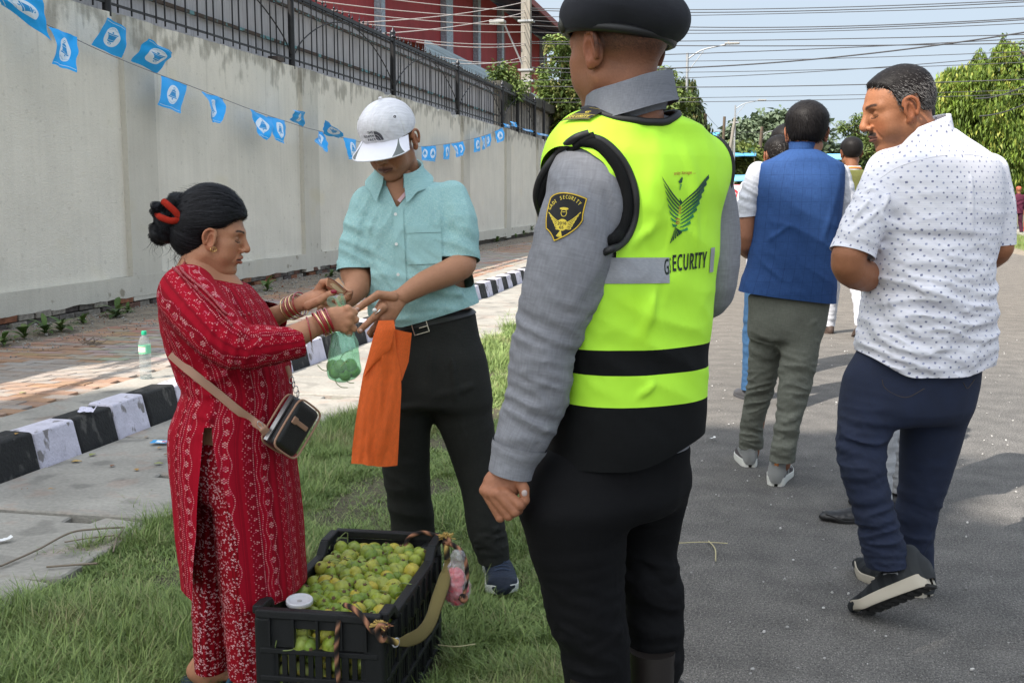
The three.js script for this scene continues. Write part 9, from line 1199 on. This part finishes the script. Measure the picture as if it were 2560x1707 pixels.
{ const im = new THREE.InstancedMesh(new THREE.SphereGeometry(0.0165, 12, 8), P([1, 1, 1], 0.4), 420), d = new THREE.Object3D(); for (let i = 0; i < 420; i++) { d.position.set(rr(-0.132, 0.132), 0.03 + 0.2 * rnd(), rnd() < 0.5 ? rr(0.2, 0.29) : rr(-0.28, 0.29)); d.updateMatrix(); im.setMatrixAt(i, d.matrix); const c = gcol[i % 7]; im.setColorAt(i, C3(c[0] * 0.9, c[1] * 0.9, c[2])); } im.applyMatrix4(q); im.name = 'guava_fill'; im.userData = { kind: 'stuff', label: 'green fruit lower down inside the crate, seen through its slats', category: 'fruit' }; scene.add(im); shade(im); }
{ const im = []; for (let i = 0; i < 60; i++) { const x = rr(-0.12, 0.12), z = rr(-0.26, 0.27), y = surf(x, z) + 0.012, a = rr(0, 6.28), l = rr(0.015, 0.04); im.push(tube([[x, y, z], [x + Math.cos(a) * l * 0.5, y + rr(0.0, 0.012), z + Math.sin(a) * l * 0.5], [x + Math.cos(a + 0.5) * l, y + rr(-0.002, 0.012), z + Math.sin(a + 0.5) * l]], 0.0011, 6, 4)); } const m = solo('guava_stalks', merge(im).applyMatrix4(q), mStem, 'loose green stalks lying among the fruit in the crate', 'stalks'); m.userData.kind = 'stuff'; }
{ const f = rough(new THREE.IcosahedronGeometry(0.006, 0), 0.004, 90), im = new THREE.InstancedMesh(f, mCal, 90), d = new THREE.Object3D(); for (let i = 0; i < 90; i++) { const x = rr(-0.12, 0.12), z = rr(-0.26, 0.26); d.position.set(x, surf(x, z) + 0.004, z); d.rotation.set(rr(0, 6), rr(0, 6), 0); d.scale.set(rr(0.4, 1), rr(0.3, 0.8), rr(0.5, 1.2)); d.updateMatrix(); im.setMatrixAt(i, d.matrix); } im.applyMatrix4(q); im.name = 'dry_husks'; im.userData = { kind: 'stuff', label: 'dry brown husks and bits among the fruit', category: 'husks' }; scene.add(im); shade(im); }
const lid = thing('tin_lid', 'round pale tin lid in the near left corner of the crate', 'lid', [-1.055,.319,-2.47]); part('lid', new THREE.LatheGeometry([[0, 0.006], [0.024, 0.007], [0.026, 0.011], [0.032, 0.012], [0.0335, 0.009], [0.0335, 0.001], [0.030, 0], [0, 0]].map((a) => new THREE.Vector2(...a)), 32), P([0.55, 0.55, 0.58], 0.4), lid); part('lid_mark', new THREE.CylinderGeometry(0.006, 0.006, 0.001, 16).translate(0, 0.0072, 0), M([0.35, 0.34, 0.34], 0.6), lid); lid.rotation.set(0.12, 0.4, -0.05);
// rope, woven strap, plastic bag
const tR = dataTex(64, 64, (u, v) => { const s = 0.55 + 0.45 * Math.sin((u * 4 + v) * 2 * Math.PI); return [s, s, s]; }), tRb = dataTex(64, 64, (u, v) => { const s = 0.5 + 0.5 * Math.sin((u * 4 + v) * 2 * Math.PI); return [s, s, s]; }, false);
const rope = (name, pts, r, col, label, par) => { const g = tube(pts, r, 80, 10), len = pts.slice(1).reduce((a, p, i) => a + len3(sub3(p, pts[i])), 0), m = M(col, 0.9, { map: rep(tR, len / (r * 26), 1), bumpMap: rep(tRb, len / (r * 26), 1), bumpScale: 0.004 }); return par ? part(name, g, m, par) : solo(name, g, m, label, 'rope'); };
const br = [0.34, 0.15, 0.08], ye = [0.50, 0.34, 0.10];
const R1 = thing('rope', 'brown rope tied from the near rim of the crate to the yellow strap', 'rope', [0, 0, 0]); rope('cord', [[-.917,.344,-2.42], [-.885,.352,-2.385], [-.86,.344,-2.37], [-.839,.326,-2.36], [-.822,.311,-2.355], [-.806,.321,-2.35]], 0.0068, br, '', R1); rope('cord', [[-.793,.306,-2.35], [-.796,.298,-2.34], [-.804,.311,-2.335], [-.801,.334,-2.335], [-.789,.332,-2.34], [-.795,.311,-2.345]], 0.0072, br, '', R1);
const fr = (p, col, n, l) => merge(Array.from({ length: n }, () => { const d = nrm([rr(-1, 1), rr(0.1, 1.4), rr(-1, 1)]); return tube([p, add3(p, d, l * 0.5), add3(add3(p, d, l), [rr(-1, 1) * l * 0.4, -l * 0.2, rr(-1, 1) * l * 0.4])], 0.0012, 5, 4); })); part('frayed_end', fr([-.803,.327,-2.345], ye, 70, 0.020), M(ye, 0.9), R1); part('frayed_end', fr([-.788,.326,-2.345], br, 30, 0.016), M(br, 0.9), R1);
rope('rope', [[-.915,.327,-2.372], [-.916,.298,-2.365], [-.92,.244,-2.365], [-.917,.198,-2.365], [-.914,.147,-2.368], [-.918,.084,-2.37]], 0.0062, [0.27, 0.125, 0.07], 'brown rope hanging straight down the near end of the crate');
rope('rope', [[-.936,.31,-2.96], [-.929,.334,-2.97], [-.907,.35,-2.985], [-.878,.351,-2.995], [-.843,.341,-2.995], [-.82,.334,-2.985]], 0.0066, br, 'brown rope looping over the far rim of the crate');
const R2 = thing('rope', 'brown rope loop hanging outside the crate over the pink bag', 'rope', [0, 0, 0]); rope('cord', [[-.811,.334,-2.97], [-.783,.333,-2.95], [-.755,.322,-2.93], [-.74,.289,-2.92], [-.737,.248,-2.91], [-.742,.216,-2.9], [-.746,.196,-2.89]], 0.0066, br, '', R2); rope('cord', [[-.75,.205,-2.885], [-.739,.198,-2.88], [-.734,.203,-2.885], [-.744,.208,-2.89], [-.746,.2,-2.88]], 0.0075, br, '', R2); rope('cord', [[-.822,.337,-2.975], [-.809,.331,-2.96], [-.801,.341,-2.96], [-.814,.344,-2.97], [-.812,.334,-2.955]], 0.008, br, '', R2);
const S = thing('carrying_strap', 'flat woven yellow strap tied along the right side of the crate', 'strap', [0, 0, 0]), sp = [[-.804,.3,-2.945], [-.796,.282,-2.93], [-.788,.262,-2.86], [-.779,.24,-2.75], [-.762,.235,-2.62], [-.758,.243,-2.52], [-.765,.26,-2.44], [-.777,.275,-2.385]], sw = [0.006, 0.013, 0.021, 0.022, 0.0215, 0.0195, 0.0165, 0.007];
const cv = new THREE.CatmullRomCurve3(sp.map((p) => V(...p))), nt = 80, sgm = grid(nt, 10, (u, w) => { const p = cv.getPoint(u), t = cv.getTangent(u), k = Math.min(6.999, u * 7), i = Math.floor(k), ww = mix(sw[i], sw[i + 1], k - i), sd = nrm(crs([t.x, t.y, t.z], [0.55, 0.25, 0.8])), up = nrm(crs(sd, [t.x, t.y, t.z])), a = w * Math.PI * 2, fl = 0.16 + 0.5 * Math.exp(-((u - 0.02) ** 2) * 500); return [0, 1, 2].map((q2) => [p.x, p.y, p.z][q2] + sd[q2] * ww * Math.cos(a) + up[q2] * (ww * fl) * Math.sin(a)); });
const tS2 = dataTex(128, 128, (u, v) => { const d = Math.sin((u * 2 + Math.abs(((v * 2) % 1) - 0.5) * 2) * 2 * Math.PI * 4); const g = 0.78 + 0.2 * d + 0.12 * pn(u * 40, v * 40, 3, 40); return [g, g * 0.99, g * 0.95]; }), tS3 = dataTex(128, 128, (u, v) => { const d = 0.5 + 0.5 * Math.sin((u * 2 + Math.abs(((v * 2) % 1) - 0.5) * 2) * 2 * Math.PI * 4); return [d, d, d]; }, false);
part('webbing', sgm, M([0.80, 0.62, 0.22], 0.9, { map: rep(tS2, 14, 6), bumpMap: rep(tS3, 14, 6), bumpScale: 0.002 }), S); rope('cord', [[-.815,.345,-2.975], [-.807,.323,-2.955], [-.801,.292,-2.94]], 0.0085, ye, '', S); rope('cord', [[-.775,.276,-2.385], [-.788,.289,-2.365], [-.8,.304,-2.35]], 0.008, ye, '', S); part('frayed_end', fr([-.816,.342,-2.975], ye, 90, 0.024), M(ye, 0.9), S);
const tie = M([0.45, 0.44, 0.46], 0.5); for (const [p, a2] of [[[-.799,.282,-2.93], [0, 1, 0.3]], [[-.777,.276,-2.383], [1, 0, 0.5]], [[-.803,.315,-2.345], [0.6, 0.6, 0.2]]]) part('plastic_tie', ringAt(p, a2, 0.010, 0.0022), tie, S);
const B = thing('plastic_bag', 'clear plastic bag of pink stuff hanging behind the yellow strap', 'bag', [-.77,.242,-2.92]); const bf = new Field([ell([0, -0.022, 0], [0.037, 0.050, 0.032], 0.02), ell([0.004, 0.03, 0], [0.022, 0.04, 0.02], 0.02), ell([0.006, 0.068, 0], [0.016, 0.02, 0.014], 0.01)]); bf.disp = (x, y, z) => 0.006 * (1 - 2 * Math.abs(pn(x * 34, y * 26, z * 34))) + 0.003 * pn(x * 80, y * 80, z * 80);
part('film', geo(net(bf, 0.0032)), P([0.95, 0.93, 0.95], 0.18, { transmission: 0.8, thickness: 0, specularIntensity: 0.8 }), B); const pf = new Field([ell([0, -0.026, 0], [0.031, 0.042, 0.026], 0.02), ell([-0.004, 0.012, 0], [0.018, 0.02, 0.016], 0.02)]); pf.disp = (x, y, z) => 0.007 * (1 - 2 * Math.abs(pn(x * 50, y * 50, z * 50))); part('pink_contents', geo(net(pf, 0.0034)), M([0.72, 0.10, 0.13], 0.7), B);
}
// ---------------------------------------------------------------- things changing hands
{
const B = thing('carrier_bag', 'thin green plastic bag of fruit held in the woman\'s fist', 'bag', [-1.326,0,-2.584], PX), f = new Field([torso([[1.024,.357,.12,.011,.01], [.993,.359,.125,.023,.016], [.965,.36,.125,.031,.026], [.937,.358,.125,.036,.032], [.91,.358,.125,.041,.037], [.893,.357,.125,.04,.036], [.88,.354,.125,.032,.028], [.871,.352,.125,.018,.012]], 0.02, 2, 0.012)]);
f.disp = (x, y, z) => { const yt = .964, k = sst(-0.05, 0.03, y - yt); return (0.0045 * k + 0.0012) * (1 - 2 * Math.abs(pn(Math.atan2(x - [.359,.945,.125][0], z - 0.125) * 3.2, y * 8, 3))) + 0.002 * pn(x * 60, y * 45, z * 60); };
const mF = P([0.66, 0.95, 0.78], 0.3, { transmission: 0.86, thickness: 0, specularIntensity: 0.6 }); part('film', geo(net(f, 0.003)), mF, B);
const rib = (pts, w) => { const c = new THREE.CatmullRomCurve3(pts.map((p) => V(...p))); return grid(30, 4, (u, v) => { const p = c.getPoint(u), t = c.getTangent(u), s = nrm(crs([t.x, t.y, t.z], [0.3, 0.2, 1])), k = (v - 0.5) * w * (1 + 0.3 * Math.sin(u * 6)); return [p.x + s[0] * k, p.y + s[1] * k, p.z + s[2] * k + 0.004 * Math.sin(v * 6)]; }); };
part('handle', rib([[.349,1.05,.11], [.336,1.056,.115], [.325,1.066,.12], [.326,1.076,.122], [.337,1.078,.12], [.345,1.067,.118], [.351,1.05,.112]], 0.010), mF, B); part('handle', rib([[.357,1.048,.11], [.351,1.064,.11], [.348,1.075,.11], [.353,1.083,.11], [.357,1.074,.108], [.36,1.05,.105]], 0.012), mF, B);
const gp = scene.getObjectByName('guava'); [[.337,.896,.13], [.361,.89,.13], [.381,.897,.12], [.35,.911,.135], [.375,.914,.13], [.328,.908,.11], [.36,.901,.1]].forEach((p, i) => { const g = gp.clone(); g.name = numbered('guava'); scene.add(g); const w = V(...p).applyAxisAngle(V(0, 1, 0), PX).add(V(...[-1.326,0,-2.584])); g.position.copy(w); g.rotation.set(i, i * 2, 0); g.scale.setScalar(0.95); tag(g, 'green guava seen through the thin green bag in the woman\'s fist', 'fruit', 'guavas inside the green bag'); });
const N = thing('banknote', 'folded brown banknote passing between the woman and the buyer', 'banknote', [-1.326,0,-2.584], PX), tN = canvasTex(256, 128, (c, w, h) => { c.fillStyle = '#b08c6c'; c.fillRect(0, 0, w, h); c.fillStyle = '#8c4a34'; c.fillRect(0, 0, w, 16); c.fillRect(0, h - 12, w, 12); c.fillRect(196, 0, 14, h); for (let i = 0; i < 40; i++) { c.strokeStyle = `rgba(${120 + 40 * rnd() | 0},70,45,0.5)`; c.beginPath(); c.moveTo(rnd() * w, rnd() * h); c.lineTo(rnd() * w, rnd() * h); c.stroke(); } c.fillStyle = '#d8c4a0'; c.beginPath(); c.ellipse(110, 66, 70, 26, 0.1, 0, 7); c.fill(); c.strokeStyle = '#a0583e'; c.lineWidth = 3; c.beginPath(); c.arc(40, 60, 22, 0, 7); c.stroke(); });
const qa = [.297,1.117,-.03], qb = [.358,1.078,-.04], qc = [.344,1.068,-.02], qd = [.293,1.088,-.025]; part('note', grid(16, 8, (u, v) => [0, 1, 2].map((k) => mix(mix(qa[k], qb[k], u), mix(qd[k], qc[k], u), v) + (k === 2 ? 0.006 * Math.sin(u * 5) - 0.008 * v : k === 1 ? 0.004 * Math.sin(u * 6 + v) : 0))), M([0.62, 0.55, 0.5], 0.85, { map: tN }), N);
const pa = [.311,1.109,-.05], pb = [.348,1.082,-.05], pc = [.34,1.087,-.06], pd = [.318,1.114,-.07]; part('folded_flap', grid(6, 3, (u, v) => [0, 1, 2].map((k) => mix(mix(pa[k], pb[k], u), mix(pd[k], pc[k], u), v))), M([0.55, 0.30, 0.16], 0.85), N);
}
{
const B = thing('cloth_bag', 'flat empty orange cloth bag hanging from the buyer\'s hand', 'bag', [-1.06,0,-3.579], PX);
const rows = [[[-.113,.935,.275], [-.066,.938,.275]], [[-.129,.888,.275], [-.06,.893,.275]], [[-.148,.821,.27], [-.056,.831,.27]], [[-.164,.766,.27], [-.045,.771,.265]], [[-.176,.701,.27], [-.044,.713,.265]], [[-.192,.604,.27], [-.051,.603,.265]], [[-.203,.526,.27], [-.056,.525,.265]], [[-.207,.476,.27], [-.06,.467,.265]]];
const sheet = (dz, amp, sd) => grid(24, 44, (u, v) => { const k = Math.min(6.999, v * 7), i = Math.floor(k), t = k - i, a = mix3(rows[i][0], rows[i + 1][0], t), b = mix3(rows[i][1], rows[i + 1][1], t), p = mix3(a, b, u), e = Math.sin(Math.PI * u), f = amp * (1 - 2 * Math.abs(pn(u * 3 + sd, v * 1.3, sd))) * (0.3 + 0.7 * v) + 0.5 * amp * pn(u * 7, v * 5, sd); return [p[0], p[1] + (v > 0.99 ? 0.003 * Math.sin(u * 7) : 0), p[2] + dz * (0.25 + 0.75 * e) + f * (0.25 + e)]; });
const mO = P([1.0, 0.165, 0.02], 0.72, { map: rep(tCloth, 2, 3), bumpMap: rep(tWeave, 10, 16), bumpScale: 0.0004, sheen: 0.3, sheenColor: C3(0.5, 0.15, 0.05) });
part('front_panel', sheet(0.012, 0.010, 2), mO, B); part('back_panel', sheet(-0.012, 0.008, 7), mO, B);
const fl = [[[-.067,.908,.25], [-.011,.894,.24]], [[-.068,.859,.25], [-.016,.852,.24]], [[-.061,.809,.255], [-.023,.8,.24]], [[-.048,.747,.26], [-.044,.741,.255]]]; part('open_mouth_flap', grid(12, 18, (u, v) => { const k = Math.min(2.999, v * 3), i = Math.floor(k), t = k - i, a = mix3(fl[i][0], fl[i + 1][0], t), b = mix3(fl[i][1], fl[i + 1][1], t), p = mix3(a, b, u); return [p[0], p[1], p[2] + 0.007 * Math.sin(u * 3 + v * 2)]; }), mO, B);
const ff = [[[-.111,.939,.285], [-.063,.94,.285]], [[-.121,.9,.29], [-.058,.913,.29]], [[-.137,.849,.288], [-.075,.849,.288]], [[-.151,.794,.285], [-.121,.803,.285]], [[-.161,.761,.28], [-.152,.769,.28]]]; part('folded_corner', grid(12, 20, (u, v) => { const k = Math.min(3.999, v * 4), i = Math.floor(k), t = k - i, a = mix3(ff[i][0], ff[i + 1][0], t), b = mix3(ff[i][1], ff[i + 1][1], t), p = mix3(a, b, u); return [p[0], p[1], p[2] + 0.005 * Math.sin(u * 3)]; }), mO, B);
}

renderer.render(scene, camera);
